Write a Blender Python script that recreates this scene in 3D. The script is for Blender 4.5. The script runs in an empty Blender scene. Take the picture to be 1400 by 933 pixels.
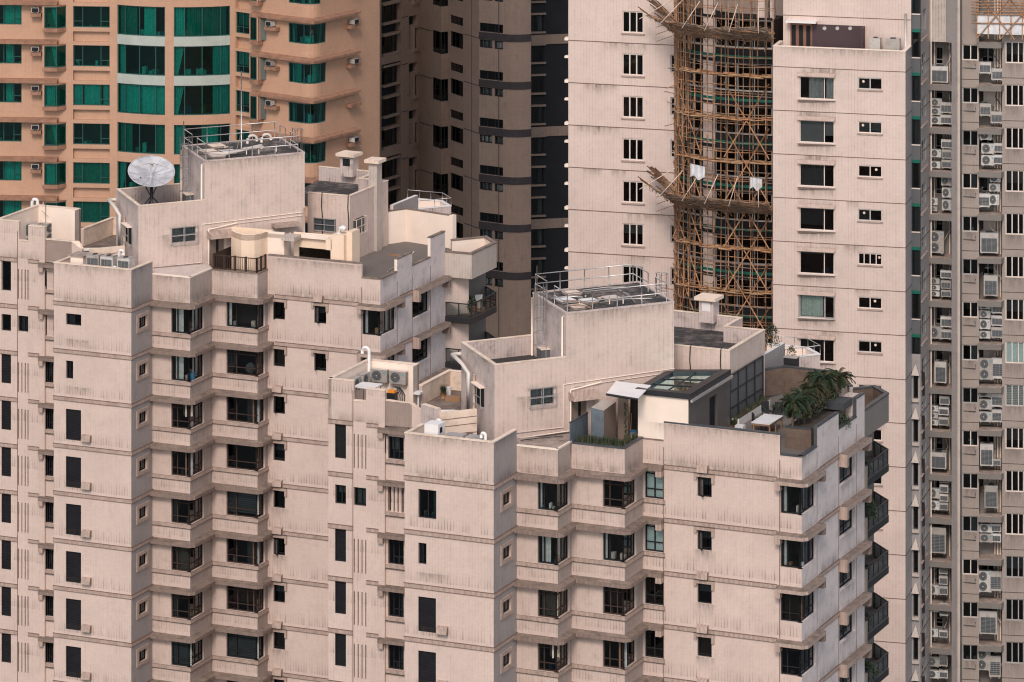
import bpy, math, random
from math import sin, cos, tan, atan2, radians, pi, floor, ceil, hypot
random.seed(7)
S = bpy.context.scene
col = S.collection
# ---- survey of the place: camera stands at (0,0,H) looking along +Y with a shifted lens ----
F = 5857.0; CX = 700.0; YH = -870.0; H = 110.0
def P(px, Y): return ((px-CX)*Y/F, Y)
def Zp(py, Y): return H-(py-YH)*Y/F
def G(px, py, z):                      # point of the level z seen at px,py
    Y = (H-z)*F/(py-YH); return ((px-CX)*Y/F, Y)
def dr(a): return (cos(radians(a)), sin(radians(a)))
def add(p, d, t): return (p[0]+d[0]*t, p[1]+d[1]*t)
def tpx(p, d, px):
    k = (px-CX)/F
    return (k*p[1]-p[0])/(d[0]-k*d[1])
def isect(p, d, q, e):
    den = d[0]*e[1]-d[1]*e[0]
    t = ((q[0]-p[0])*e[1]-(q[1]-p[1])*e[0])/den
    return add(p, d, t)
class Seg:                              # a straight stretch of facade, outward side on its right hand
    def __init__(s, a, b):
        s.a = a; s.b = b; s.L = hypot(b[0]-a[0], b[1]-a[1])
        s.d = ((b[0]-a[0])/s.L, (b[1]-a[1])/s.L); s.n = (s.d[1], -s.d[0])
    def s(s, px): return tpx(s.a, s.d, px)
    def pt(s, u, t=0.0): return (s.a[0]+s.d[0]*u+s.n[0]*t, s.a[1]+s.d[1]*u+s.n[1]*t)
    def z(s, py, px):
        return Zp(py, s.pt(s.s(px))[1])
def walk(p, steps):                     # steps: (angle, px) or (angle, None, metres)
    pts = [p]
    for st in steps:
        d = dr(st[0]); t = st[2] if st[1] is None else tpx(p, d, st[1])
        p = add(p, d, t); pts.append(p)
    return pts
def segs(pts): return [Seg(pts[i], pts[i+1]) for i in range(len(pts)-1)]
def arcpts(p, a0, a1, R, n):
    out = [p]; da = (a1-a0)/n
    for i in range(n):
        m = a0+da*(i+.5); c = 2*R*sin(abs(radians(da))/2)
        p = add(p, dr(m), c); out.append(p)
    return out

# ---------------- materials ----------------
M = {}
class NT:
    def __init__(s, name):
        s.m = bpy.data.materials.new(name); s.m.use_nodes = True; s.t = s.m.node_tree; s.N = s.t.nodes
        s.b = s.N['Principled BSDF']; s.out = s.N['Material Output']; M[name] = s.m
    def n(s, ty, **kw):
        x = s.N.new(ty)
        for k, v in kw.items():
            if k in x.inputs: x.inputs[k].default_value = v
            else: setattr(x, k, v)
        return x
    def l(s, a, b): s.t.links.new(a, b)
    def math(s, op, a, b=None, clamp=False):
        x = s.N.new('ShaderNodeMath'); x.operation = op; x.use_clamp = clamp
        for i, v in enumerate((a, b)):
            if v is None: continue
            if isinstance(v, (int, float)): x.inputs[i].default_value = v
            else: s.l(v, x.inputs[i])
        return x.outputs[0]
    def mix(s, f, a, b, bt='MIX'):
        x = s.N.new('ShaderNodeMix'); x.data_type = 'RGBA'; x.blend_type = bt
        for i, v in ((0, f), (6, a), (7, b)):
            if isinstance(v, (int, float)): x.inputs[i].default_value = v
            elif isinstance(v, tuple): x.inputs[i].default_value = (*v[:3], 1)
            else: s.l(v, x.inputs[i])
        return x.outputs[2]
    def noise(s, vec, scale, detail=3, rough=.55, sc=None):
        if sc:
            mp = s.n('ShaderNodeMapping'); mp.inputs['Scale'].default_value = sc; s.l(vec, mp.inputs[0]); vec = mp.outputs[0]
        x = s.n('ShaderNodeTexNoise'); x.inputs['Scale'].default_value = scale; x.inputs['Detail'].default_value = detail; x.inputs['Roughness'].default_value = rough
        s.l(vec, x.inputs['Vector']); return x.outputs[0]
    def ramp(s, v, a, b):                # smooth 0..1 between a and b
        x = s.n('ShaderNodeMapRange'); x.inputs[1].default_value = a; x.inputs[2].default_value = b; s.l(v, x.inputs[0]); return x.outputs[0]
def sl(r, g, b):                         # sRGB 0..255 -> linear
    return tuple(((c/255)/12.92 if c <= 10 else (((c/255)+.055)/1.055)**2.4) for c in (r, g, b))
def plain(name, c, rough=.6, metal=0, var=.12, scale=1.5):
    k = NT(name); tc = k.n('ShaderNodeNewGeometry').outputs['Position']
    nz = k.noise(tc, scale, 4, .6)
    f = k.ramp(nz, .3, .7)
    cc = k.mix(f, tuple(x*(1-var) for x in c), tuple(x*(1+var) for x in c))
    k.l(cc, k.b.inputs['Base Color']); k.b.inputs['Roughness'].default_value = rough; k.b.inputs['Metallic'].default_value = metal
    return k.m
def tile(name, c, dark, pitch=.187, course=.06, sv=.5, sh=.15, stain=.35, flo=None, streak=.5, rough=.55):
    """ceramic tile cladding: vertical joints, faint courses, weather streaks; UV in metres along the wall"""
    k = NT(name); uv = k.n('ShaderNodeUVMap').outputs[0]
    sp = k.n('ShaderNodeSeparateXYZ'); k.l(uv, sp.inputs[0]); U, V = sp.outputs[0], sp.outputs[1]
    geo = k.n('ShaderNodeNewGeometry').outputs['Position']
    un = k.math('DIVIDE', U, pitch); fr = k.math('FRACT', un); fl = k.math('FLOOR', un)
    j = k.math('LESS_THAN', k.math('ABSOLUTE', k.math('SUBTRACT', fr, .5)), .13)
    wn = k.n('ShaderNodeTexWhiteNoise', noise_dimensions='1D'); k.l(fl, wn.inputs['W'])
    big = k.noise(geo, .35, 3); med = k.noise(geo, 1.3, 5, .65)
    jm = k.math('MULTIPLY', j, k.math('MULTIPLY', k.math('ADD', .35, k.math('MULTIPLY', wn.outputs[0], .65)), k.ramp(med, .3, .65)))
    jm = k.math('MULTIPLY', jm, sv)
    vn = k.math('FRACT', k.math('DIVIDE', V, course))
    h = k.math('MULTIPLY', k.math('LESS_THAN', vn, .22), sh)
    # single odd courses darker
    vf = k.math('FLOOR', k.math('DIVIDE', V, course)); w2 = k.n('ShaderNodeTexWhiteNoise', noise_dimensions='2D')
    cb = k.n('ShaderNodeCombineXYZ'); k.l(fl, cb.inputs[0]); k.l(vf, cb.inputs[1]); k.l(cb.outputs[0], w2.inputs['Vector'])
    st = k.noise(uv, 1.0, 4, .7, sc=(5.0, .35, 1)); stm = k.math('MULTIPLY', k.ramp(st, .55, .8), k.math('MULTIPLY', k.ramp(big, .35, .62), streak))
    bl = k.math('MULTIPLY', k.ramp(med, .5, .75), stain*.5)
    tot = k.math('ADD', k.math('ADD', jm, h), k.math('ADD', stm, bl), clamp=True)
    if flo:                               # dirt that runs down from each floor band
        z0, dz, ln = flo
        ph = k.math('FRACT', k.math('DIVIDE', k.math('SUBTRACT', z0, V), dz))
        run = k.math('MULTIPLY', k.ramp(ph, .74, .99), k.ramp(k.noise(uv, 1.0, 2, .5, sc=(3.5, .5, 1)), .35, .7))
        top = k.math('MULTIPLY', run, k.math('ADD', .25, k.math('MULTIPLY', j, .75)))
        tot = k.math('ADD', tot, k.math('MULTIPLY', top, ln), clamp=True)
    base = k.mix(k.ramp(big, .3, .7), tuple(x*.93 for x in c), tuple(x*1.05 for x in c))
    base = k.mix(k.math('MULTIPLY', w2.outputs[0], .16), base, tuple(x*.6 for x in c))
    cc = k.mix(tot, base, dark)
    k.l(cc, k.b.inputs['Base Color']); k.b.inputs['Roughness'].default_value = rough
    bp = k.n('ShaderNodeBump'); bp.inputs['Strength'].default_value = .25; bp.inputs['Distance'].default_value = .02
    k.l(k.math('SUBTRACT', 1, k.math('MAXIMUM', j, h)), bp.inputs['Height']); k.l(bp.outputs[0], k.b.inputs['Normal'])
    return k.m
def glass(name, tint, gl=.12, gcol=(.8, .85, .9)):
    k = NT(name); tr = k.n('ShaderNodeBsdfTransparent'); tr.inputs[0].default_value = (*tint, 1)
    g = k.n('ShaderNodeBsdfGlossy'); g.inputs['Roughness'].default_value = .03; g.inputs[0].default_value = (*gcol, 1)
    lw = k.n('ShaderNodeFresnel'); lw.inputs[0].default_value = 1.45
    f = k.math('MULTIPLY', lw.outputs[0], gl/.04*1.0, clamp=True)
    mx = k.n('ShaderNodeMixShader'); k.l(f, mx.inputs[0]); k.l(tr.outputs[0], mx.inputs[1]); k.l(g.outputs[0], mx.inputs[2])
    k.l(mx.outputs[0], k.out.inputs[0]); return k.m
def grimy(name, c, dark, scale=.8, lo=.42, hi=.62, rough=.85):
    k = NT(name); geo = k.n('ShaderNodeNewGeometry').outputs['Position']
    a = k.noise(geo, scale, 6, .7); b = k.noise(geo, scale*4.3, 4, .7)
    f = k.ramp(k.math('ADD', k.math('MULTIPLY', a, .7), k.math('MULTIPLY', b, .3)), lo, hi)
    k.l(k.mix(f, c, dark), k.b.inputs['Base Color']); k.b.inputs['Roughness'].default_value = rough
    return k.m
def striped(name, c, c2, pitch, frac=.3, axis=0, rough=.6, var=.25):
    k = NT(name); uv = k.n('ShaderNodeUVMap').outputs[0]; sp = k.n('ShaderNodeSeparateXYZ'); k.l(uv, sp.inputs[0])
    u = k.math('DIVIDE', sp.outputs[axis], pitch); j = k.math('LESS_THAN', k.math('FRACT', u), frac)
    wn = k.n('ShaderNodeTexWhiteNoise', noise_dimensions='1D'); k.l(k.math('FLOOR', u), wn.inputs['W'])
    n2 = k.noise(k.n('ShaderNodeNewGeometry').outputs['Position'], 1.7, 4, .65)
    base = k.mix(k.math('MULTIPLY', wn.outputs[0], var), c, c2)
    base = k.mix(k.math('MULTIPLY', k.ramp(n2, .45, .7), .35), base, c2)
    k.l(k.mix(k.math('MULTIPLY', j, .75), base, c2), k.b.inputs['Base Color']); k.b.inputs['Roughness'].default_value = rough
    return k.m

WALLC = (.60, .462, .398)
GR = (.13, .085, .065)
tile('tile_pink', WALLC, GR, flo=(47.99, 3.0, .75), sv=.17, streak=.25, stain=.22)
tile('tile_pink_west', WALLC, GR, flo=(47.99, 3.0, .25), sv=.30)
tile('tile_pink_core', (.62, .48, .415), (.10, .075, .065), pitch=.3, sv=.24, stain=.35, streak=.3)
tile('tile_pink_roof', (.57, .46, .42), (.10, .07, .055), pitch=.22, sv=.4, stain=.9, streak=.5)
tile('tile_tower', (.61, .478, .418), (.22, .14, .11), pitch=.22, sv=.30, sh=.08, stain=.2, streak=.3)
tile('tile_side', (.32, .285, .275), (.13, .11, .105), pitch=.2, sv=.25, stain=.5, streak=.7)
tile('tile_slat', (.50, .42, .37), (.14, .10, .08), pitch=.2, sv=.35, stain=.4)
tile('tile_orange', (.475, .275, .178), (.26, .13, .08), pitch=.3, course=.1, sv=.10, sh=.10, stain=.3, streak=.35)
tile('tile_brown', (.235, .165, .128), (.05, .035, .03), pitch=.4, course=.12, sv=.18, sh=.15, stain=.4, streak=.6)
tile('tile_grey', (.19, .165, .148), (.12, .10, .09), pitch=.2, sv=.2, stain=.5, streak=.5)  # darkened grey: shade of the air-conditioner wells put into the tile colour
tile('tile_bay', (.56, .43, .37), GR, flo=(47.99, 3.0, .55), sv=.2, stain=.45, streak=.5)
tile('tile_bay_side', (.40, .325, .29), GR, flo=(47.99, 3.0, .55), sv=.2, stain=.45, streak=.6)  # bay tile darkened for its shaded side faces, shade in the colour plus stains
tile('tile_annex', (.325, .262, .228), (.15, .115, .09), pitch=.2, sv=.25, stain=.35, streak=.4)
striped('soldier', (.50, .37, .31), (.13, .085, .065), .075, .3, 0)
striped('soldier_dirty', (.28, .20, .165), (.09, .06, .05), .075, .3, 0)
plain('grime', (.075, .05, .042), .9)
plain('groove', (.16, .10, .08), .9)
grimy('ledge_top', (.26, .19, .155), (.07, .05, .04), 1.6, .35, .7)
plain('cream', (.78, .64, .54), .6, var=.06, scale=.6)
plain('cream_warm', (.74, .56, .42), .6, var=.06, scale=.6)
grimy('cream_dirty', (.72, .57, .46), (.30, .20, .13), .9, .45, .85)
plain('white_paint', (.70, .66, .64), .5, var=.06)
plain('white_metal', (.46, .42, .39), .4, var=.14, scale=1.1)
plain('pvc', (.60, .53, .48), .45, var=.08)
plain('alu', (.55, .52, .50), .35, .6, var=.1)
plain('steel_rail', (.30, .28, .28), .45, .5, var=.2, scale=4)
grimy('rust', (.28, .24, .21), (.16, .06, .025), 3, .4, .6)
plain('frame_dark', (.022, .022, .024), .4, .2)
plain('frame_brown', (.05, .032, .026), .5)
plain('frame_light', (.62, .52, .46), .5)
plain('frame_grey', (.30, .28, .27), .5)
plain('frame_green', (.012, .07, .06), .35)
plain('panel_black', (.014, .013, .016), .5, var=.2)
plain('band_black', (.040, .034, .036), .6, var=.15)
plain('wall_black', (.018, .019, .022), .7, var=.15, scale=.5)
plain('room', (.035, .028, .026), .9)
plain('room_teal', (.10, .11, .10), .9)
plain('room_lit', (.30, .22, .16), .9)
plain('dark_metal', (.028, .027, .03), .45, .3)
plain('slate_panel', (.13, .155, .175), .45, .2, var=.2, scale=2)
plain('cap_dark', (.060, .062, .068), .45, .1, var=.2)
plain('brown_panel', (.20, .145, .115), .6, var=.1)
grimy('brown_tile', (.17, .115, .085), (.09, .06, .045), 1.3, .35, .65)
striped('slat_grey', (.125, .105, .095), (.05, .042, .038), .14, .25, 0)
grimy('roof_dark', (.34, .27, .235), (.030, .027, .026), .55, .28, .52)
grimy('roof_black', (.05, .04, .035), (.018, .016, .015), .9, .35, .65)
k = NT('paver'); geo = k.n('ShaderNodeNewGeometry').outputs['Position']; br = k.n('ShaderNodeTexBrick'); br.inputs['Scale'].default_value = 1.0
br.inputs['Color1'].default_value = (.17, .12, .095, 1); br.inputs['Color2'].default_value = (.10, .07, .058, 1); br.inputs['Mortar'].default_value = (.05, .035, .03, 1)
br.inputs['Brick Width'].default_value = .5; br.inputs['Row Height'].default_value = .3; br.inputs['Mortar Size'].default_value = .02
mp = k.n('ShaderNodeMapping'); mp.inputs['Rotation'].default_value = (0, 0, radians(-66)); k.l(geo, mp.inputs[0]); k.l(mp.outputs[0], br.inputs[0]); k.l(k.mix(k.math('MULTIPLY', k.ramp(k.noise(geo, .9, 4), .4, .7), .6), br.outputs[0], (.30, .23, .19)), k.b.inputs[0]); k.b.inputs['Roughness'].default_value = .85
grimy('floor_grey', (.16, .135, .12), (.12, .10, .09), .7, .3, .7)
grimy('slab_pale', (.62, .52, .47), (.42, .33, .29), 1.2, .3, .75)
grimy('slab_dirty', (.42, .33, .28), (.15, .11, .09), 1.6, .35, .65)
plain('asphalt', (.05, .05, .05), .9)
plain('louvre', (.05, .06, .065), .5)
plain('orange_ledge', (.26, .135, .085), .8, var=.25, scale=2)
plain('white_band', (.36, .38, .34), .5, var=.08)
plain('teal_strip', (.0, .10, .07), .5)
plain('shutter_grey', (.095, .095, .10), .5, var=.1)
for nm, c in (('curtain_white', (.66, .66, .63)), ('curtain_beige', (.50, .42, .34)), ('curtain_grey', (.26, .27, .27)), ('curtain_brown', (.17, .10, .065)), ('curtain_teal', (.52, .72, .68)), ('curtain_deep', (.16, .36, .31)), ('curtain_green', (.45, .52, .47)), ('curtain_wine', (.10, .05, .055))):
    plain(nm, c, .8, var=.18, scale=5)
striped('blind', (.42, .44, .42), (.12, .13, .13), .12, .35, 1)
glass('glass_clear', (.80, .84, .84), .05)
glass('glass_dark', (.30, .33, .34), .06)
glass('glass_teal', (.07, .55, .49), .11, (.5, .8, .78))
glass('glass_rail', (.62, .68, .66), .10)
glass('glass_roof', (.07, .17, .18), .8, (.6, .8, .8))
def soot(name, up):
    k = NT(name); gen = k.n('ShaderNodeTexCoord').outputs['Generated']; sp = k.n('ShaderNodeSeparateXYZ'); k.l(gen, sp.inputs[0]); uv = k.n('ShaderNodeUVMap').outputs[0]
    z = sp.outputs[2] if up else k.math('SUBTRACT', 1, sp.outputs[2]); x = sp.outputs[0]
    fz = k.math('POWER', k.math('SUBTRACT', 1, z, True), 1.6); ex = k.math('MULTIPLY', k.ramp(x, 0, .2), k.ramp(k.math('SUBTRACT', 1, x), 0, .2))
    n = k.ramp(k.noise(uv, 1.0, 4, .65, sc=(4.5, .8, 1)), .32, .68); f = k.math('MULTIPLY', k.math('MULTIPLY', fz, ex), k.math('MULTIPLY', n, .38))
    tr = k.n('ShaderNodeBsdfTransparent'); k.b.inputs['Base Color'].default_value = (.06, .045, .038, 1); k.b.inputs['Roughness'].default_value = .9
    mx = k.n('ShaderNodeMixShader'); k.l(f, mx.inputs[0]); k.l(tr.outputs[0], mx.inputs[1]); k.l(k.b.outputs[0], mx.inputs[2]); k.l(mx.outputs[0], k.out.inputs[0])
soot('soot_rising', True); soot('soot_running', False)
plain('frosted', (.55, .66, .64), .3, var=.04)
plain('bamboo', (.33, .165, .082), .6, var=.45, scale=7)
plain('bamboo_grey', (.22, .16, .12), .7, var=.4, scale=7)
plain('plank', (.34, .20, .105), .7, var=.3, scale=4)
plain('tarp', (.58, .57, .58), .6, var=.2, scale=3)
plain('dish', (.44, .43, .45), .4, .1, var=.3, scale=1.2)
plain('wood', (.28, .15, .075), .6)
plain('brown_door', (.20, .085, .055), .5)
plain('wine_wall', (.050, .026, .030), .6, var=.1)
plain('leaf', (.032, .050, .018), .6, var=.4, scale=3)
plain('leaf_dark', (.018, .034, .014), .6, var=.4, scale=3)
plain('leaf_brown', (.075, .058, .028), .7, var=.4, scale=3)
plain('bark', (.10, .065, .045), .9)
plain('soil', (.05, .035, .025), .95)
plain('fan_dark', (.035, .035, .037), .5)
plain('blue_plastic', (.02, .12, .25), .4)
plain('orange_plastic', (.75, .26, .03), .5)
plain('logo_blue', (.02, .30, .45), .4)
plain('red_plastic', (.45, .05, .04), .4)
plain('black_cloth', (.02, .02, .022), .9)
plain('cloth_white', (.62, .60, .60), .8)

for nm in ('panel_black', 'wall_black', 'frame_dark', 'frame_brown', 'room', 'band_black'):
    M[nm].node_tree.nodes['Principled BSDF'].inputs['Specular IOR Level'].default_value = .12; M[nm].node_tree.nodes['Principled BSDF'].inputs['Roughness'].default_value = .8
k = NT('ac_case'); oi = k.n('ShaderNodeObjectInfo'); geo = k.n('ShaderNodeNewGeometry').outputs['Position']
c_ = k.mix(oi.outputs['Random'], (.30, .265, .235), (.56, .53, .50)); c_ = k.mix(k.math('MULTIPLY', k.ramp(k.noise(geo, 2.2, 5, .7), .5, .72), .55), c_, (.16, .10, .07))
k.l(c_, k.b.inputs['Base Color']); k.b.inputs['Roughness'].default_value = .5
# ---------------- mesh building ----------------
class MB:
    def __init__(s): s.v = []; s.f = []; s.m = []; s.mats = []; s.sm = []
    def mi(s, m):
        if m not in s.mats: s.mats.append(m)
        return s.mats.index(m)
    def face(s, pts, m, smooth=False):
        i = len(s.v); s.v.extend(pts); s.f.append(tuple(range(i, i+len(pts)))); s.m.append(s.mi(m)); s.sm.append(smooth)
    def hexa(s, c, m, skip=()):           # c: 4 bottom corners then 4 top corners
        for n, q in (('bot', (3, 2, 1, 0)), ('top', (4, 5, 6, 7)), ('f', (0, 1, 5, 4)), ('r', (1, 2, 6, 5)), ('k', (2, 3, 7, 6)), ('l', (3, 0, 4, 7))):
            if n in skip: continue
            mm = m[n] if isinstance(m, dict) and n in m else (m['*'] if isinstance(m, dict) else m)
            s.face([c[j] for j in q], mm)
    def bar(s, g, u0, u1, t0, t1, z0, z1, m, skip=()):   # box in the frame of a facade stretch
        a, b, c, d = g.pt(u0, t1), g.pt(u1, t1), g.pt(u1, t0), g.pt(u0, t0)
        s.hexa([(*a, z0), (*b, z0), (*c, z0), (*d, z0), (*a, z1), (*b, z1), (*c, z1), (*d, z1)], m, skip)
    def box(s, c, sx, sy, sz, m, a=0, skip=()):          # centre of base, sizes, yaw
        x, y = dr(a), dr(a+90); p = lambda i, j: (c[0]+x[0]*i*sx/2+y[0]*j*sy/2, c[1]+x[1]*i*sx/2+y[1]*j*sy/2)
        q = [p(-1, -1), p(1, -1), p(1, 1), p(-1, 1)]
        s.hexa([(*w, c[2]) for w in q]+[(*w, c[2]+sz) for w in q], m, skip)
    def prism(s, poly, z0, z1, m, top=None, bot=True):
        n = len(poly)
        for i in range(n):
            a, b = poly[i], poly[(i+1) % n]; s.face([(*a, z0), (*b, z0), (*b, z1), (*a, z1)], m)
        s.face([(*q, z1) for q in poly], top or m)
        if bot: s.face([(*q, z0) for q in reversed(poly)], m)
    def tube(s, pts, r, m, n=6, smooth=True, caps=True):
        rings = []; k = len(pts)
        for i, p in enumerate(pts):
            a = pts[max(i-1, 0)]; b = pts[min(i+1, k-1)]
            d = [b[j]-a[j] for j in range(3)]; L = math.sqrt(sum(x*x for x in d)) or 1; d = [x/L for x in d]
            up = (0, 0, 1) if abs(d[2]) < .9 else (1, 0, 0)
            x = [d[1]*up[2]-d[2]*up[1], d[2]*up[0]-d[0]*up[2], d[0]*up[1]-d[1]*up[0]]; L = math.sqrt(sum(q*q for q in x)); x = [q/L for q in x]
            y = [d[1]*x[2]-d[2]*x[1], d[2]*x[0]-d[0]*x[2], d[0]*x[1]-d[1]*x[0]]
            rr = r[i] if isinstance(r, (list, tuple)) else r
            i0 = len(s.v); s.v.extend(tuple(p[j]+rr*(x[j]*cos(2*pi*q/n)+y[j]*sin(2*pi*q/n)) for j in range(3)) for q in range(n)); rings.append(i0)
        mi = s.mi(m)
        for i in range(k-1):
            for q in range(n):
                w = (q+1) % n; s.f.append((rings[i]+q, rings[i]+w, rings[i+1]+w, rings[i+1]+q)); s.m.append(mi); s.sm.append(smooth)
        if caps:
            s.f.append(tuple(rings[0]+q for q in range(n))); s.m.append(mi); s.sm.append(False)
            s.f.append(tuple(rings[-1]+q for q in reversed(range(n)))); s.m.append(mi); s.sm.append(False)
    def cyl(s, p, q, r, m, n=12): s.tube([p, q], r, m, n)
    def build(s, name, parent=None):
        me = bpy.data.meshes.new(name)
        bx = tuple(sum(v[i] for v in s.v)/max(len(s.v), 1) for i in range(2)) + (min(v[2] for v in s.v),) if parent is None else (0, 0, 0)
        me.from_pydata([(v[0]-bx[0], v[1]-bx[1], v[2]-bx[2]) for v in s.v], [], s.f)
        for m in s.mats: me.materials.append(M[m])
        me.polygons.foreach_set('material_index', s.m); me.polygons.foreach_set('use_smooth', s.sm)
        me.update(); uvl = me.uv_layers.new(name='UVMap').data
        for p in me.polygons:
            n = p.normal
            if abs(n.z) < .75:
                L = hypot(n.x, n.y) or 1; tx, ty = -n.y/L, n.x/L
                for li in p.loop_indices:
                    v = s.v[me.loops[li].vertex_index]; uvl[li].uv = (v[0]*tx+v[1]*ty, v[2])
            else:
                for li in p.loop_indices:
                    v = s.v[me.loops[li].vertex_index]; uvl[li].uv = (v[0], v[1])
        o = bpy.data.objects.new(name, me); o.location = bx; col.objects.link(o)
        if parent is not None: attach(o, parent)
        return o
def worldloc(o):
    x = y = z = 0
    while o is not None:
        x += o.location[0]+o.get('_px', 0); y += o.location[1]+o.get('_py', 0); z += o.location[2]+o.get('_pz', 0); o = o.parent
    return (x, y, z)
def attach(o, parent):                    # keep its place, follow its thing (all roots are unrotated when parts are hung on them)
    w = ROOTS.get(parent.name, (0, 0, 0)); o.parent = parent
    o.location = (o.location[0]-w[0], o.location[1]-w[1], o.location[2]-w[2]); ROOTS[o.name] = (0+w[0]+o.location[0], w[1]+o.location[1], w[2]+o.location[2])
ROOTS = {}
def tag(o, label=None, cat=None, group=None, kind=None):
    if label: o['label'] = label
    if cat: o['category'] = cat
    if group: o['group'] = group
    if kind: o['kind'] = kind
    return o
def root(name, loc, label, cat, group=None):
    o = bpy.data.objects.new(name, None); col.objects.link(o); o.location = loc; ROOTS[o.name] = tuple(loc)
    o.empty_display_size = .3
    return tag(o, label, cat, group)
def copy_tree(o, parent=None, loc=None, label=None, rz=None):
    c = o.copy(); col.objects.link(c); c.parent = parent
    if loc is not None: c.location = loc
    if rz is not None: c.rotation_euler = (0, 0, rz)
    if label: c['label'] = label
    ROOTS[c.name] = tuple(c.location)
    for ch in list(o.children): copy_tree(ch, c)
    return c

# ---------------- walls, windows, ledges ----------------
def wall(mb, g, z0, z1, holes, m, rev=.25, revm=None, edge=False):
    """facade sheet of stretch g with real openings; holes: (u0,u1,z0,z1[,depth])"""
    revm = revm or m
    us = sorted({0.0, g.L, *[min(max(h[0], 0), g.L) for h in holes], *[min(max(h[1], 0), g.L) for h in holes]})
    for i in range(len(us)-1):
        a, b = us[i], us[i+1]
        if b-a < 1e-4: continue
        mid = (a+b)/2; hs = sorted([(h[2], h[3]) for h in holes if h[0] < mid < h[1]])
        z = z0
        for h0, h1 in hs+[(z1, z1)]:
            if h0 > z+1e-4: mb.face([(*g.pt(a), z), (*g.pt(b), z), (*g.pt(b), h0), (*g.pt(a), h0)], m)
            z = max(z, h1)
    for h in holes:
        u0, u1, a, b = h[:4]; r = h[4] if len(h) > 4 else rev
        q = lambda u, t, z: (*g.pt(u, t), z)
        mb.face([q(u0, 0, a), q(u1, 0, a), q(u1, -r, a), q(u0, -r, a)], revm)
        mb.face([q(u0, 0, b), q(u0, -r, b), q(u1, -r, b), q(u1, 0, b)], revm)
        if u0 > .02: mb.face([q(u0, 0, a), q(u0, -r, a), q(u0, -r, b), q(u0, 0, b)], revm)
        if u1 < g.L-.02: mb.face([q(u1, 0, a), q(u1, 0, b), q(u1, -r, b), q(u1, -r, a)], revm)
def curtain(parent, g, u0, u1, t, z0, z1, m, fold=.16, amp=.035, name='curtain', tie=0):
    mb = MB(); n = max(2, int((u1-u0)/fold*2)); pts = []
    for i in range(n+1):
        u = u0+(u1-u0)*i/n; pts.append((u, t+(amp if i % 2 else -amp)*random.uniform(.6, 1.2)))
    for i in range(n):
        (a, ta), (b, tb) = pts[i], pts[i+1]
        if tie:
            zm = z0+(z1-z0)*.35
            f = lambda u: u0+(u-u0)*.35 if tie > 0 else u1-(u1-u)*.35
            mb.face([(*g.pt(f(a), ta), z0), (*g.pt(f(b), tb), z0), (*g.pt(b, tb), z1), (*g.pt(a, ta), z1)], m, True)
        else: mb.face([(*g.pt(a, ta), z0), (*g.pt(b, tb), z0), (*g.pt(b, tb), z1), (*g.pt(a, ta), z1)], m, True)
    return mb.build(name, parent)
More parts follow.
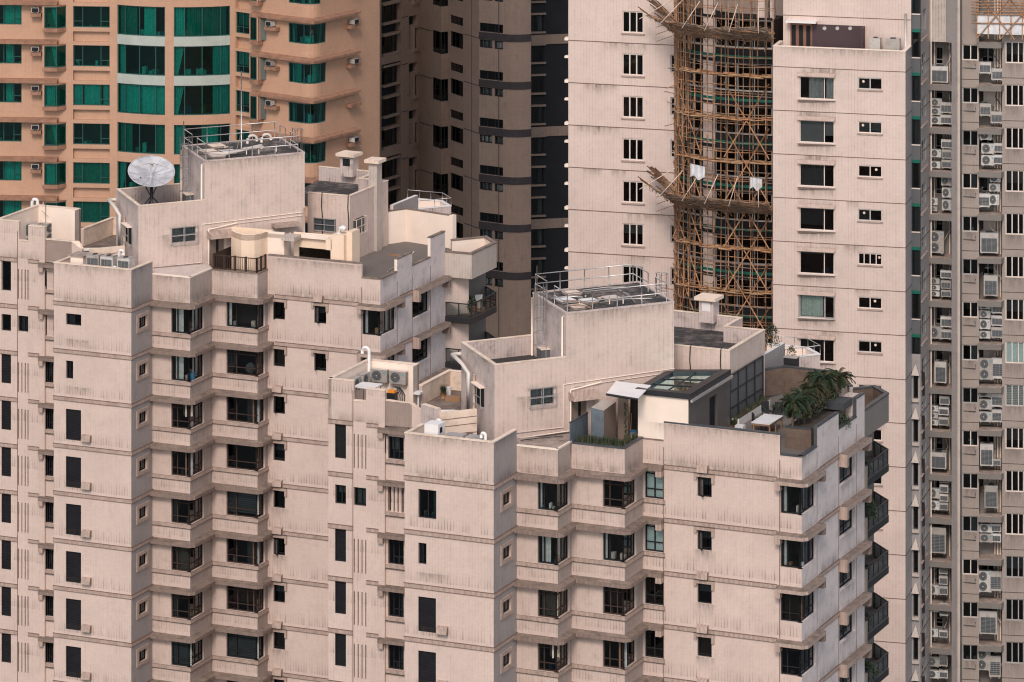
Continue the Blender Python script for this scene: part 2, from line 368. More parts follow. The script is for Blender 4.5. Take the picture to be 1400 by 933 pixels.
def window(parent, parts, z0, z1, r=.12, fm='frame_dark', mull=None, trans=(), gl='glass_dark', cur=(), fw=.06, depth=2.2, room='room', name='window', glz=None, fd=.07, things=0):
    """parts: [(g,u0,u1)] one, or two meeting in a corner. mull: per part, list of fractions; cur: (part,f0,f1,material[,zlo])"""
    mb = MB(); gm = MB(); mull = mull or [()]*len(parts)
    corner = len(parts) == 2
    for i, (g, u0, u1) in enumerate(parts):
        e0, e1 = u0, u1
        if corner and i == 0: e1 = u1-r
        if corner and i == 1: e0 = u0+r
        t1, t0 = -r, -r-fd
        mb.bar(g, e0, e1, t0, t1, z0, z0+fw, fm); mb.bar(g, e0, e1, t0, t1, z1-fw, z1, fm)
        mb.bar(g, e0, e0+fw, t0, t1, z0+fw, z1-fw, fm)
        mb.bar(g, e1-fw, e1, t0, t1, z0+fw, z1-fw, fm)
        for f in mull[i]:
            c = e0+(e1-e0)*f; mb.bar(g, c-fw*.5, c+fw*.5, t0, t1-.003, z0+fw, z1-fw, fm)
        for tr in trans:
            f = tr if isinstance(tr, (int, float)) else tr[0]
            a, b = (0, 1) if isinstance(tr, (int, float)) else tr[1:3]
            if not isinstance(tr, (int, float)) and len(tr) > 3 and tr[3] != i: continue
            z = z0+(z1-z0)*f; mb.bar(g, e0+fw+(e1-e0-2*fw)*a, e0+fw+(e1-e0-2*fw)*b, t0+.003, t1-.006, z-fw*.4, z+fw*.4, fm)
        tm = -r-fd*.5
        gm.face([(*g.pt(e0+fw, tm), z0+fw), (*g.pt(e1-fw, tm), z0+fw), (*g.pt(e1-fw, tm), z1-fw), (*g.pt(e0+fw, tm), z1-fw)], gl)
    tt = -r-fd
    if corner:
        (g, u0, u1), (h, v0, v1) = parts
        A = g.pt(u0, tt); B = h.pt(v1, tt); C = g.pt(u1+tt, tt); D = (A[0]+B[0]-C[0], A[1]+B[1]-C[1])
        poly = [A, D, B]; fl = [A, C, B, D]
    else:
        g, u0, u1 = parts[0]; A = g.pt(u0, tt); B = g.pt(u1, tt); A2 = g.pt(u0-.3, tt-depth); B2 = g.pt(u1+.3, tt-depth)
        poly = [A, A2, B2, B]; fl = [A, B, B2, A2]
    for i in range(len(poly)-1):
        a, b = poly[i], poly[i+1]; mb.face([(*a, z0), (*b, z0), (*b, z1), (*a, z1)], room)
    mb.face([(*q, z0) for q in fl], room); mb.face([(*q, z1) for q in fl], room)
    w = mb.build(name, parent); gm.build('pane', w)
    for c in cur:
        i, f0, f1, cm = c[:4]; g, u0, u1 = parts[i]; zl = c[4] if len(c) > 4 else 0; tie = c[5] if len(c) > 5 else 0
        zt = z1-.04
        if cm in ('blind', 'frosted', 'shutter_grey', 'panel_black'):
            b = MB(); b.bar(g, u0+(u1-u0)*f0+fw*.3, u0+(u1-u0)*f1-fw*.3, tt-.07, tt-.05, z0+(z1-z0)*zl+.04, zt, cm); b.build('blind' if cm != 'panel_black' else 'shutter', w)
        else: curtain(w, g, u0+(u1-u0)*f0, u0+(u1-u0)*f1, tt-.12, z0+(z1-z0)*zl+.05, zt, cm, tie=tie)
    if things:
        b = MB(); g, u0, u1 = parts[0]
        for _ in range(things):
            u = random.uniform(u0+.15, u1-.15); w_ = random.uniform(.08, .25); hh = random.uniform(.1, .45)
            b.bar(g, u-w_/2, u+w_/2, tt-.5, tt-.25, z0+.01, z0+hh, random.choice(['white_paint', 'curtain_beige', 'blue_plastic', 'curtain_grey', 'leaf', 'wood']))
        b.build('sill_items', w)
    return w
def offs(pts, d):
    """offset polyline outward (right-hand side), mitred; returns list of points"""
    out = []; n = len(pts)
    sg = segs(pts)
    for i in range(n):
        if i == 0: out.append(sg[0].pt(0, d))
        elif i == n-1: out.append(sg[-1].pt(sg[-1].L, d))
        else:
            a, b = sg[i-1], sg[i]; out.append(isect(a.pt(0, d), a.d, b.pt(0, d), b.d))
    return out
def ledge(mb, pts, d, z0, z1, m, top=None, cham=.0, slope=0.0):
    """slab that runs along pts and stands out by d; convex corners chamfered"""
    o = offs(pts, d); sg = segs(pts); outer = []
    for i, p in enumerate(o):
        if 0 < i < len(o)-1 and cham > 0:
            a, b = sg[i-1], sg[i]; cr = a.d[0]*b.d[1]-a.d[1]*b.d[0]
            if cr > .3: outer += [add(p, a.d, -cham), add(p, b.d, cham)]; continue
        outer.append(p)
    n = len(pts)
    poly = outer
    for i in range(len(poly)-1): mb.face([(*poly[i], z0), (*poly[i+1], z0), (*poly[i+1], z1-slope), (*poly[i], z1-slope)], m)
    ins = list(reversed(pts))
    mb.face([(*q, z1-slope) for q in poly]+[(*q, z1) for q in ins], top or m)
    mb.face([(*q, z0) for q in reversed(poly)]+[(*q, z0) for q in pts], m)
    mb.face([(*pts[0], z0), (*poly[0], z0), (*poly[0], z1-slope), (*pts[0], z1)], m)
    mb.face([(*poly[-1], z0), (*pts[-1], z0), (*pts[-1], z1), (*poly[-1], z1-slope)], m)
def band(mb, g, z, u0=0, u1=None, h=.21, m='soldier'):
    u1 = g.L if u1 is None else u1
    mb.bar(g, u0, u1, -.02, .045, z-h, z, m, skip=('k',))
    mb.bar(g, u0, u1, -.02, .06, z, z+.032, 'groove', skip=('k',)); mb.bar(g, u0, u1, -.02, .052, z-h-.026, z-h, 'groove', skip=('k',))
def parapet(mb, pts, z0, z1, m='tile_pink', th=.2, cap='ledge_top', inner='cream_dirty', outer=True, over=.025, capt=.06, m2=None):
    """free-standing wall along pts, outer face on the right-hand side line"""
    i = offs(pts, -th); n = len(pts)
    zt = z1 if isinstance(z1, (list, tuple)) else [z1]*n
    for k in range(n-1):
        if outer: mb.face([(*pts[k], z0), (*pts[k+1], z0), (*pts[k+1], zt[k+1]-capt), (*pts[k], zt[k]-capt)], m)
        mb.face([(*i[k+1], z0), (*i[k], z0), (*i[k], zt[k]-capt), (*i[k+1], zt[k+1]-capt)], inner)
    for k in (0, n-1): mb.face([(*pts[k], z0), (*i[k], z0), (*i[k], zt[k]-capt), (*pts[k], zt[k]-capt)], m2 or m)
    o = offs(pts, over); ii = offs(pts, -th-over)
    for k in range(n-1):
        c = [(*o[k], zt[k]-capt), (*o[k+1], zt[k+1]-capt), (*ii[k+1], zt[k+1]-capt), (*ii[k], zt[k]-capt)]
        t = [(*o[k], zt[k]), (*o[k+1], zt[k+1]), (*ii[k+1], zt[k+1]), (*ii[k], zt[k])]
        mb.hexa(c+t, cap, skip=tuple(x for x, q in (('l', k > 0), ('r', k < n-2)) if q))
tile('tile_side_pink', (.66, .57, .55), (.12, .10, .095), sv=.12, sh=.05, stain=.65, streak=.7)  # pink wall tile made paler and greyer: skylight on the east face in its colour
UA, VA, CA, EA = -23.6, 66.4, 25.6, 109.0
tile('tile_pink1', WALLC, GR, flo=(50.96, 3.0, .75), sv=.15, streak=.25, stain=.22)
NUM = ['top', 'second', 'third', 'fourth', 'fifth', 'sixth', 'seventh', 'eighth', 'ninth', 'tenth', 'eleventh']

def bay_cur(style):
    R = random.random()
    if style == 'a':
        if R < .25: return [(0, .0, .3, 'curtain_white'), (1, .5, .8, 'curtain_white')]
        if R < .45: return [(0, .1, .9, 'curtain_beige'), (1, 0, .9, 'curtain_brown')]
        if R < .6: return [(0, 0, 1, 'blind', .1)]
        if R < .8: return [(0, .6, 1, 'curtain_grey'), (1, 0, .35, 'curtain_brown')]
        return []
    return []

def tenement(c):
    """one of the two tile-clad point blocks: body, bays, bands, windows, corner balconies and roof storey"""
    zb = c['zb']; TM = c['tm']; n = c['n']; g0 = 0.0
    rt = root('apartment_block', (c['f1'][0]*0+P(*c['f1'])[0], P(*c['f1'])[1], 0), c['label'], 'building')
    # ---- plan
    f1 = P(*c['f1']); w0 = P(*c['w0'])
    w1 = add(w0, dr(UA), tpx(w0, dr(UA), c['w1px']))
    w2 = add(w1, dr(VA), .16)
    w3 = isect(w2, dr(UA), f1, dr(VA))
    pts = [w0, w1, w2, w3, f1]
    p = add(f1, dr(UA), tpx(f1, dr(UA), c['s1px'])); pts.append(p)
    for kind, val in c['path']:
        a = {'u': UA, 'v': VA, 'c': CA, 'e': EA}[kind]
        t = val if val < 60 else tpx(p, dr(a), val)
        p = add(p, dr(a), t); pts.append(p)
    W = segs(pts)                     # 0 W1, 1 step, 2 recess, 3 return, 4 F1, 5 S1, 6 bay1, 7 bay1 side, 8 bay2, 9 bay2 side, 10 wall, 11 east side, ...
    west, rec, F1, S1, B1, B1s, B2, B2s, LW, ES = W[0], W[2], W[4], W[5], W[6], W[7], W[8], W[9], W[10], W[11]
    holes = {i: [] for i in range(len(W))}
    def H_(i, u0, u1, z0, z1, r=.25): holes[i].append((u0, u1, z0, z1, r))
    # ---- west wing windows
    for (x0, x1, yt, yb, ks, st) in c['west']:
        u0, u1 = west.s(x0), west.s(x1); zt, z0 = west.z(yt, x0), west.z(yb, x0)
        for k in ks:
            a, b = z0-3*k, zt-3*k
            H_(0, u0, u1, a, b, .22 if st != 'slit' else .5)
            if st == 'slit':
                m = MB(); m.face([(*west.pt(u0, -.5), a), (*west.pt(u1, -.5), a), (*west.pt(u1, -.5), b), (*west.pt(u0, -.5), b)], 'panel_black'); m.build('vent_slot', rt)
            elif st == 'shut': shutter(rt, west, u0, u1, a, b)
            else: window(rt, [(west, u0, u1)], a, b, r=.14, mull=[(.55,)] if x1-x0 > 13 else [()], cur=[(0, .1, .9, random.choice(['curtain_green', 'curtain_grey', 'curtain_brown']), random.choice([0, .5]))] if random.random() < .6 else [])
    # ---- recess column
    x0, x1, yt, yb = c['recwin']; u0, u1 = rec.s(x0), rec.s(x1)
    zt, z0 = rec.z(yt, x0), rec.z(yb, x0)
    for k in range(n):
        a, b = z0-3*k, zt-3*k
        H_(2, u0, u1, a, b)
        if k in c['recbars']:
            m = MB(); m.face([(*rec.pt(u0, -.24), a), (*rec.pt(u1, -.24), a), (*rec.pt(u1, -.24), b), (*rec.pt(u0, -.24), b)], 'panel_black')
            for q in range(1, 4):
                c_ = u0+(u1-u0)*q/4; m.bar(rec, c_-.08, c_+.08, -.24, -.04, a, b, TM)
            m.build('vent_louvre', rt)
        else:
            window(rt, [(rec, u0, u1)], a, b, r=.16, mull=[(.3, .65)], trans=((.3, .3, 1, 0),), cur=random.choice([[], [(0, .1, .5, 'curtain_white', .3)], [(0, .6, .95, 'curtain_grey')]]), things=2)
        m = MB(); zz = b+.08
        m.bar(rec, -.35, rec.s(c['f1'][0])+.3, 0, .42, zz, zz+.22, 'soldier_dirty'); m.bar(rec, -.35, rec.s(c['f1'][0])+.3, 0, .44, zz+.222, zz+.26, 'ledge_top')
        m.bar(rec, -.35, -.02, .02, .40, zz-.32, zz-.003, 'soldier')
        m.build('window_hood', rt)
        m = MB(); m.bar(rec, -.02, rec.s(c['f1'][0])+.3, 0, .10, a-.20, a-.01, 'soldier'); m.bar(rec, -.02, rec.s(c['f1'][0])+.3, .002, .09, a-.26, a-.203, 'grime'); m.build('window_sill', rt)
    # ---- front wall of the closed end
    u0 = F1.s(c['f1win'][0]); u1 = F1.s(c['f1win'][1]); 
    for k, (yt, yb, xx, st) in enumerate(c['f1rows']):
        a, b = F1.z(yb, c['f1win'][0]), F1.z(yt, c['f1win'][0]); uu = F1.s(xx)
        H_(4, u0, uu, a, b)
        if st == 'shut': shutter(rt, F1, u0, uu, a, b)
        else: window(rt, [(F1, u0, uu)], a, b, r=.14, mull=[(.5,)] if uu-u0 > .8 else [()], room='room', cur=[(0, .7, .95, 'curtain_deep', .1)] if st == 'lit' else [(0, .0, .35, 'curtain_grey')], things=5)
        if st == 'shut': vent_box(rt, F1, uu+.14, a+.0)
    # ---- side slot windows with raised surround
    xa, xb = c['s1win']; u0, u1 = S1.s(xa), S1.s(xb)
    for k in range(n):
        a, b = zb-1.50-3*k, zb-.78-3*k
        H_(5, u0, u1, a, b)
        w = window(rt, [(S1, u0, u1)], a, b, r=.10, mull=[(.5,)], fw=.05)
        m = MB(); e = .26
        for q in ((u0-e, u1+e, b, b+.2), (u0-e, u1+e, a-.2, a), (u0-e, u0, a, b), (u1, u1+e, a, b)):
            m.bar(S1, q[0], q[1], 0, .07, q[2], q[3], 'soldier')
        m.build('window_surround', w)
    # ---- bays
    bz0, bz1 = zb-1.97, zb-.36
    b1u = B1.s(c['bay1'][0]); b1v = B1s.s(c['bay1'][1]); b2u = B2.s(c['bay2'][0]); b2v = B2s.s(c['bay2'][1])
    for k in range(n):
        z = -3*k
        H_(6, b1u, B1.L, bz0+z, bz1+z); H_(7, 0, b1v, bz0+z, bz1+z); H_(8, b2u, B2.L, bz0+z, bz1+z); H_(9, 0, b2v, bz0+z, bz1+z)
        st = c['baystyle'][k % len(c['baystyle'])]
        for j, (A_, B_, a, b, f) in enumerate(((B1, B1s, b1u, b1v, 1), (B2, B2s, b2u, b2v, 2))):
            s_ = st[j]
            mu = [(.32,), (.45, .75)] if s_ != 'g' else [(.36, .70), (.35, .65)]
            tr = () if s_ in 'ow' else ((.30,) if s_ == 't' else ((.28,), (.8,)))
            tr = tuple(t[0] if isinstance(t, tuple) else t for t in tr)
            cu = {'o': [(0, .0, .12, 'curtain_white')], 'w': [(0, .12, .55, 'curtain_white'), (1, .5, .75, 'curtain_white')], 't': bay_cur('a'), 'g': [(0, .15, .85, 'curtain_brown', .3), (1, .1, .5, 'curtain_brown')], 'b': [(0, 0, 1, 'blind')], 'd': random.choice([[], [(0, 0, .4, 'curtain_grey', .0, 1)], [(0, .5, 1, 'curtain_beige', .45), (1, 0, .5, 'curtain_beige', .45)], [(1, .1, .6, 'curtain_white')], [(0, 0, 1, 'blind', .6)]]), 'c': [(0, .1, .9, 'curtain_beige'), (1, .2, .8, 'curtain_brown')]}[s_]
            window(rt, [(A_, a, A_.L), (B_, 0, b)], bz0+z, bz1+z, r=.12, fm=c.get('bayframe', 'frame_brown') if s_ in 'gtdc' else 'frame_dark', mull=mu, trans=tr, gl='glass_clear' if s_ in 'ow' else 'glass_dark', cur=cu, fw=.07, depth=2.5, things=3 if s_ in 'ow' else 1)
        m = MB(); endpt = LW.pt(c['hoodend']); endpt2 = LW.pt(c['hoodend']+.02)
        if c['lwwin']: hp = pts[6:11]+[endpt]
        else: hp = pts[6:11]+[LW.pt(.45)]
        ledge(m, hp, .46, zb-.30+z, zb+z, 'soldier_dirty', 'ledge_top', .28, .10)
        if c['lwwin']: m.bar(LW, c['hoodend']-.36, c['hoodend'], .03, .455, zb-.62+z, zb-.302+z, 'soldier')
        m.build('window_hood', rt)
        m = MB(); sp = pts[6:11]+[LW.pt(c['sillend'])]
        ledge(m, sp, .09, zb-2.20+z, zb-1.985+z, 'soldier', 'ledge_top'); ledge(m, sp, .07, zb-2.235+z, zb-2.203+z, 'grime')
        m.build('window_sill', rt)
    # ---- long wall
    if c['lwwin']:
        u0, u1 = .12, LW.s(c['lwwin'])
        for k in range(n):
            z = -3*k; H_(10, u0, u1, bz0+z, bz1+z)
            window(rt, [(LW, u0, u1)], bz0+z, bz1+z, r=.1, mull=[(.5,)] if k < 2 else [(.5,)], trans=((.32,), (.85,))[0] + (.86,), gl='glass_clear' if k < 2 else 'glass_dark', cur=[(0, 0, 1, 'frosted')] if k < 2 else [(0, .2, .8, 'curtain_brown', .4)] if k == 2 else [], fw=.07)
    for (xa, xb, ks, bx) in c['lwsmall']:
        u0, u1 = LW.s(xa), LW.s(xb)
        for k in ks:
            a, b = zb-1.55-3*k, zb-.44-3*k; H_(10, u0, u1, a, b)
            w = window(rt, [(LW, u0, u1)], a, b, r=.12, fw=.06, trans=(.12,) if k % 2 else (), cur=random.choice([[], [(0, 0, 1, 'curtain_grey', .5)], [(0, 0, 1, 'curtain_brown')], [(0, .0, .3, 'curtain_white')]]))
            m = MB(); e = .17
            m.bar(LW, u0-e, u1+e, 0, .12, b+.02, b+.20, 'soldier'); m.bar(LW, u1+.01, u1+e, 0, .117, b-.30, b+.018, 'soldier'); m.bar(LW, u0-e, u0-.01, 0, .117, b-.16, b+.018, 'soldier'); m.bar(LW, u0-e-.01, u1+e+.01, .002, .135, b+.202, b+.235, 'grime')
            m.build('window_surround', w)
            if random.random() < .35:
                q_ = LW.pt(u0+.06, -.1); gq = Seg(q_, add(q_, dr(UA-random.uniform(45, 80)), .55)); m = MB()
                for (p0, p1, z0_, z1_) in ((0, gq.L, a+.05, a+.11), (0, gq.L, b-.11, b-.05), (0, .05, a+.11, b-.11), (gq.L-.05, gq.L, a+.11, b-.11)): m.bar(gq, p0, p1, -.04, 0, z0_, z1_, 'frame_dark')
                m.face([(*gq.pt(.05, -.02), a+.11), (*gq.pt(gq.L-.05, -.02), a+.11), (*gq.pt(gq.L-.05, -.02), b-.11), (*gq.pt(.05, -.02), b-.11)], 'glass_rail'); m.build('open_casement', w)
            if k in bx: vent_box(rt, LW, u0+.05, b+.24, .62)
    # ---- corner bay (hood with returns) and east side
    cu0 = LW.s(c['cw'][0]); cv1 = ES.s(c['cw'][1])
    ew0, ew1 = ES.s(c['ewin'][0]), ES.s(c['ewin'][1])
    for k in range(n):
        z = -3*k; H_(10, cu0, LW.L, bz0+z, bz1+z); H_(11, 0, cv1, bz0+z, bz1+z); H_(11, ew0, ew1, bz0+.08+z, bz1+z)
        s_ = c['cstyle'][k % len(c['cstyle'])]
        window(rt, [(LW, cu0, LW.L), (ES, 0, cv1)], bz0+z, bz1+z, r=.12, fm='frame_dark', mull=[(.33,), (.4, .7)] if s_ != 'c' else [(.45,), (.35, .68)], trans=() if s_ == 'o' else (.28, .86), gl='glass_clear' if s_ == 'o' else 'glass_dark',
               cur={'o': [(0, .06, .2, 'curtain_white'), (1, .55, .7, 'curtain_white')], 'c': [(0, .1, .95, 'curtain_brown'), (1, .1, .95, 'curtain_brown')], 'd': []}[s_], fw=.07, depth=2.5, things=2)
        window(rt, [(ES, ew0, ew1)], bz0+.08+z, bz1+z, r=.2, mull=[(.5,)], trans=(.3,) if k % 2 else (), gl='glass_dark', cur=random.choice([[], [(0, 0, .5, 'blind')], [(0, .5, .9, 'curtain_white')]]), fw=.07)
        m = MB(); hp = [LW.pt(cu0-.18), LW.b, ES.pt(cv1+.5)]
        ledge(m, hp, .46, zb-.30+z, zb+z, 'soldier', 'ledge_top', .28, .10)
        m.bar(LW, cu0-.18, cu0+.12, .02, .45, zb-.62+z, zb-.302+z, 'soldier'); m.bar(ES, cv1+.2, cv1+.5, .02, .45, zb-.66+z, zb-.302+z, 'soldier_dirty')
        m.build('window_hood', rt)
        m = MB(); m.bar(ES, ew0-.05, ES.L-.12, 0, .5, zb-.28+z, zb-.02+z, {'*': 'soldier', 'top': 'ledge_top'}); m.bar(ES, ew0-.05, ew0+.22, .0, .49, zb-.75+z, zb-.283+z, 'soldier'); m.bar(ES, ES.L-.4, ES.L-.12, .0, .49, zb-.75+z, zb-.283+z, 'soldier_dirty')
        m.build('window_hood', rt)
    # ---- bands, one part a stretch and floor
    for k in range(n):
        z = zb-3*k; lo = c['hoodend'] if c['lwwin'] else .5; wz = c['wband']-3*k; j0 = west.s(c['slitpx'][0]); j1 = west.s(c['slitpx'][1])
        for (g, zz, a, b, h) in ((F1, z, -.05, F1.L+.03, .21), (S1, z, -.03, S1.L, .21), (LW, z, lo+.02, cu0-.2, .21), (ES, z, cv1+.52, ew0-.07, .21), (west, wz, -.03, j0-.01, .21), (west, wz, j1, west.L-.4, .18)):
            if b > a: m = MB(); band(m, g, zz, a, b, h=h); m.build('string_course', rt)
    # ---- body sheets
    tops = c['tops']
    m = MB()
    for i, g in enumerate(W):
        zt = tops.get(i, zb)
        if isinstance(zt, list):          # stepped parapet: [(u0px,u1px,z)]
            zs = c['wband'] if i < 3 else zb
            wm = 'tile_side_pink' if i == 11 else TM
            wall(m, g, g0, zs, holes[i], wm, revm=wm)
            for (xa, xb, z) in zt:
                ua, ub = (0 if xa is None else g.s(xa)), (g.L if xb is None else g.s(xb))
                m.face([(*g.pt(ua), zs), (*g.pt(ub), zs), (*g.pt(ub), z), (*g.pt(ua), z)], wm)
        else: wall(m, g, g0, zt, holes[i], 'tile_side' if i == 5 else 'tile_bay_side' if i in (7, 9) else 'tile_bay' if i in (6, 8) else TM, revm=TM)  # S1 and bay sides take darker tile: recess shade painted into the colour
    for k in range(0, n, 1):
        if random.random() < .75: stain(rt, LW, LW.s(c['lwsmall'][0][0])-.25, LW.s(c['lwsmall'][0][1])+.3, zb-2.6-3*k, zb-1.56-3*k)
        if random.random() < .7: stain(rt, F1, F1.s(c['f1win'][0])-.2, F1.s(c['f1win'][1])+.9, zb-2.95-3*k, zb-2.3-3*k)
        stain(rt, ES, cv1+.5, ew0+.2, zb+.05-3*k, zb+.9-3*k, 'soot_rising'); stain(rt, ES, ew0, ES.L, zb+.0-3*k, zb+.65-3*k, 'soot_rising'); stain(rt, ES, ew0-.2, ew1+.2, zb-2.85-3*k, zb-1.92-3*k)
        stain(rt, ES, .02, cv1+.4, zb+.03-3*k, zb+.6-3*k, 'soot_rising')
    for g, z in ((F1, c['tops'][4]), (LW, zb+2.4), (B1, c['tops'][6]), (B2, c['tops'][8]), (S1, c['tops'][5]), (ES, c['tops'][11][0][2])):
        q = g.L if g is not ES else ES.s(c['ejoints'][0]); stain(rt, g, .0, q*.55, z-.9, z-.05); stain(rt, g, q*.4, q, z-.7, z-.05)
    for g in (F1, LW, B1, B2, S1, B1s, B2s, W[0]): z = zb if g is not W[0] else c['wband']; stain(rt, g, 0, g.L, z+.03, z+.75, 'soot_rising')
    back = c['back']
    for i in range(len(back)-1):
        a, b = back[i], back[i+1]; m.face([(*a, g0), (*b, g0), (*b, zb+.8), (*a, zb+.8)], TM)
    m.build('wall', rt)
    for g, x in [(LW, q) for q in c['joints']]+[(ES, q) for q in c['ejoints']]+[(west, c['slitpx'][0])]:
        u = g.s(x); m = MB(); m.bar(g, u-.022, u+.022, -.03, .01, zb-3*n, zb+(1.0 if g is not west else 3.4), 'groove', skip=('k',)); m.build('wall_joint', rt)
    m = MB(); poly = pts[3:]+list(reversed(c['back']))[1:-1] if 0 else pts[4:]+c['back'][1:-1]
    m.face([(*q, zb+.8) for q in poly], c.get('deck', 'floor_grey')); m.build('roof_deck', rt)
    return rt, W, pts

def shutter(rt, g, u0, u1, a, b):
    m = MB(); m.bar(g, u0, u1, -.20, -.11, a, b, 'panel_black'); n = max(2, int((b-a)/.1))
    for i in range(n): z = a+(b-a)*(i+.5)/n; m.bar(g, u0+.04, u1-.04, -.11, -.085, z-.012, z+.012, 'frame_dark')
    for (p, q, c, d) in ((u0, u0+.04, a, b), (u1-.04, u1, a, b), (u0+.04, u1-.04, a, a+.04), (u0+.04, u1-.04, b-.04, b)): m.bar(g, p, q, -.109, -.05, c, d, 'frame_dark')
    m.build('louvre_panel', rt)
def stain(rt, g, u0, u1, z0, z1, kind='soot_running', t=.006, name='grime_streak'):
    m = MB(); m.face([(*g.pt(u0, t), z0), (*g.pt(u1, t), z0), (*g.pt(u1, t), z1), (*g.pt(u0, t), z1)], kind); return m.build(name, rt)
def vent_box(rt, g, u, z, w=.62):
    m = MB(); p = lambda uu, t, zz: (*g.pt(uu, t), zz)
    c = [p(u, .30, z+.06), p(u+w, .30, z+.06), p(u+w, 0, z), p(u, 0, z), p(u, .22, z+.42), p(u+w, .22, z+.42), p(u+w, 0, z+.47), p(u, 0, z+.47)]
    m.hexa(c, {'*': 'soldier', 'bot': 'grime', 'r': 'soldier_dirty'}); m.build('vent_hood', rt)

def balconies(rt, ES, zb, n, kind, front=0, top=True, depthv=3.1, sk=1.7, plants=None):
    """corner balconies hung on the end of the east side"""
    A = ES.b; v = dr(VA); u = dr(UA); e = dr(EA); cdir = dr(CA)
    A0 = A
    if front: A1 = add(A, u, front)
    else: A1 = A
    Bp = add(A1, v, depthv); Cp = add(Bp, e, sk); Dp = add(Cp, cdir, -2.6)
    edge = [A0, A1, Bp, Cp] if front else [A1, Bp, Cp]
    for k in range(n):
        z = zb-3.1-3*k
        m = MB(); poly = edge+[Dp]+([] if front else [])
        m.prism(poly, z, z+.42, 'dark_metal', top='floor_grey'); bal = m.build('balcony', rt)
        # railing
        m = MB(); gm = MB(); zt = z+1.32
        sg = segs(edge)
        for g in sg:
            m.bar(g, 0, g.L, -.09, -.01, zt-.06, zt, 'dark_metal'); m.bar(g, 0.03, g.L-.03, -.07, -.03, z+.423, z+.47, 'dark_metal')
            q = max(1, round(g.L/.85))
            for i in range(q+1):
                uu = min(max(g.L*i/q, .03), g.L-.03); m.bar(g, uu-.03, uu+.03, -.08, -.02, z+.47, zt-.06, 'dark_metal')
            gm.face([(*g.pt(.05, -.05), z+.47), (*g.pt(g.L-.05, -.05), z+.47), (*g.pt(g.L-.05, -.05), zt-.06), (*g.pt(.05, -.05), zt-.06)], 'glass_rail')
        r = m.build('railing', bal); gm.build('glass_panel', bal)
        g = Seg(Dp, Cp)
        m = MB(); m.bar(g, .6, g.L-.05, -.12, 0, z+.42, z+2.62, 'tile_grey'); m.build('screen_wall', bal)
        if kind == 'b2':
            m = MB(); gg = Seg(A1, Bp); m.bar(gg, -.02, .22, .0, .12, z-.08, z+1.3, 'tile_grey'); m.build('balcony_post', bal)
    if top:
        zt = zb-.15
        m = MB(); m.prism(edge+[Dp], zt, zt+.25, 'tile_slat', top='floor_grey')
        parapet(m, edge+[Dp], zt+.25, zb+1.53, 'tile_grey' if not front else 'tile_slat', th=.22, cap=kind == 'b2' and 'cap_dark' or 'ledge_top', inner='brown_tile' if kind == 'b2' else 'cream', over=.03, capt=.09)
        for i in range(len(edge)-1):
            g = Seg(edge[i], edge[i+1]); m.face([(*g.pt(0, .004), zt), (*g.pt(g.L, .004), zt), (*g.pt(g.L, .004), zt+.252), (*g.pt(0, .004), zt+.252)], 'tile_grey' if not front else 'tile_slat')
        m.build('corner_parapet', rt)
    return edge, Dp

# ================= the nearer block =================
w0 = P(449, 246.0); bk = []
cfg2 = dict(zb=47.78, tm='tile_pink', n=6, f1=(553.3, 239.7), w0=(449, 246.0), w1px=526, s1px=675,
    label='near beige tiled apartment block with the palm terrace on its roof', path=[('v', 3.2), ('u', 762.5), ('v', 2.0), ('u', 854), ('v', 2.75), ('u', 1096), ('v', 1182)],
    slitpx=(482.5, 501), west=[(458, 473, 580, 626, (0,), 'shut'), (458, 473, 662.5, 688.5, (0,), 'win'), (458, 473, 721.5, 767, (0, 1, 2, 3), 'shut'),
        *[(x, x+1.5, 593.5+(x-483)*.11, 640+(x-483)*.11, (0, 2, 3, 4), 'slit') for x in (483.6, 489, 494.2, 499.3)], (483.5, 500.5, 666, 691, (0,), 'win')],
    recwin=(530.5, 552, 592.5, 627.5), recbars=(1,), f1win=(571.8, 596.5),
    f1rows=[(668.5, 708, 596.5, 'lit'), (742, 771, 583, 'win'), (815.5, 863, 596, 'shut'), (889.5, 937, 596, 'shut'), (963.5, 1011, 596, 'shut')],
    s1win=(686.5, 698), bay1=(735, 778.7), bay2=(824, 870), baystyle=['od', 'wo', 'cg', 'dt', 'tg', 'dd'], lwwin=907, hoodend=1.28, sillend=1.35,
    lwsmall=[(953.5, 973, range(6), (0, 2, 3, 4, 5))], cw=(1067, 1115), ewin=(1147.5, 1169), cstyle='oocdcd',
    joints=(907.5, 1066), ejoints=(1117, 1146.5, 1171), wband=49.39, tops={0: [(None, 483.5, 51.75), (483.5, 500.5, 50.65), (500.5, None, 51.4)], 1: 47.78, 2: [(None, 563, 50.8)], 3: 49.3, 4: 50.2, 5: 50.2, 6: 49.3, 7: 49.3, 8: 49.25, 9: 49.25,
        10: [(None, 907.5, 49.2), (907.5, 1066.5, 50.25), (1066.5, None, 49.12)], 11: [(None, 1117, 49.12), (1117, 1146.5, 50.2), (1146.5, 1171, 49.25), (1171, None, 50.3)]},
    back=[])
wv = add(P(449, 246.0), dr(VA), 16)
def close_back(c, extra):
    w0 = P(*c['w0']); return w0
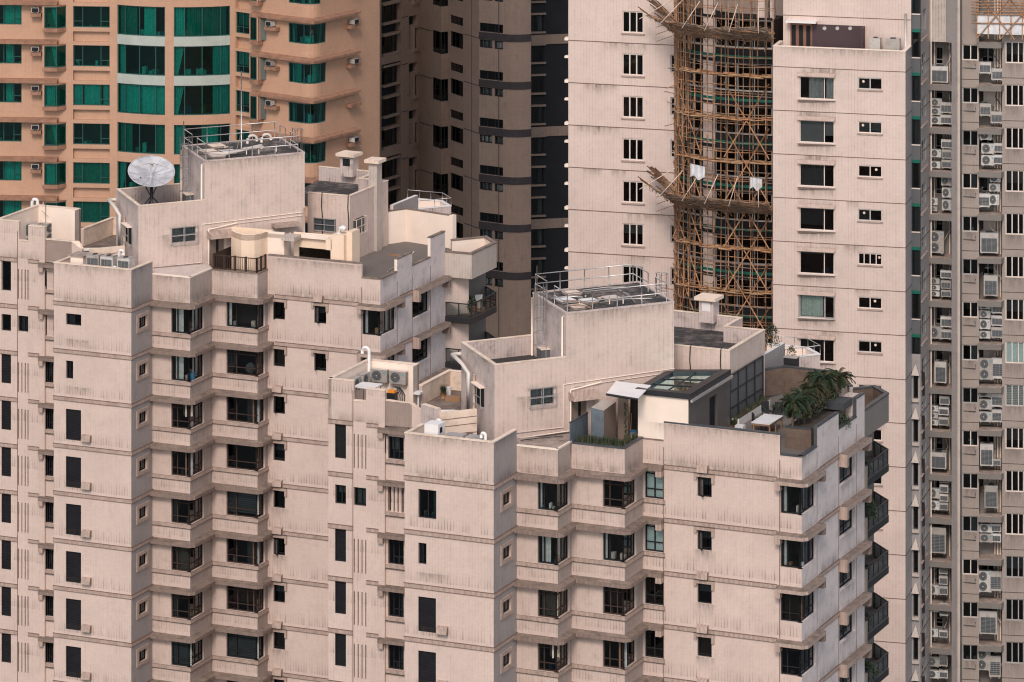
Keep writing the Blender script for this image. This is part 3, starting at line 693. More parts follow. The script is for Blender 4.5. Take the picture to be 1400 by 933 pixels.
# end point of the east side, worked out once to close the plan
def plan_end(c):
    f1 = P(*c['f1']); p = add(f1, dr(UA), tpx(f1, dr(UA), c['s1px']))
    for kind, val in c['path']:
        a = {'u': UA, 'v': VA, 'c': CA, 'e': EA}[kind]; t = val if val < 60 else tpx(p, dr(a), val); p = add(p, dr(a), t)
    return p
cfg1 = dict(cfg2); cfg1.update(zb=50.75, tm='tile_pink1', n=9, f1=(73.7, 270.8), w0=(-5.6, 276.4), w1px=61, s1px=179.5,
    label='farther beige tiled apartment block with the satellite dish on its roof', path=[('v', 208.5), ('u', 260), ('v', 290), ('u', 352), ('v', 366), ('u', 520), ('v', 608.5)],
    slitpx=(24, 38.6), west=[(2, 15, 355, 397, (0,), 'win'), (2, 15, 429.3, 452, (0,), 'win'), (2, 15, 482.5, 523.5, range(7), 'shut'),
        *[(x, x+1.4, 368+(x-24)*.1, 409+(x-24)*.1, (0, 2, 3, 4, 5, 6, 7, 8), 'slit') for x in (24.4, 29.2, 33.8, 37.6)], (24.6, 38.6, 431.5, 453, (0,), 'win')],
    recwin=(62.5, 73, 366, 395.5), recbars=(0, 1), f1win=(90, 111),
    f1rows=[(428.5, 444, 111, 'win'), (493, 517.5, 100, 'win')]+[(559+64.8*i, 601+64.8*i, 110.8, 'shut') for i in range(7)],
    s1win=(189, 200.5), bay1=(234, 279), bay2=(309.5, 362.5), baystyle=['wo', 'wd', 'dt', 'tt', 'dt', 'ct', 'dg', 'bb', 'dg'], lwwin=None, hoodend=.45, sillend=.1,
    lwsmall=[(373.7, 389.5, range(9), range(2, 9)), (429.5, 446, (0, 1), (0,))], cw=(495, 541), ewin=(564, 588), cstyle='oocdcd',
    joints=(494,), ejoints=(543, 563.5, 588.5), wband=52.39, tops={0: [(None, 26, 54.8), (26, 38.6, 53.6), (38.6, None, 54.6)], 1: 50.75, 2: [(None, 98, 53.8)], 3: 52.3, 4: 53.2, 5: 53.2, 6: 52.4, 7: 52.4, 8: 52.35, 9: 52.35,
        10: [(None, 494, 53.28), (494, None, 52.4)], 11: [(None, 543, 52.4), (543, 563.5, 53.2), (563.5, 588.5, 52.35), (588.5, None, 53.6)]})
E = plan_end(cfg2); w = P(449, 246.0)
cfg2['back'] = [E, add(E, dr(EA), 2.2), (19.2, 254.1), (16.6, 255.7), (13.8, 253.0), (9.6, 256.5), (2, 258.5), add(w, dr(VA), 13.0), w]
E = plan_end(cfg1); w = P(-5.6, 276.4)
cfg1['back'] = [E, add(E, dr(CA), 1.7), (-4.1, 283.0), (-7.06, 285.2), (-8.7, 284.2), (-13, 288), (-21, 289), add(w, dr(VA), 13.0), w]
blk2, W2, PT2 = tenement(cfg2)
balconies(blk2, W2[11], 47.78, 6, 'b2', depthv=4.4, sk=2.05)
blk1, W1, PT1 = tenement(cfg1)
balconies(blk1, W1[11], 50.75, 4, 'b1', front=1.9, depthv=4.0, sk=2.1)

def rail_run(mb, pts, z, h=1.1, m='steel_rail', top='alu', post=1.6, mid=(.55,), r=.03, tops=True):
    for i in range(len(pts)-1):
        a, b = pts[i], pts[i+1]; L = hypot(b[0]-a[0], b[1]-a[1])
        for hh in (h,)+tuple(mid): mb.tube([(*a, z+hh), (*b, z+hh)], r, top, 6)
        n = max(1, round(L/post))
        for k in range(n+1 if i == len(pts)-2 else n):
            q = (a[0]+(b[0]-a[0])*k/n, a[1]+(b[1]-a[1])*k/n); mb.tube([(*q, z), (*q, z+h)], r, m, 6)

def core(rt, T, cl):
    """the roof storey: machine room, tank room above it, side store, ladders, rails, vents"""
    tx, ty, tz = T
    pp = lambda p: (p[0]+tx, p[1]+ty)
    zt = 48.5+tz; zl = 53.45+tz; zu = 55.9+tz; zf = 52.3+tz
    c1 = (-.992, 242.0); L = add(c1, dr(EA), 5.95); u0 = add(c1, dr(CA), tpx(c1, dr(CA), 774))
    R = add(u0, dr(CA), tpx(u0, dr(CA), 921.5)); u1 = add(u0, dr(EA), 5.75); Rb = add(R, dr(EA), 5.75); Lb = isect(L, dr(CA), u0, dr(EA))
    c1, L, u0, R, u1, Rb, Lb = map(pp, (c1, L, u0, R, u1, Rb, Lb))
    TM = 'tile_pink_core'
    fr = Seg(c1, R); le = Seg(L, c1); ul = Seg(u1, u0)
    m = MB()
    # openings of the front and of the left face (pixels measured on the nearer block)
    fu = lambda px: tpx((fr.a[0]-tx, fr.a[1]-ty), fr.d, px); fz = lambda py, px: Zp(py, add((fr.a[0]-tx, fr.a[1]-ty), fr.d, fu(px))[1])+tz
    lu = lambda px: tpx((le.a[0]-tx, le.a[1]-ty), le.d, px); lz = lambda py, px: Zp(py, add((le.a[0]-tx, le.a[1]-ty), le.d, lu(px))[1])+tz
    wx = (725, 757.5) if cl == 2 else (725.5, 761); w0, w1, wz0, wz1 = fu(wx[0]), fu(wx[1]), fz(556, wx[0]), fz(533, wx[0])
    d0, d1, dz0, dz1 = fu(782), fu(803), zt, fz(546, 782)
    hf = [(w0, w1, wz0, wz1), (d0, d1, dz0, dz1)]
    if cl == 1: pass
    ht = fr.s  # front sheet up to the lower roof, then the tank room
    wall(m, fr, zt, zl, hf, TM, rev=.2)
    e0 = hypot(u0[0]-c1[0], u0[1]-c1[1])
    m.face([(*fr.pt(e0), zl), (*fr.pt(fr.L), zl), (*fr.pt(fr.L), zu), (*fr.pt(e0), zu)], TM)
    l0, l1, lz0, lz1 = lu(636), lu(641.5), lz(541, 636), lz(513, 636)
    wall(m, le, zt, zl, [(l0, l1, lz0, lz1)], 'tile_pink_roof', rev=.15)
    m.face([(*u1, zf), (*u0, zf), (*u0, zu), (*u1, zu)], 'tile_pink_roof')
    for a, b in ((R, Rb), (Rb, u1)): m.face([(*a, zt), (*b, zt), (*b, zu), (*a, zu)], TM)
    m.face([(*Lb, zt), (*L, zt), (*L, zl), (*Lb, zl)], TM); m.face([(*u1, zt), (*Lb, zt), (*Lb, zf), (*u1, zf)], TM)
    parapet(m, [Lb, L, c1, u0], zf, zl, outer=False, th=.18, cap='cream_dirty', inner='tile_pink_roof', over=.02, capt=.05)
    m.face([(*q, zf) for q in (c1, u0, Lb, L)], 'roof_black')
    cr = m.build('roof_room', rt)
    # tank-room top
    m = MB(); pl = [u0, R, Rb, u1]
    m.face([(*q, zu-.02) for q in pl], 'roof_dark'); ii = [isect(*x) for x in ()]
    for i in range(4):
        g = Seg(pl[i], pl[(i+1) % 4]); m.bar(g, 0, g.L-.12, -.12, .02, zu-.05, zu+.05, 'tile_pink_roof')
    m.build('roof_deck', cr)
    d = dr(CA); e = dr(EA); at = lambda a, b: (u0[0]+d[0]*a+e[0]*b, u0[1]+d[1]*a+e[1]*b)
    for i, (a, b) in enumerate([(1.1, .9), (1.0, 2.7), (2.2, 2.0), (2.0, 4.3), (3.7, 2.1)][:5 if cl == 2 else 4]):
        m = MB(); m.box((*at(a, b), zu), .85, .8, .12, 'slab_dirty', CA); m.box((*at(a, b), zu+.12), .92, .87, .05, random.choice(['cream_dirty', 'white_paint', 'slab_pale']), CA); m.build('roof_hatch', cr)
    m = MB()
    if cl == 2:
        for a_, b_, r_, mt in (((.8, 2.4), (2.0, .7), .09, 'rust'), ((.3, 3.4), (2.2, 3.0), .04, 'alu'), ((.4, 1.2), (1.7, .3), .07, 'rust'), ((2.6, 1.2), (5.9, 1.0), .03, 'alu'), ((4.6, .5), (4.9, 3.8), .03, 'alu'), ((2.8, 4.6), (5.8, 4.2), .025, 'pvc'), ((3.4, 3.4), (6.1, 2.6), .02, 'fan_dark')):
            m2 = MB(); m2.tube([(*at(*a_), zu+.12), (*at((a_[0]+b_[0])/2+.05, (a_[1]+b_[1])/2), zu+.2), (*at(*b_), zu+.1)], r_, mt, 6); m2.build('roof_pipe', cr)
    else:
        m.tube([(*at(.6, 1.6), zu+.25), (*at(1.6, .6), zu+.25), (*at(4.6, 2.4), zu+.25), (*at(4.6, 2.4), zu+.02)], .10, 'pvc', 8); m.build('roof_pipe', cr); m = MB()
        m.tube([(*at(3.5, 3.4), zu), (*at(3.5, 3.4), zu+5.0)], .045, 'alu', 6); m.build('mast', cr); m = MB(); m.tube([(*at(3.1, 3.1), zu), (*at(3.5, 3.4), zu+1.0)], .03, 'rust', 5); m.build('mast_stay', cr)
        for a in (4.3, 5.3):
            m2 = MB(); pts = [(*at(a+.33-.33*cos(t), 4.7), zu+.2+.3*sin(t)) for t in [pi*i/8 for i in range(9)]]; m2.tube([(pts[0][0], pts[0][1], zu)]+pts+[(pts[-1][0], pts[-1][1], zu+.1)], .09, 'pvc', 8); m2.build('vent_pipe', cr)
    for a in (1.3, 3.2, 4.0, 5.3): m = MB(); m.tube([(*at(a, .9+(a % 1)), zu), (*at(a, .9+(a % 1)), zu+.45)], .035, 'cream', 5); m.build('vent_stub', cr)
    for i in range(9): m = MB(); m.box((*at(random.uniform(.6, 6), random.uniform(.5, 5)), zu), random.uniform(.1, .45), random.uniform(.05, .3), random.uniform(.03, .12), random.choice(['slab_dirty', 'rust', 'cream_dirty', 'wood', 'alu']), random.uniform(0, 90)); m.build('scrap', cr)
    # rails round the tank-room roof, open where the ladders land
    b = at
    for pts in ([b(.12, 2.3), b(.12, .12), b(6.5, .12), b(6.5, 1.9)], [b(.12, 3.6), b(.12, 5.6), b(6.5, 5.6), b(6.5, 3.1)]):
        m = MB(); rail_run(m, pts, zu, 1.1); m.build('railing', cr)
    # caged ladder on the left face and the one at the right
    for (base, yaw, z0, z1) in ((b(-.12, 3.0), EA+90, zf+1.0, zu+1.1), (b(6.8, 2.5), CA, zt+3.8, zu+1.1)):
        m = MB(); n_ = dr(yaw); s_ = dr(yaw+90); q = lambda a, c_: (base[0]+n_[0]*a+s_[0]*c_, base[1]+n_[1]*a+s_[1]*c_)
        for c_ in (-.22, .22): m.tube([(*q(.12, c_), z0-1.0), (*q(.12, c_), z1)], .025, 'steel_rail', 5)
        z = z0-1
        while z < z1: m.tube([(*q(.12, -.22), z), (*q(.12, .22), z)], .016, 'steel_rail', 4); z += .3
        z = z0+.2
        while z < z1+.05:
            m.tube([(*q(.12+.62*sin(t), .36*cos(t)), z) for t in [pi*i/8 for i in range(9)]], .018, 'steel_rail', 4); z += .75
        for t in (pi*.2, pi*.4, pi*.6, pi*.8): m.tube([(*q(.12+.62*sin(t), .36*cos(t)), z0+.2), (*q(.12+.62*sin(t), .36*cos(t)), z1)], .014, 'steel_rail', 4)
        m.build('ladder', cr)
    m = MB(); m.tube([(*b(-.3, 4.2), zf+1.2), (*b(-.3, 4.2), zu+1.9)], .03, 'rust', 5); m.build('lightning_rod', cr)
    # louvre door on the left face of the tank room, downpipes
    m = MB(); m.bar(ul, 2.1, 3.0, .02, .5, zf, zf+.95, 'shutter_grey'); m.bar(ul, 2.05, 3.05, .0, .55, zf+.95, zf+1.0, 'cream_dirty'); m.build('meter_box', cr)
    m = MB(); m.tube([(*ul.pt(5.4, .12), zf), (*ul.pt(5.4, .12), zu-.25), (*ul.pt(5.4, .0), zu-.2)], .06, 'cream', 8); m.build('downpipe', cr)
    m = MB(); m.tube([(*ul.pt(.15, .1), zf), (*ul.pt(.15, .1), zu-.25)], .06, 'cream', 8); m.build('downpipe', cr)
    # windows and door of the machine room
    w = window(cr, [(fr, w0, w1)], wz0, wz1, r=.05, fm='frame_grey', mull=[(.5,)], trans=(.5,), fw=.05, gl='glass_clear', cur=[(0, 0, 1, 'curtain_grey')])
    m = MB(); grille(m, fr, w0-.08, w1+.08, wz0-.06, wz1+.06, .16); m.build('grille', w)
    w = window(cr, [(le, l0, l1)], lz0, lz1, r=.08, fm='frame_grey', trans=(.5,), fw=.04)
    k0, k1, kz0, kz1 = lu(651), lu(662), lz(552, 651)+.1, lz(523, 651)
    m = MB(); m.bar(le, k0, k1, .01, .03, kz0, kz1, 'frame_dark'); m.bar(le, k0-.06, k1+.06, .0, .32, kz1, kz1+.06, 'cream'); grille(m, le, k0, k1, kz0, kz1, .25); m.build('window', cr)
    m = MB(); m.bar(fr, d0, d1, -.18, -.12, dz0, dz1, 'brown_panel'); m.bar(fr, d0+.45, d0+.62, -.12, -.11, dz0, dz1-.1, 'frame_dark'); m.build('door', cr)
    m = MB(); p3 = lambda uu, t, zz: (*fr.pt(uu, t), zz); a0, a1 = fu(777), fu(813); zz = dz1+.03
    m.hexa([p3(a0, .75, zz), p3(a1, .75, zz), p3(a1, 0, zz), p3(a0, 0, zz), p3(a0+.05, .7, zz+.22), p3(a1-.05, .7, zz+.22), p3(a1, 0, zz+.42), p3(a0, 0, zz+.42)], {'*': 'soldier', 'top': 'soldier'}); m.build('door_canopy', cr)
    # smoke and water stains
    stain(cr, fr, w0-1.0, w1+.6, wz0-1.6, wz0+.6); stain(cr, fr, w0-.5, w1+.5, wz1-.1, wz1+.5, 'soot_rising'); stain(cr, fr, .1, fr.L-.2, zt, zt+.9, 'soot_rising')
    stain(cr, fr, e0, e0+3.6, zu-1.0, zu-.03); stain(cr, fr, e0+2.6, fr.L, zu-.8, zu-.03); stain(cr, le, 0, le.L, zl-.9, zl-.05); stain(cr, ul, 0, ul.L, zu-1.2, zu-.04); stain(cr, ul, 1.2, 4.2, zf, zf+1.3, 'soot_rising')
    # pipes on the front
    m = MB(); zp = zt+.95
    m.tube([(*fr.pt(.5, .08), zp-.35), (*fr.pt(e0-.1+.35, .08), zp-.25), (*fr.pt(e0+.25, .08), dz1+.55), (*fr.pt(e0+2.2, .08), dz1+.8)], .05, 'cream', 6)
    m.tube([(*fr.pt(.5, .05), zp), (*fr.pt(e0-.2, .05), zp), (*fr.pt(e0-.2, .05), dz1+.9), (*fr.pt(fr.L, .05), dz1+1.1)], .025, 'cream', 5)
    m.tube([(*fr.pt(e0+.5, .05), dz1+.7), (*fr.pt(fr.L, .05), dz1+.9)], .02, 'cream', 5)
    m.build('service_pipe', cr)
    m = MB(); q = lambda px, py, o=.3: (*le.pt(lu(px), o), lz(py, px))
    m.tube([(*le.pt(-.6, -.2), lz(486, 628.5)), (*le.pt(-.6, .35), lz(486, 628.5)), (*le.pt(lu(640), .35), lz(497, 640)), (*le.pt(lu(648), .35), lz(510, 648)), (*le.pt(lu(648), .35), lz(560, 648)), (*le.pt(lu(648)-.2, 1.2), lz(562, 648)), (*le.pt(lu(648)-1.0, 3.3), lz(563, 648)), (*le.pt(lu(648)-1.0, 3.4), lz(572, 648))], .12, 'pvc', 10)
    m.build('fat_pipe', cr)
    m = MB(); m.tube([(*le.pt(lu(651), .12), zt), (*le.pt(lu(651), .12), lz(512, 651))], .07, 'cream_dirty', 8); m.build('downpipe', cr)
    # the side store with its own roof
    q0 = add(R, dr(CA+180), .05); q0 = pp(P(921, 249.5)); q1 = add(q0, dr(UA), 3.5 if cl == 2 else 3.05); q2 = add(q1, dr(VA), 5.5); q3 = pp(P(994.5, 254.4)); q4 = pp(P(1015, 256.7)); q5 = pp(P(922, 258.7)); q2 = isect(q1, dr(VA), q3, dr(UA))
    zs = 52.86+tz; zr = 51.9+tz
    m = MB(); pl = [q0, q1, q2, q3, q4, q5]
    g = Seg(q0, q1); 
    for i in range(5):
        a, bb = pl[i], pl[i+1]; m.face([(*a, zt), (*bb, zt), (*bb, zs), (*a, zs)], TM if i != 1 else TM)
    parapet(m, pl, zr, zs, outer=False, th=.18, cap='cream_dirty', inner='tile_pink_roof', capt=.05)
    m.face([(*x, zr) for x in pl+[Rb]], 'roof_dark'); st = m.build('roof_store', rt)
    m = MB(); g = Seg(q0, q1)
    for u in (1.05, 2.95): m.tube([(*g.pt(u, -.1), zs+.02), (*g.pt(u, .03), zs+.02), (*g.pt(u-.03, .04), zs-.8), (*g.pt(u+.04, .04), zs-1.6), (*g.pt(u+.02, .04), zs-2.6)], .035, 'frame_dark', 6)
    m.build('cable', st)
    g = Seg(q4, q5); m = MB(); ub = g.L*.35
    m.bar(g, ub, ub+.95, -.75, .1, zs-.4, zs+.95, 'tile_pink_roof'); m.bar(g, ub+.2, ub+.75, -.757, -.752, zs+.3, zs+.8, 'frame_dark' if cl == 1 else 'white_paint'); m.bar(g, ub-.22, ub+1.17, -.98, .3, zs+.95, zs+1.15, 'cream_dirty'); m.build('chimney', st)
    # rear corner balcony behind, one level with pale inside
    v0 = pp(G(1046, 485, 51.0)); v1 = pp(G(1073, 469, 51.0)); m = MB(); g = Seg(v0, v1)
    m.bar(g, -.5, g.L, -.25, 0, 45+tz, 51.0+tz, {'*': 'cream', 'r': 'cream', 'f': 'tile_side', 'top': 'white_paint'}); m.build('rear_wall', rt)
    n0 = add(v1, dr(CA), .0); n1 = add(n0, dr(CA), 2.45); n2 = add(n1, dr(EA), 1.9); n3 = add(n2, dr(UA+180), 2.6)
    m = MB(); m.prism([n0, n1, n2, n3], 46+tz, 49.3+tz, 'tile_pink_roof', top='slab_pale'); parapet(m, [n0, n1, n2, n3], 49.3+tz, 50.1+tz, 'tile_pink_roof', cap='white_paint', inner='cream'); m.build('rear_balcony', rt)
    m = MB(); rail_run(m, [n0, n1, n2, n3], 50.1+tz, .5, mid=(), r=.02, post=1.0); m.build('railing', rt)
    return cr, fr, le, zt
def grille(m, g, u0, u1, z0, z1, t, mt='alu'):
    for u in (u0, (u0+u1)/2, u1): m.bar(g, u-.02, u+.02, t-.03, t, z0, z1, mt)
    for z in (z0, (z0+z1)/2, z1): m.bar(g, u0+.021, u1-.021, t-.027, t-.003, z-.02, z+.02, mt)
    for u in (u0, u1):
        for z in (z0, z1-.001): m.bar(g, u-.02, u+.02, 0, t-.031, z-.02, z+.02, mt)
core2 = core(blk2, (0, 0, 0), 2)
core1 = core(blk1, (-22.76, 30.4, 3.0), 1)

def roofs(rt, W, c, k):
    """parapet thickness, caps and the small roofs along the front edge"""
    zb = c['zb']; zd = zb+.8; m = MB(); t = c['tops']; cap = 'ledge_top'; capd = 'cap_dark' if k == 2 else 'ledge_top'
    zw = zb+1.57
    g = W[0]; A = g.a; Bk = add(A, dr(VA), 5.33); Ck = add(Bk, dr(UA), 3.26); Dk = add(Ck, dr(VA+180), .8)
    for (xa, xb, z) in t[0]:
        ua, ub = (0 if xa is None else g.s(xa)), (g.L if xb is None else g.s(xb)); parapet(m, [g.pt(ua), g.pt(ub)], zw, z, outer=False, cap='cream_dirty', inner='cream_dirty')
    zt = t[0][0][2]
    parapet(m, [Ck, Bk, A], zw, zt, c['tm'], inner='cream', cap='cream_dirty'); 
    g2 = Seg(Dk, Ck); m.bar(g2, 0, g2.L, -.26, .0, zw, zt-.02, {'*': 'cream', 'f': 'tile_slat'})
    g = W[2]; (xa, xb, z) = t[2][0]; ub = g.s(xb); parapet(m, [g.pt(0), g.pt(ub), g.pt(ub+.75)], zw-.6, [z, z, z-.45], c['tm'], cap='cream_dirty', inner='cream_dirty', outer=True)
    m.build('parapet', rt)
    # west deck
    m = MB(); wb = add(Ck, dr(VA), 4.2); w2 = add(wb, dr(UA), 1.9); w3 = add(w2, dr(VA+180), 1.0)
    poly = [W[0].a, W[0].b, g.pt(ub+.6), add(g.pt(ub+.6), dr(UA), 3.2), w3, w2, wb, Ck, Bk]
    m.face([(*q, zw) for q in poly], 'paver'); m.build('roof_deck', rt)
    m = MB(); parapet(m, [w2, wb, Ck], zw-3, zw+1.15, c['tm'], cap='cream_dirty', inner='cream_dirty'); m.build('parapet', rt)
    # closed-end roof
    F, S_ = W[4], W[5]; zf = zb+1.5; z = t[4]
    m = MB(); r0 = add(F.a, dr(VA), 2.2); parapet(m, [r0, F.a, F.b, S_.b], zf, z, outer=False, cap='cream_dirty', inner='cream', th=.2)
    m.face([(*r0, zb), (*F.a, zb), (*F.a, z-.06), (*r0, z-.06)], c['tm']); m.build('parapet', rt)
    m = MB(); m.face([(*q, zf) for q in (F.a, F.b, S_.b, add(S_.b, dr(VA), 1.0), add(r0, dr(VA), .6))], 'slab_dirty'); m.build('roof_deck', rt)
    # bay one: flat roof slab at parapet height
    b1, b1s, b2, b2s = W[6], W[7], W[8], W[9]; z = t[6]
    m = MB(); e = b1s.pt(b1s.L)
    m.face([(*q, z-.03) for q in (b1.a, b1.b, e, add(e, dr(EA-6), 1.4), add(b1.a, dr(EA), 1.6))], 'slab_dirty' if k == 2 else 'slab_pale')
    m.bar(b1, 0, b1.L, -.12, .015, z-.06, z+.03, 'cream'); m.bar(b1s, 0, b1s.L, -.12, .015, z-.06, z+.03, 'cream'); m.build('roof_deck', rt)
    m = MB(); parapet(m, [b2.a, b2.b, b2s.b], zd, t[8], outer=False, cap=capd, inner='cream_dirty', capt=.08); m.build('parapet', rt)
    for g, key in ((W[10], 10), (W[11], 11)):
        for i, (xa, xb, z) in enumerate(t[key]):
            ua, ub = (0 if xa is None else g.s(xa)), (g.L if xb is None else g.s(xb)); m = MB()
            parapet(m, [g.pt(ua+.01), g.pt(ub-.01)], zd, z, c['tm'], outer=False, cap=capd if not (key == 10 and i == 0) else cap, inner='cream' if k == 1 else 'brown_tile', capt=.08, m2='cream' if k == 1 else 'cap_dark'); m.build('parapet', rt)
roofs(blk2, W2, cfg2, 2); roofs(blk1, W1, cfg1, 1)
def window_poly(parent, pts, z0, z1, mulls=(), r=.10, fm='frame_green', gl='glass_teal', cur=(), fw=.07, room='room_teal', depth=2.5, trans=(), name='window', things=0):
    """window that follows a bent line of facade points"""
    o = offs(pts, -r); i = offs(pts, -r-.08); mid = offs(pts, -r-.04); n = len(pts); m = MB(); gm = MB()
    for z in (z0, z1-fw)+tuple(z0+(z1-z0)*t-fw*.4 for t in trans):
        for k in range(n-1):
            c = [(*o[k], z), (*o[k+1], z), (*i[k+1], z), (*i[k], z)]; m.hexa(c+[(a, b, z+fw) for a, b, _ in c], fm)
    L = [0]
    for k in range(n-1): L.append(L[-1]+hypot(mid[k+1][0]-mid[k][0], mid[k+1][1]-mid[k][1]))
    def at(f, t):
        q = offs(pts, t) if t != 0 else pts; s = f*L[-1]
        for k in range(n-1):
            if s <= L[k+1]+1e-6 or k == n-2:
                w = (s-L[k])/(L[k+1]-L[k]); return (q[k][0]+(q[k+1][0]-q[k][0])*w, q[k][1]+(q[k+1][1]-q[k][1])*w), k
    sg = segs(pts)
    for f in (0.0,)+tuple(mulls)+(1.0,):
        p, k = at(f, -r-.04); g = sg[k]; d = g.d
        h = fw*.5; sft = h if f == 0 else (-h if f == 1 else 0); p = add(p, d, sft)
        gg = Seg(add(p, d, -h), add(p, d, h)); m.bar(gg, 0, gg.L, -.038, .043, z0+fw, z1-fw, fm)
    for k in range(n-1): gm.face([(*mid[k], z0+fw), (*mid[k+1], z0+fw), (*mid[k+1], z1-fw), (*mid[k], z1-fw)], gl)
    a, b = i[0], i[-1]; ch = Seg(a, b); A2, B2 = ch.pt(-.2, -depth), ch.pt(ch.L+.2, -depth)
    poly = [a, A2, B2, b]
    for k in range(3): m.face([(*poly[k], z0), (*poly[k+1], z0), (*poly[k+1], z1), (*poly[k], z1)], room)
    fl = list(i)+[B2, A2]; m.face([(*q, z0) for q in fl], room); m.face([(*q, z1) for q in fl], room)
    w = m.build(name, parent); gm.build('pane', w)
    for c in cur:
        f0, f1, cm = c[:3]; tie = c[3] if len(c) > 3 else 0
        a, _ = at(f0, -r-.26); b, _ = at(f1, -r-.26)
        if f1-f0 > .4 and n > 3:          # follow the bend in two leaves
            mp, _ = at((f0+f1)/2, -r-.26); curtain(w, Seg(a, mp), 0, Seg(a, mp).L, 0, z0+.05, z1-.05, cm); curtain(w, Seg(mp, b), 0, Seg(mp, b).L, 0, z0+.05, z1-.05, cm)
        else: g = Seg(a, b); curtain(w, g, 0, g.L, 0, z0+.05, z1-.05, cm, tie=tie)
    if things:
        b = MB()
        for _ in range(things):
            p, k = at(random.uniform(.1, .9), -r-.7); g = sg[k]; w_ = random.uniform(.15, .5); b.box((*p, z0+.01), w_, .3, random.uniform(.2, .7), random.choice(['curtain_teal', 'curtain_deep', 'leaf', 'wood', 'blue_plastic', 'curtain_white']), random.uniform(0, 90))
        b.build('sill_items', w)
    return w
def on(g, pxs, py0, py1, ref):            # helper: u range and z range
    return g.s(pxs[0]), g.s(pxs[1]), g.z(py1, ref), g.z(py0, ref)

# ---- air conditioners: three kinds built once ----
def ring_fan(mb, g, cx, cz, r, t, dark='fan_dark', light='curtain_grey'):
    n = 16; pt = lambda a, rr, tt: (*g.pt(cx+rr*cos(a), tt), cz+rr*sin(a))
    A = [2*pi*i/n for i in range(n)]
    mb.face([pt(a, r, t) for a in A], dark)
    for i in range(n):
        a, b = A[i], A[(i+1) % n]; mb.face([pt(a, r, t), pt(b, r, t), pt(b, r*1.07, t+.012), pt(a, r*1.07, t+.012)], light)
    for rr in (.35, .62, .85):
        for i in range(n):
            a, b = A[i], A[(i+1) % n]; mb.face([pt(a, r*rr, t+.01), pt(b, r*rr, t+.01), pt(b, r*rr+.012, t+.01), pt(a, r*rr+.012, t+.01)], light)
    mb.face([pt(a, r*.16, t+.014) for a in A], 'white_metal')
AG = Seg((-.5, 0), (.5, 0))               # unit facade: outward is -Y
def ac_base(label, w, h, d, fans, group, kind, brand=True):
    rt = root('air_conditioner', (0, 0, 0), label, 'air conditioner', group)
    g = Seg((-w/2, -d/2), (w/2, -d/2)); m = MB()
    m.bar(g, 0, w, -d, 0, .06, h, 'ac_case'); m.bar(g, .0, w, -d+.004, .004, h-.03, h+.004, 'alu')
    for u in (.08, w-.16): m.bar(g, u, u+.08, -d, 0, 0, .06, 'steel_rail')
    m.build('casing', rt)
    if kind == 'fan':
        hh = (h-.1)/fans
        for i in range(fans):
            m = MB(); ring_fan(m, g, w*.37, .08+hh*(i+.5), min(hh*.43, w*.32), .012); m.build('fan_grille', rt)
        m = MB(); m.bar(g, w*.80, w*.90, .0, .009, h-.2, h-.12, 'logo_blue'); m.bar(g, w*.76, w*.92, 0, .008, h*.45, h*.47, 'alu'); m.build('badge', rt)
    elif kind == 'grille':
        m = MB(); m.bar(g, w*.08, w*.92, 0, .008, .14, h*.74, 'louvre')
        k = max(4, int(h/.12))
        for i in range(k): z = .14+(h*.74-.14)*(i+.5)/k; m.bar(g, w*.08, w*.92, .008, .016, z-.008, z+.008, 'steel_rail')
        for f in (.36, .64): m.bar(g, w*f-.01, w*f+.01, .008, .017, .14, h*.74, 'steel_rail')
        m.build('coil_grille', rt)
        m = MB()
        m.tube([(0, 0, h), (0, 0, h+.04)], min(w, d)*.36, 'fan_dark', 14); m.build('fan_grille', rt)
    elif kind == 'window':
        m = MB(); m.bar(g, w*.08, w*.92, .0, .02, h*.2, h*.92, 'frame_dark'); m.build('coil_grille', rt)
    return rt
AC = {}
def ac(kind, p, z, yaw, label, group, scale=(1, 1, 1)):
    """place one; the first of each kind is the prototype itself"""
    spec = {'single': (.84, .66, .32, 1, 'fan'), 'double': (.95, 1.4, .36, 2, 'fan'), 'big': (1.2, 1.55, .75, 0, 'grille'), 'box': (.6, .42, .5, 0, 'window'), 'side': (.84, .74, .34, 1, 'grille')}[kind]
    if kind not in AC:
        AC[kind] = ac_base(label, *spec[:4], group, spec[4]); o = AC[kind]
    else: o = copy_tree(AC[kind])
    o.location = (*p, z); o.rotation_euler = (0, 0, radians(yaw)); o.scale = scale
    o['label'] = label; o['group'] = group; return o

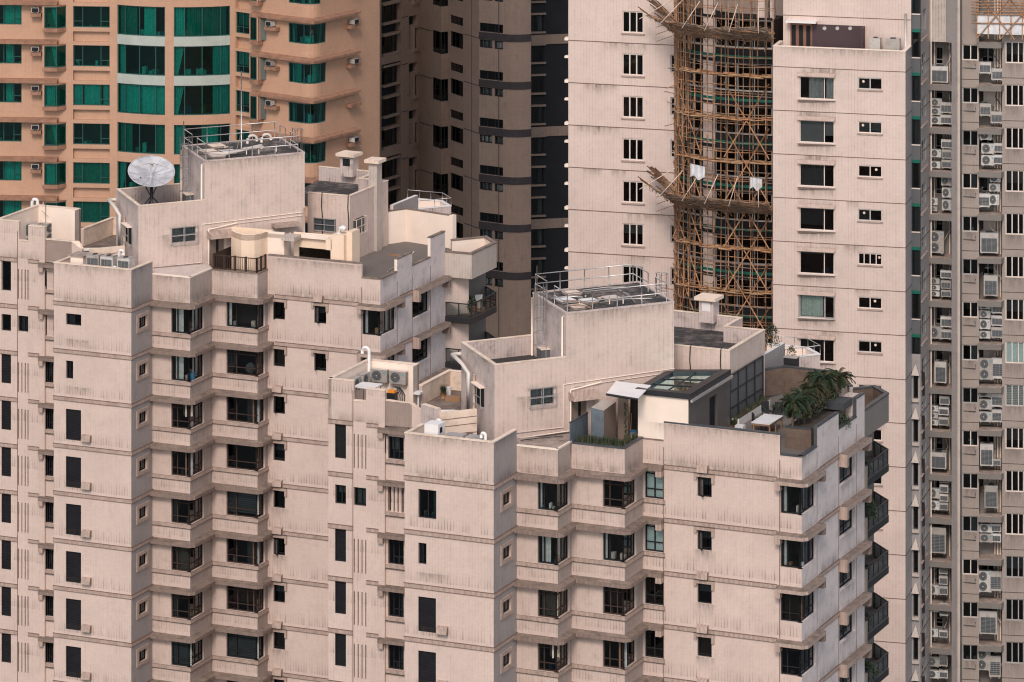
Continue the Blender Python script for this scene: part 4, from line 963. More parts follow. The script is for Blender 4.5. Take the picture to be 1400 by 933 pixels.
# ================= orange tower =================
def orange():
    o0 = P(-40, 333); TM = 'tile_orange'
    pa = walk(o0, [(-4.6, 58), (-4.6, 93), (-5.5, 159)])
    # bow: radius chosen so that it ends at px 317
    lo, hi = 5, 20
    for _ in range(40):
        R = (lo+hi)/2; q = arcpts(pa[-1], -30, 22, R, 12)[-1]
        if (q[0]/q[1])*F+CX < 317: lo = R
        else: hi = R
    bow = arcpts(pa[-1], -30, 22, R, 12)
    pr = walk(bow[-1], [(-40, 347), (-38, 394), (-38, 413)])
    co_ = arcpts(pr[-1], -38, 57, .95, 5)
    en = walk(co_[-1], [(57, 519)])
    rt = root('apartment_tower', (o0[0], o0[1], 0), 'orange residential tower with bowed teal glass windows, behind the dish', 'building')
    W = [Seg(pa[0], pa[1]), Seg(pa[1], pa[2]), Seg(pa[2], pa[3])]; top = H+2.5; dz = 3.03
    body = MB(); n = 7
    g = Seg(pa[0], pa[2]); holes = []
    z0, z1 = g.z(34, 18), g.z(7, 18)
    bx0, bx1 = g.s(60), g.s(80)
    for k in range(-1, n):
        a, b = z0-dz*k, z1-dz*k; u0, u1 = g.s(-20), g.s(29.5)
        if k < 0 and a > top-1: continue
        holes.append((u0, u1, a, b))
        window(rt, [(g, u0, u1)], a, b, r=.12, fm='frame_green', mull=[(.25, .5, .78)], trans=((.35, .78, 1, 0),), gl='glass_teal', room='room_teal', cur=random.choice([[(0, .55, .75, 'curtain_teal')], [(0, .5, 1, 'curtain_teal')], [(0, .45, .6, 'curtain_teal'), (0, .9, 1, 'curtain_teal')], []]), fw=.06, things=2)
        # projecting bay, its own left wall, floor and front
        b0, b1 = g.z(37, 62)-dz*k, g.z(8, 62)-dz*k; d = .62
        bp = [g.pt(bx0, 0), g.pt(bx0, d), g.pt(bx1, d), g.pt(bx1+.62, 0)]
        m = MB(); m.prism(bp, b0-.33, b0-.02, 'orange_ledge'); m.prism(bp, b1+.0, b1+.1, 'orange_ledge')
        m.face([(*bp[0], b0), (*bp[1], b0), (*bp[1], b1), (*bp[0], b1)], TM); q = Seg(bp[1], bp[2]); m.bar(q, 0, .14, -.1, 0, b0-.02, b1, TM); m.build('bay', rt)
        window_poly(rt, [q.pt(.15), bp[2], bp[3]], b0, b1, mulls=(.52,), r=.03, cur=random.choice([[(.05, .5, 'curtain_white')], [(.3, .6, 'curtain_teal', -1)], [(.02, .5, 'curtain_teal'), (.6, .95, 'curtain_teal')], []]), trans=(), things=1, depth=1.6)
        m = MB(); zl = g.z(53.5, 30)-dz*k; ledge(m, [g.pt(0), g.pt(bx1+.0), ], .68, zl-.3, zl, 'orange_ledge', 'orange_ledge', 0, .12); m.build('ledge', rt)
        zs = g.z(22, 46)-dz*k; m = MB(); m.bar(g, g.s(43.5), g.s(58), 0, .55, zs, zs+.28, 'orange_ledge'); m.build('air_conditioner_shelf', rt)
        if 0 <= k < 5: ac('box', g.pt(g.s(50), .35), zs+.30, -4.6, f'{["topmost","second","third","fourth","fifth"][k]} box air conditioner on a brown shelf, far left column of the orange tower', 'air conditioners on the orange tower')
    wall(body, g, 0, top, holes, TM)
    # recessed window column
    g = W[2]; holes = []
    for k in range(-1, n):
        u0, u1, a, b = on(g, (100, 150), 8.5, 37.5, 100); a -= dz*k; b -= dz*k
        if b > top: continue
        holes.append((u0, u1, a, b)); c0, c1 = g.z(57, 100)-dz*k, g.z(43, 100)-dz*k; holes.append((u0, u1, c0, c1, .32))
        body.face([(*g.pt(u0, -.32), c0), (*g.pt(u1, -.32), c0), (*g.pt(u1, -.32), c1), (*g.pt(u0, -.32), c1)], TM)
        window(rt, [(g, u0, u1)], a, b, r=.16, fm='frame_green', mull=[(.25, .75)], trans=((.28, 0, .25, 0), (.28, .75, 1, 0)), gl='glass_teal', room='room_teal', cur=random.choice([[(0, .0, .22, 'curtain_white'), (0, .28, .72, 'curtain_white'), (0, .8, .95, 'curtain_white')], [(0, .02, .98, 'curtain_deep')], [(0, .0, .25, 'curtain_deep'), (0, .8, 1, 'curtain_deep')], []]), things=4)
    wall(body, g, 0, top, holes, TM)
    # bow with two glazed bays and a pier
    bs = segs(bow); yl = (7, 47); gz = bs[0]
    a0, b0 = gz.z(47, 160), gz.z(6.5, 160)
    for i, s_ in enumerate(bs):
        if i in (0, 11): pass
    def cut(i0, f0, i1, f1):
        pts = [bs[i0].pt(bs[i0].L*f0)]+[bow[j] for j in range(i0+1, i1+1)]+[bs[i1].pt(bs[i1].L*f1)]; return pts
    left = cut(0, .12, 5, .30); pier = cut(5, .30, 6, .18); right = cut(6, .18, 11, .82)
    for k in range(-1, n):
        a, b = a0-dz*k, b0-dz*k
        if a > top: continue
        b = min(b, top)
        for j, pts in enumerate((left, right)):
            R_ = random.random()
            cu = [(.02, .3, 'curtain_deep'), (.78, .97, 'curtain_deep')] if R_ < .25 else [(.01, .18, 'curtain_teal', 1), (.7, .99, 'curtain_teal')] if R_ < .45 else [(.02, .2, 'curtain_white'), (.5, .8, 'curtain_teal')] if R_ < .7 else [(.02, .4, 'curtain_deep'), (.55, .8, 'curtain_teal')]
            if k in (1,) and j == 0: cu = [(.01, .16, 'curtain_teal')]
            if k == 2 and j == 0: cu = [(.01, .99, 'curtain_teal')]
            if k == 0 and j == 1: cu = [(.01, .2, 'curtain_teal'), (.22, .95, 'curtain_deep')]
            window_poly(rt, pts, a, b, mulls=(.17, .48, .81) if j == 0 else (.19, .5, .83), cur=cu, things=5, r=.08, depth=4)
            zt = a; zb_ = b0-dz*(k+1)
            m = MB(); o = offs(pts, .02); ii = offs(pts, -.2)
            for q in range(len(pts)-1):
                m.hexa([(*o[q], zb_), (*o[q+1], zb_), (*ii[q+1], zb_), (*ii[q], zb_), (*o[q], zt), (*o[q+1], zt), (*ii[q+1], zt), (*ii[q], zt)], 'white_band' if k in (0, 1) else TM)
            m.build('spandrel', rt)
    m = body
    for pts in (cut(0, 0, 0, .12), pier, cut(11, .82, 11, 1)):
        for q in range(len(pts)-1): m.face([(*pts[q], 0), (*pts[q+1], 0), (*pts[q+1], top), (*pts[q], top)], TM)
        for q in (0, -1): g_ = Seg(pts[0], pts[-1]); e_ = g_.pt(0 if q == 0 else g_.L, -.3); m.face([(*pts[q], 0), (*e_, 0), (*e_, top), (*pts[q], top)], TM)
    ll = [*left]; 
    for pts in (left, right):
        for q in range(len(pts)-1): m.face([(*pts[q], 0), (*pts[q+1], 0), (*pts[q+1], b0-dz*n-.0), (*pts[q], b0-dz*n)], TM)
    # narrow recessed column
    g = Seg(bow[-1], pr[1]); holes = []
    for k in range(-1, n):
        u0, u1, a, b = on(g, (322, 341), 16, 45, 322); a -= dz*k; b -= dz*k
        if b > top: continue
        c0, c1 = g.z(66, 322)-dz*k, g.z(50, 322)-dz*k
        holes += [(u0, u1, a, b), (u0, u1, c0, c1, .35)]
        body.face([(*g.pt(u0, -.35), c0), (*g.pt(u1, -.35), c0), (*g.pt(u1, -.35), c1), (*g.pt(u0, -.35), c1)], TM)
        window(rt, [(g, u0, u1)], a, b, r=.12, fm='frame_green', mull=[(.5,)], trans=(.3,), gl='glass_teal', room='room_teal', cur=[(0, .02, .98, 'curtain_green' if k == 1 else 'curtain_deep', .32)])
    wall(body, g, 0, top, holes, TM)
    # right wing
    g = Seg(pr[1], pr[3]); holes = []; uw = g.s(394.5); e = Seg(co_[-1], en[1]); ue = e.s(446)
    wp = [g.pt(uw)]+co_+[e.pt(ue)]
    for k in range(-1, n):
        a, b = g.z(58, 395)-dz*k, g.z(31, 395)-dz*k
        if b < top: holes.append((uw, g.L, a, b))
        if a < top: window_poly(rt, wp, a, min(b, top), mulls=(.14, .42, .56, .8), r=.07, trans=(), cur=random.choice([[(.02, .16, 'curtain_deep'), (.8, .97, 'curtain_deep')], [(.03, .3, 'curtain_teal'), (.62, .95, 'curtain_teal')], [(.03, .15, 'curtain_deep')]]), things=6, depth=3)
        zl = g.z(16.5, 348)-dz*k
        m = MB(); tip = isect(g.a, g.d, e.a, e.d); ledge(m, [g.pt(0), tip, e.pt(e.s(486))], .5, zl-.28, zl+.04, 'orange_ledge', 'orange_ledge', 0, .14); m.build('ledge', rt)
        b0_, b1_ = g.z(53, 348)-dz*k, g.z(22, 348)-dz*k; d = .6; v0, v1 = .05, g.s(362)-.15
        bp = [g.pt(v0, 0), g.pt(v0, d), g.pt(v1, d), g.pt(v1, 0)]
        m = MB(); m.prism(bp, b0_-.36, b0_-.02, 'orange_ledge'); m.prism(bp, b1_, b1_+.1, 'orange_ledge'); m.face([(*bp[2], b0_-.02), (*bp[3], b0_-.02), (*bp[3], b1_), (*bp[2], b1_)], TM); q = Seg(bp[1], bp[2]); m.bar(q, q.L-.15, q.L, -.1, 0, b0_-.02, b1_, TM); m.build('bay', rt)
        window_poly(rt, [bp[0], bp[1], q.pt(q.L-.16)], b0_, b1_, mulls=(), r=.03, cur=random.choice([[(.6, .95, 'curtain_teal')], [(.5, .8, 'curtain_teal')]]), depth=1.5)
        for (gg, x0, x1, ys, yaw, nm) in ((g, 367, 383, 40, -38, 'beside the middle bay windows'), (e, 473, 487, 39.5, 57, 'on the right-hand face')):
            zs = gg.z(ys, x0)-dz*k; m = MB(); m.bar(gg, gg.s(x0), gg.s(x1), 0, .5, zs, zs+.26, 'orange_ledge'); m.build('air_conditioner_shelf', rt)
            if 0 <= k < 5 and not (nm[0] == 'o' and k == 2): ac('box', gg.pt(gg.s((x0+x1)/2)-.1, .35), zs+.28, yaw, f'white box air conditioner {nm} of the orange tower, {["topmost","second","third","fourth","fifth"][k]} one down', 'air conditioners on the orange tower')
    wall(body, g, 0, top, holes, TM)
    for i in range(len(co_)-1):
        q = Seg(co_[i], co_[i+1]); wall(body, q, 0, top, [(0, q.L, g.z(58, 395)-dz*k, min(g.z(31, 395)-dz*k, top)) for k in range(-1, n) if g.z(58, 395)-dz*k < top], TM)
    wall(body, e, 0, top, [(0, ue, g.z(58, 395)-dz*k, g.z(31, 395)-dz*k) for k in range(0, n)], TM)
    bkp = [en[1], add(en[1], dr(120), 8), add(pa[0], dr(85), 14), pa[0]]
    for i in range(3): body.face([(*bkp[i], 0), (*bkp[i+1], 0), (*bkp[i+1], top), (*bkp[i], top)], TM)
    body.face([(*q, top) for q in pa[:1]+[pa[3]]+bow[1:]+pr[1:]+co_[1:]+bkp[:-1]], 'floor_grey')
    body.build('wall', rt)
orange()
# ================= dark-tiled brown tower and black wall behind =================
def brown():
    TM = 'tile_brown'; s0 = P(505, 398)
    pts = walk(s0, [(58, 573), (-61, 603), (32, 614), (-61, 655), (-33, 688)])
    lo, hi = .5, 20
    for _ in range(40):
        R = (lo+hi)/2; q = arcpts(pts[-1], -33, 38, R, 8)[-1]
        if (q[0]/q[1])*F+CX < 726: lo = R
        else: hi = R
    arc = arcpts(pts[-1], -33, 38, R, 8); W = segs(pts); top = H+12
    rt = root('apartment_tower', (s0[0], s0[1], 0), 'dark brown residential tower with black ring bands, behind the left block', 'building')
    body = MB(); hl = {i: [] for i in range(5)}
    # left face: black recess with windows
    g = W[0]; dy = 127.5; u0, u1 = g.s(521.5), g.s(548)
    for k in range(-1, 4):
        z1, z0 = g.z(-38+dy*k, 522), g.z(79+dy*k, 522); hl[0].append((u0, u1, z0, z1, .6))
        body.face([(*g.pt(u0, -.6), z0), (*g.pt(u1, -.6), z0), (*g.pt(u1, -.6), z1), (*g.pt(u0, -.6), z1)], 'wall_black')
    for k in range(0, 9):
        y = 9+42.6*k; z1, z0 = g.z(y, 526), g.z(y+22.5, 526); q = Seg(g.pt(0, -.3), g.pt(g.L, -.3)); a, b = g.s(526), g.s(546)
        m = MB(); m.bar(g, a-.1, b+.15, -.6, .0, z0-.25, z0-.05, 'tile_brown'); m.build('window_ledge', rt); m = MB(); m.bar(g, a-.1, b+.15, -.6, .0, z1+.05, z1+.25, 'tile_brown'); m.build('window_ledge', rt)
        window(rt, [(q, a, b)], z0-.05, z1+.05, r=.02, fm='frame_dark', mull=[(.2, .7)], gl='glass_dark', cur=[(0, .72, .97, 'curtain_grey')] if random.random() < .8 else [], depth=.28)
    # narrow black slot and boxed window
    u0, u1 = g.s(559), g.s(570)
    for k in range(-1, 6):
        y = 64.6*k; z1, z0 = g.z(y+23, 559), g.z(y+70, 559)-0; hl[0].append((u0, u1, z0, z1, .5))
        body.face([(*g.pt(u0, -.5), z0), (*g.pt(u1, -.5), z0), (*g.pt(u1, -.5), z1), (*g.pt(u0, -.5), z1)], 'wall_black')
        m = MB(); a, b = g.s(564.5), g.s(571.5); zz0, zz1 = g.z(y+67, 565), g.z(y+39, 565); m.bar(g, a, b, -.5, .1, zz0-.3, zz0, TM); m.bar(g, a, b, -.5, .1, zz1, zz1+.3, TM); m.bar(g, a, a+.25, -.5, .1, zz0, zz1, TM); m.build('window_surround', rt)
        window(rt, [(g, a+.27, b)], zz0, zz1, r=.05, mull=[()], trans=(.2,), cur=[(0, .1, .9, 'curtain_grey')], depth=.4)
    # wedge bay
    ga, gb = W[1], W[2]
    for k in range(-1, 6):
        y = 64.6*k; a0 = ga.s(591.5); z1, z0 = ga.z(41+y, 592), ga.z(71+y, 592); b1 = gb.L*.92
        hl[1].append((a0, ga.L, z0, z1)); hl[2].append((0, b1, z0, z1))
        window(rt, [(ga, a0, ga.L), (gb, 0, b1)], z0, z1, r=.05, mull=[(.3,), (.5,)], trans=(.5,) if k % 2 else (), things=3, cur=[(0, .1, .4, 'curtain_grey', .6)] if k % 2 else [], depth=2)
    g = W[3]
    for k in range(-1, 6):
        y = 64.6*k
        for (ya, yb) in ((20, 31.5), (42, 63)):
            u0, u1, z0, z1 = on(g, (615.5, 633), ya+y, yb+y, 615.5); hl[3].append((u0, u1, z0, z1)); window(rt, [(g, u0, u1)], z0, z1, r=.1, mull=[(.35, .7)], depth=1.5)
    g = W[4]
    for k in range(-1, 6):
        y = 64.8*k; u0, u1 = 0.05, g.L-.02
        z1, z0 = g.z(31+y, 656), g.z(43+y, 656); hl[4].append((u0, u1, z0, z1)); window(rt, [(g, u0, u1)], z0, z1, r=.1, mull=[(.33, .66)], depth=1.5)
        z3, z2 = g.z(54+y, 656), g.z(65+y, 656)
        for (a, b, c) in ((.05, .55*g.L, 1), (.64*g.L, g.L-.02, 0)):
            hl[4].append((a, b, z2, z3)); window(rt, [(g, a, b)], z2, z3, r=.1, fw=.1, mull=[(.33, .66)] if c else [()], gl='glass_clear', cur=[(0, .0, 1, 'curtain_white')] if (k+c) % 3 == 0 else [(0, .1, .9, 'curtain_grey')], depth=1.0)
        m = MB(); bp = [g.pt(0)]+arc; ledge(m, bp, .06, g.z(54+y, 656)+.04, g.z(43.5+y, 656), 'band_black', 'band_black'); m.build('ring_band', rt)
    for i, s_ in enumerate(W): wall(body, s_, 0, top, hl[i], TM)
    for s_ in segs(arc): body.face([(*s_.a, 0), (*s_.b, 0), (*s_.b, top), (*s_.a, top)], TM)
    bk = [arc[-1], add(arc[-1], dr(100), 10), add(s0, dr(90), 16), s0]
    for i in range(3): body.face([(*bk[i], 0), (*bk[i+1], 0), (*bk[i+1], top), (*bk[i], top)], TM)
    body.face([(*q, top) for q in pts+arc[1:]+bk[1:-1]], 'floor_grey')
    body.build('wall', rt)
    m = MB()
    for x in (645, 682): g = W[3] if x < 655 else W[4]; u = g.s(x); m.bar(g, u-.04, u+.04, -.02, .01, 20, top-1, 'band_black', skip=('k',))
    for k in range(-1, 6):
        for g, x in ((W[0], 549), (W[1], 574), (W[3], 634)):
            y = {549: 24, 574: 37.5, 634: 46}[x]+64.6*k; u = g.s(x); z = g.z(y, x); u2 = min(g.L, g.s({549: 558, 574: 591, 634: 655}[x])); m.bar(g, u, u2, 0, .02, z-.06, z, 'band_black', skip=('k',))
    m.build('wall_joint', rt)
brown()
def blackwall():
    s0 = P(715, 416); pts = walk(s0, [(12, 790)]); g = segs(pts)[0]; top = H+12
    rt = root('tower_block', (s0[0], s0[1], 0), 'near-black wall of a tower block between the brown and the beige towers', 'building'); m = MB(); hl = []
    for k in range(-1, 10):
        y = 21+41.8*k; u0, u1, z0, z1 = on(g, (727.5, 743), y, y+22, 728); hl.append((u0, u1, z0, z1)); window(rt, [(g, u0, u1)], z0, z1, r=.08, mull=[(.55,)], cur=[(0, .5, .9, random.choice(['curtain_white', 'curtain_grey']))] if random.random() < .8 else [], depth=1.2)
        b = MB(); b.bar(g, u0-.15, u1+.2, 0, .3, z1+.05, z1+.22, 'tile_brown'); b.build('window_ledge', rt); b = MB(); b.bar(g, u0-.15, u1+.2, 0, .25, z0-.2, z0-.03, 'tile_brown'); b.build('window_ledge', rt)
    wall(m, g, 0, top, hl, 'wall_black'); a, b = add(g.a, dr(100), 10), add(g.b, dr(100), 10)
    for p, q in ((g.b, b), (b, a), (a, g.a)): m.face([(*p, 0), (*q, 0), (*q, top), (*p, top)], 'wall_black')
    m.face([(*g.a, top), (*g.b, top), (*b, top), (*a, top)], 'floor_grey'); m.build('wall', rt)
    for k in range(3):
        z1, z0 = g.z(48+126*k, 728), g.z(61+126*k, 728); b = MB(); b.bar(g, g.s(726), g.L, 0, .12, z0, z1, 'tile_brown'); b.build('floor_band', rt)
blackwall()

# ================= pale tower with the bamboo scaffold =================
AA = -14.8
ar0 = P(1057, 294.8); arE = walk(ar0, [(AA, 1238)]); AR = Seg(*arE)
al0 = P(777, 304); AL = Seg(*walk(al0, [(-16.7, 924)]))
def tower_a():
    TM = 'tile_tower'
    rt = root('apartment_tower', (ar0[0], ar0[1], 0), 'tall pale pink tiled tower wrapped in bamboo scaffolding at its middle', 'building')
    body = MB(); top = H+10; zt = AR.z(62.5, 1057)
    # left leaf
    holes = []; dz = 3.0
    for k in range(0, 8):
        u0, u1, z0, z1 = on(AL, (850.5, 880), 45, 15, 850.5); z0, z1 = AL.z(44.8, 850.5)-dz*k, AL.z(15, 850.5)-dz*k
        holes.append((u0, u1, z0, z1))
        window(rt, [(AL, u0, u1)], z0, z1, r=.06, fm='frame_light' if k < 6 else 'white_metal', mull=[(.345, .665)], fw=.09, gl='glass_dark', cur=[(0, .0, .33, 'curtain_wine'), (0, .68, 1, 'curtain_wine')] if k == 2 else [(0, 0, 1, 'blind', .5)] if k in (5,) else [])
        m = MB(); m.bar(AL, u0-.05, u1+.1, 0, .1, z0-.1, z0-.01, 'soldier'); m.build('window_sill', rt)
        if k < 8:
            a, b = AL.s(916.5), AL.L; q0, q1 = AL.z(47, 916.5)-dz*k+.3, AL.z(18.5, 916.5)-dz*k+.1; holes.append((a, b-.01, q0, q1)); window(rt, [(AL, a, b-.01)], q0, q1, r=.06, fm='frame_grey' if k != 3 else 'white_metal', trans=(.28,), fw=.09)
    wall(body, AL, 0, top, holes, TM)
    sd = Seg(add(AL.a, dr(73.3), 10), AL.a); body.face([(*sd.a, 0), (*sd.b, 0), (*sd.b, top), (*sd.a, top)], TM)
    for k in range(13):
        m = MB(); z = AL.z(54.7, 777)-dz*k; m.bar(AL, 0, AL.L, -.02, .025, z-.05, z, 'groove', skip=('k',)); m.build('wall_joint', rt)
        m = MB(); m.bar(Seg(add(AL.a, dr(163.3), .28), AL.a), 0, .28, -.5, .0, z-.05, z+.15, 'cream'); m.build('ledge', rt)
        m = MB(); m.bar(Seg(add(AL.a, dr(163.3), .28), AL.a), 0, .28, -.4, .0, z-1.3, z-1.15, 'cream'); m.build('ledge', rt)
    # bowed glazed bay behind the scaffold
    lo, hi = 2, 20
    for _ in range(40):
        R = (lo+hi)/2; q = arcpts(AL.b, -62, -6, R, 9)[-1]
        if (q[0]/q[1])*F+CX < 1056: lo = R
        else: hi = R
    arc = arcpts(AL.b, -62, -6, R, 9)
    zb0 = AL.z(70, 924)
    for k in range(-1, 9):
        z = zb0-dz*k
        m = MB(); ledge(m, arc, .06, z-.22, z, 'wall_black', 'wall_black'); m.build('floor_band', rt)  # bands here and spandrels below blackened: gloom behind the scaffold put into colour
        a, b = z-dz+.0, z-.22
        pts = arc[0:5]; sp = MB()
        window_poly(rt, arc[0:4]+[Seg(arc[3], arc[4]).pt(Seg(arc[3], arc[4]).L*.25)], a+.85, b, mulls=(.3, .66), r=.05, fm='frame_grey', gl='glass_dark', room='room', cur=[])
        window_poly(rt, [Seg(arc[4], arc[5]).pt(.35)]+arc[5:], a+.85, b, mulls=(.2, .4, .7), r=.05, fm='frame_grey', gl='glass_dark', room='room', cur=[])
        m = MB()
        for q in range(9):
            s_ = Seg(arc[q], arc[q+1]); m.face([(*s_.pt(0, -.03), a), (*s_.pt(s_.L, -.03), a), (*s_.pt(s_.L, -.03), a+.85), (*s_.pt(0, -.03), a+.85)], 'wall_black')
            m.bar(s_, 0, s_.L, -.02, .02, a+.12, a+.30, 'teal_strip', skip=('k',)); m.bar(s_, 0, s_.L, -.02, .05, a+.83, a+.9, 'alu', skip=('k',))
        m.build('spandrel', rt)
    sA = Seg(arc[3], arc[4]); sB = Seg(arc[4], arc[5])
    for g_, u0, u1 in ((sA, sA.L*.25, sA.L), (sB, 0, .35)): body.face([(*g_.pt(u0), 0), (*g_.pt(u1), 0), (*g_.pt(u1), top), (*g_.pt(u0), top)], TM)
    for q in range(9): body.face([(*arc[q], 0), (*arc[q+1], 0), (*arc[q+1], zb0-dz*9), (*arc[q], zb0-dz*9)], TM)
    body.face([(*arc[-1], 0), (*ar0, 0), (*ar0, zt), (*arc[-1], zt)], TM)
    # right leaf
    holes = []
    for k in range(0, 15):
        if k < 8:
            u0, u1 = AR.s(1093), AR.s(1140.5); z0, z1 = AR.z(135, 1093)-dz*k, AR.z(104.5, 1093)-dz*k; holes.append((u0, u1, z0, z1))
            cu = [[(0, .25, .66, 'curtain_grey'), (0, .75, 1, 'curtain_grey')], [(0, .0, .68, 'shutter_grey'), (0, .72, 1, 'shutter_grey', .3)], [(0, 0, .68, 'curtain_grey')], [(0, .0, .68, 'shutter_grey', .2)], [(0, 0, .7, 'blind', .85)], [(0, .02, .66, 'curtain_green')], [(0, 0, .7, 'shutter_grey', .5)], []][k]
            window(rt, [(AR, u0, u1)], z0, z1, r=.08, fm='frame_light' if k not in (5,) else 'frame_grey', mull=[(.71,)], fw=.06, gl='glass_clear' if k in (0, 1, 5) else 'glass_dark', cur=cu, things=2 if k == 4 else 0)
            m = MB(); p3 = lambda u, t, z: (*AR.pt(u, t), z)
            m.hexa([p3(u0-.12, .22, z1+.04), p3(u1+.05, .22, z1+.04), p3(u1+.05, 0, z1+.03), p3(u0-.12, 0, z1+.03), p3(u0-.15, .08, z1+.28), p3(u1+.1, .08, z1+.28), p3(u1+.1, 0, z1+.30), p3(u0-.15, 0, z1+.30)], 'soldier'); m.build('window_hood', rt)
            m = MB(); m.hexa([p3(u0-.05, .10, z0-.22), p3(u1, .02, z0-.12), p3(u1, 0, z0-.12), p3(u0-.05, 0, z0-.22), p3(u0-.1, .25, z0-.03), p3(u1+.1, .18, z0-.03), p3(u1+.1, 0, z0-.01), p3(u0-.1, 0, z0-.01)], {'*': 'soldier', 'top': 'frame_light'}); m.build('window_sill', rt)
            if k == 5:
                for (ua, yaw) in ((u0, 150), (u0+(u1-u0)*.73, 10)):
                    m = MB(); g_ = Seg(AR.pt(ua, .02), add(AR.pt(ua, .02), dr(AA+yaw if yaw > 90 else AA-yaw), .45 if yaw > 90 else .7)); 
                    for (q0, q1, r0, r1) in ((0, g_.L, z0, z0+.06), (0, g_.L, z1-.06, z1), (0, .05, z0+.06, z1-.06), (g_.L-.05, g_.L, z0+.06, z1-.06)): m.bar(g_, q0, q1, -.04, 0, r0, r1, 'frame_grey')
                    m.build('open_casement', rt)
        if k < 8: stain(rt, AR, u0-.3, u1+.3, z0-1.1, z0-.2); stain(rt, AR, u0-.4, u1+.4, z1+.25, z1+.8, 'soot_rising')
        u0, u1 = AR.s(1173), AR.s(1206); z0, z1 = AR.z(122, 1173)-dz*k, AR.z(106, 1173)-dz*k; holes.append((u0, u1, z0, z1))
        w = window(rt, [(AR, u0, u1)], z0, z1, r=.05, fm='frame_light' if k % 3 else 'white_metal', mull=[(.5,)] if k != 4 else [(.25, .5, .75)], fw=.07, gl='glass_dark', cur=[(0, 0, .5, 'shutter_grey')] if k in (0, 3) else [(0, 0, 1, 'blind', .1)] if k in (1,) else [(0, 0, 1, 'curtain_beige')] if k == 3 else [], depth=1.2)
        m = MB(); f = [.22, .2, .75, .25, .88, .7, .72][k % 7]; uc = u0+(u1-u0)*f; zc = z1-.27
        m.face([(*AR.pt(uc+.09*cos(t), -.06), zc+.09*sin(t)) for t in [2*pi*i/12 for i in range(12)]], 'cream_dirty'); m.build('extractor_fan', w)
        m = MB(); m.bar(AR, u0-.05, u1+.05, 0, .08, z0-.1, z0-.005, 'soldier'); m.build('window_sill', rt)
    wall(body, AR, 0, zt, holes, TM)
    for k in range(15):
        m = MB(); z = AR.z(90.5, 1057)-dz*k; m.bar(AR, 0, AR.L, -.02, .02, z-.045, z, 'groove', skip=('k',)); m.build('wall_joint', rt)
    for k in range(12): a_ = random.uniform(0, AR.L-2.5); z_ = AR.z(90.5, 1057)-dz*k; stain(rt, AR, a_, a_+random.uniform(1, 2.5), z_-.9, z_-.05); a_ = random.uniform(0, AL.L-2.5); z_ = AL.z(54.7, 777)-dz*(k % 7); stain(rt, AL, a_, a_+random.uniform(1, 2.5), z_-.9, z_-.05)
    stain(rt, AR, 0, AR.L, zt-.9, zt-.05)
    # terrace on top, set-back wall above
    s1 = add(AR.a, dr(75.2), 2.3); s2 = add(AR.b, dr(75.2), 2.3); zd = zt-1.15
    m = MB(); parapet(m, [s1, AR.a, AR.b, s2], zd, zt, TM, outer=False, th=.22, cap='cream', inner='cream', capt=.05); m.build('parapet', rt)
    body.face([(*q, zd) for q in (AR.a, AR.b, s2, s1)], 'slab_pale')
    body.face([(*s1, 0), (*AR.a, 0), (*AR.a, zt), (*s1, zt)], TM)
    UP = Seg(add(s1, dr(AA), .25), s2); body.face([(*UP.a, zd), (*UP.b, zd), (*UP.b, top), (*UP.a, top)], TM)
    us = Seg(add(UP.a, dr(75), 6), UP.a); body.face([(*us.a, 0), (*us.b, 0), (*us.b, top), (*us.a, top)], TM)
    m = MB(); z = UP.z(20, 1065); m.bar(UP, 0, UP.L, -.02, .02, z-.045, z, 'groove', skip=('k',)); m.build('wall_joint', rt)
    m = MB(); c0 = add(arc[-1], dr(20), .6); 
    for i, (px, w_) in enumerate(((1041, .55), (1049.5, .2), (1056.5, .3))):
        q = P(px, 298.5); m.box((*q, zb0+.2), w_, .5, top-zb0, 'tile_tower' if i != 1 else 'tile_brown', AA)
    m.build('pier', rt)
    # brown folding door, awning, wine-red wall with lamps
    z0 = zd; g = UP; a, b = g.s(1081), g.s(1111); zh = g.z(31, 1081)
    m = MB(); m.bar(g, a, b, .02, .1, z0, zh, 'brown_door')
    for i in range(3): c0 = a+(b-a)*(i+.17)/3; m.bar(g, c0, c0+(b-a)*.19, .1, .112, z0+.2, zh-.15, 'frame_dark')
    m.build('folding_door', rt)
    m = MB(); m.bar(g, g.s(1077), g.s(1118), 0, .8, zh+.1, zh+.22, 'white_paint'); m.build('awning', rt)
    m = MB(); c0 = g.s(1183); m.bar(g, b, c0, .02, .14, z0, g.z(33, 1111), 'wine_wall'); m.bar(g, c0-.12, c0, .14, 1.15, z0, g.z(33, 1111), 'wine_wall'); m.build('partition', rt)
    for px in (1128, 1145.5, 1163):
        u = g.s(px); m = MB(); z = g.z(38.5, px); m.tube([(*g.pt(u, .14), z), (*g.pt(u, .22), z)], .13, 'alu', 12); m.build('wall_lamp', rt)
    m = MB(); u = g.s(1238.5); m.tube([(*g.pt(u, .15), zd), (*g.pt(u, .15), g.z(18, 1238))], .08, 'white_paint', 8); m.build('downpipe', rt)
    ac('big', AR.pt(AR.s(1193), -1.2), zd, AA+180, 'cream air conditioner left of two on the terrace high on the scaffolded tower', 'air conditioners on the high terrace', (.6, .8, 1.15))
    ac('big', AR.pt(AR.s(1217), -1.2), zd, AA+180, 'wider cream air conditioner beside the white pipe on the high terrace', 'air conditioners on the high terrace', (.82, .8, 1.15))
    # side: short return, front-facing strip, long return with windows
    p0 = AR.b; p1 = add(p0, dr(75.2), tpx(p0, dr(75.2), 1246.5)); p2 = add(p1, dr(AA), tpx(p1, dr(AA), 1258.5)); p3_ = add(p2, dr(75.2), tpx(p2, dr(75.2), 1271))
    S0, S1_, SD = Seg(p0, p1), Seg(p1, p2), Seg(p2, p3_)
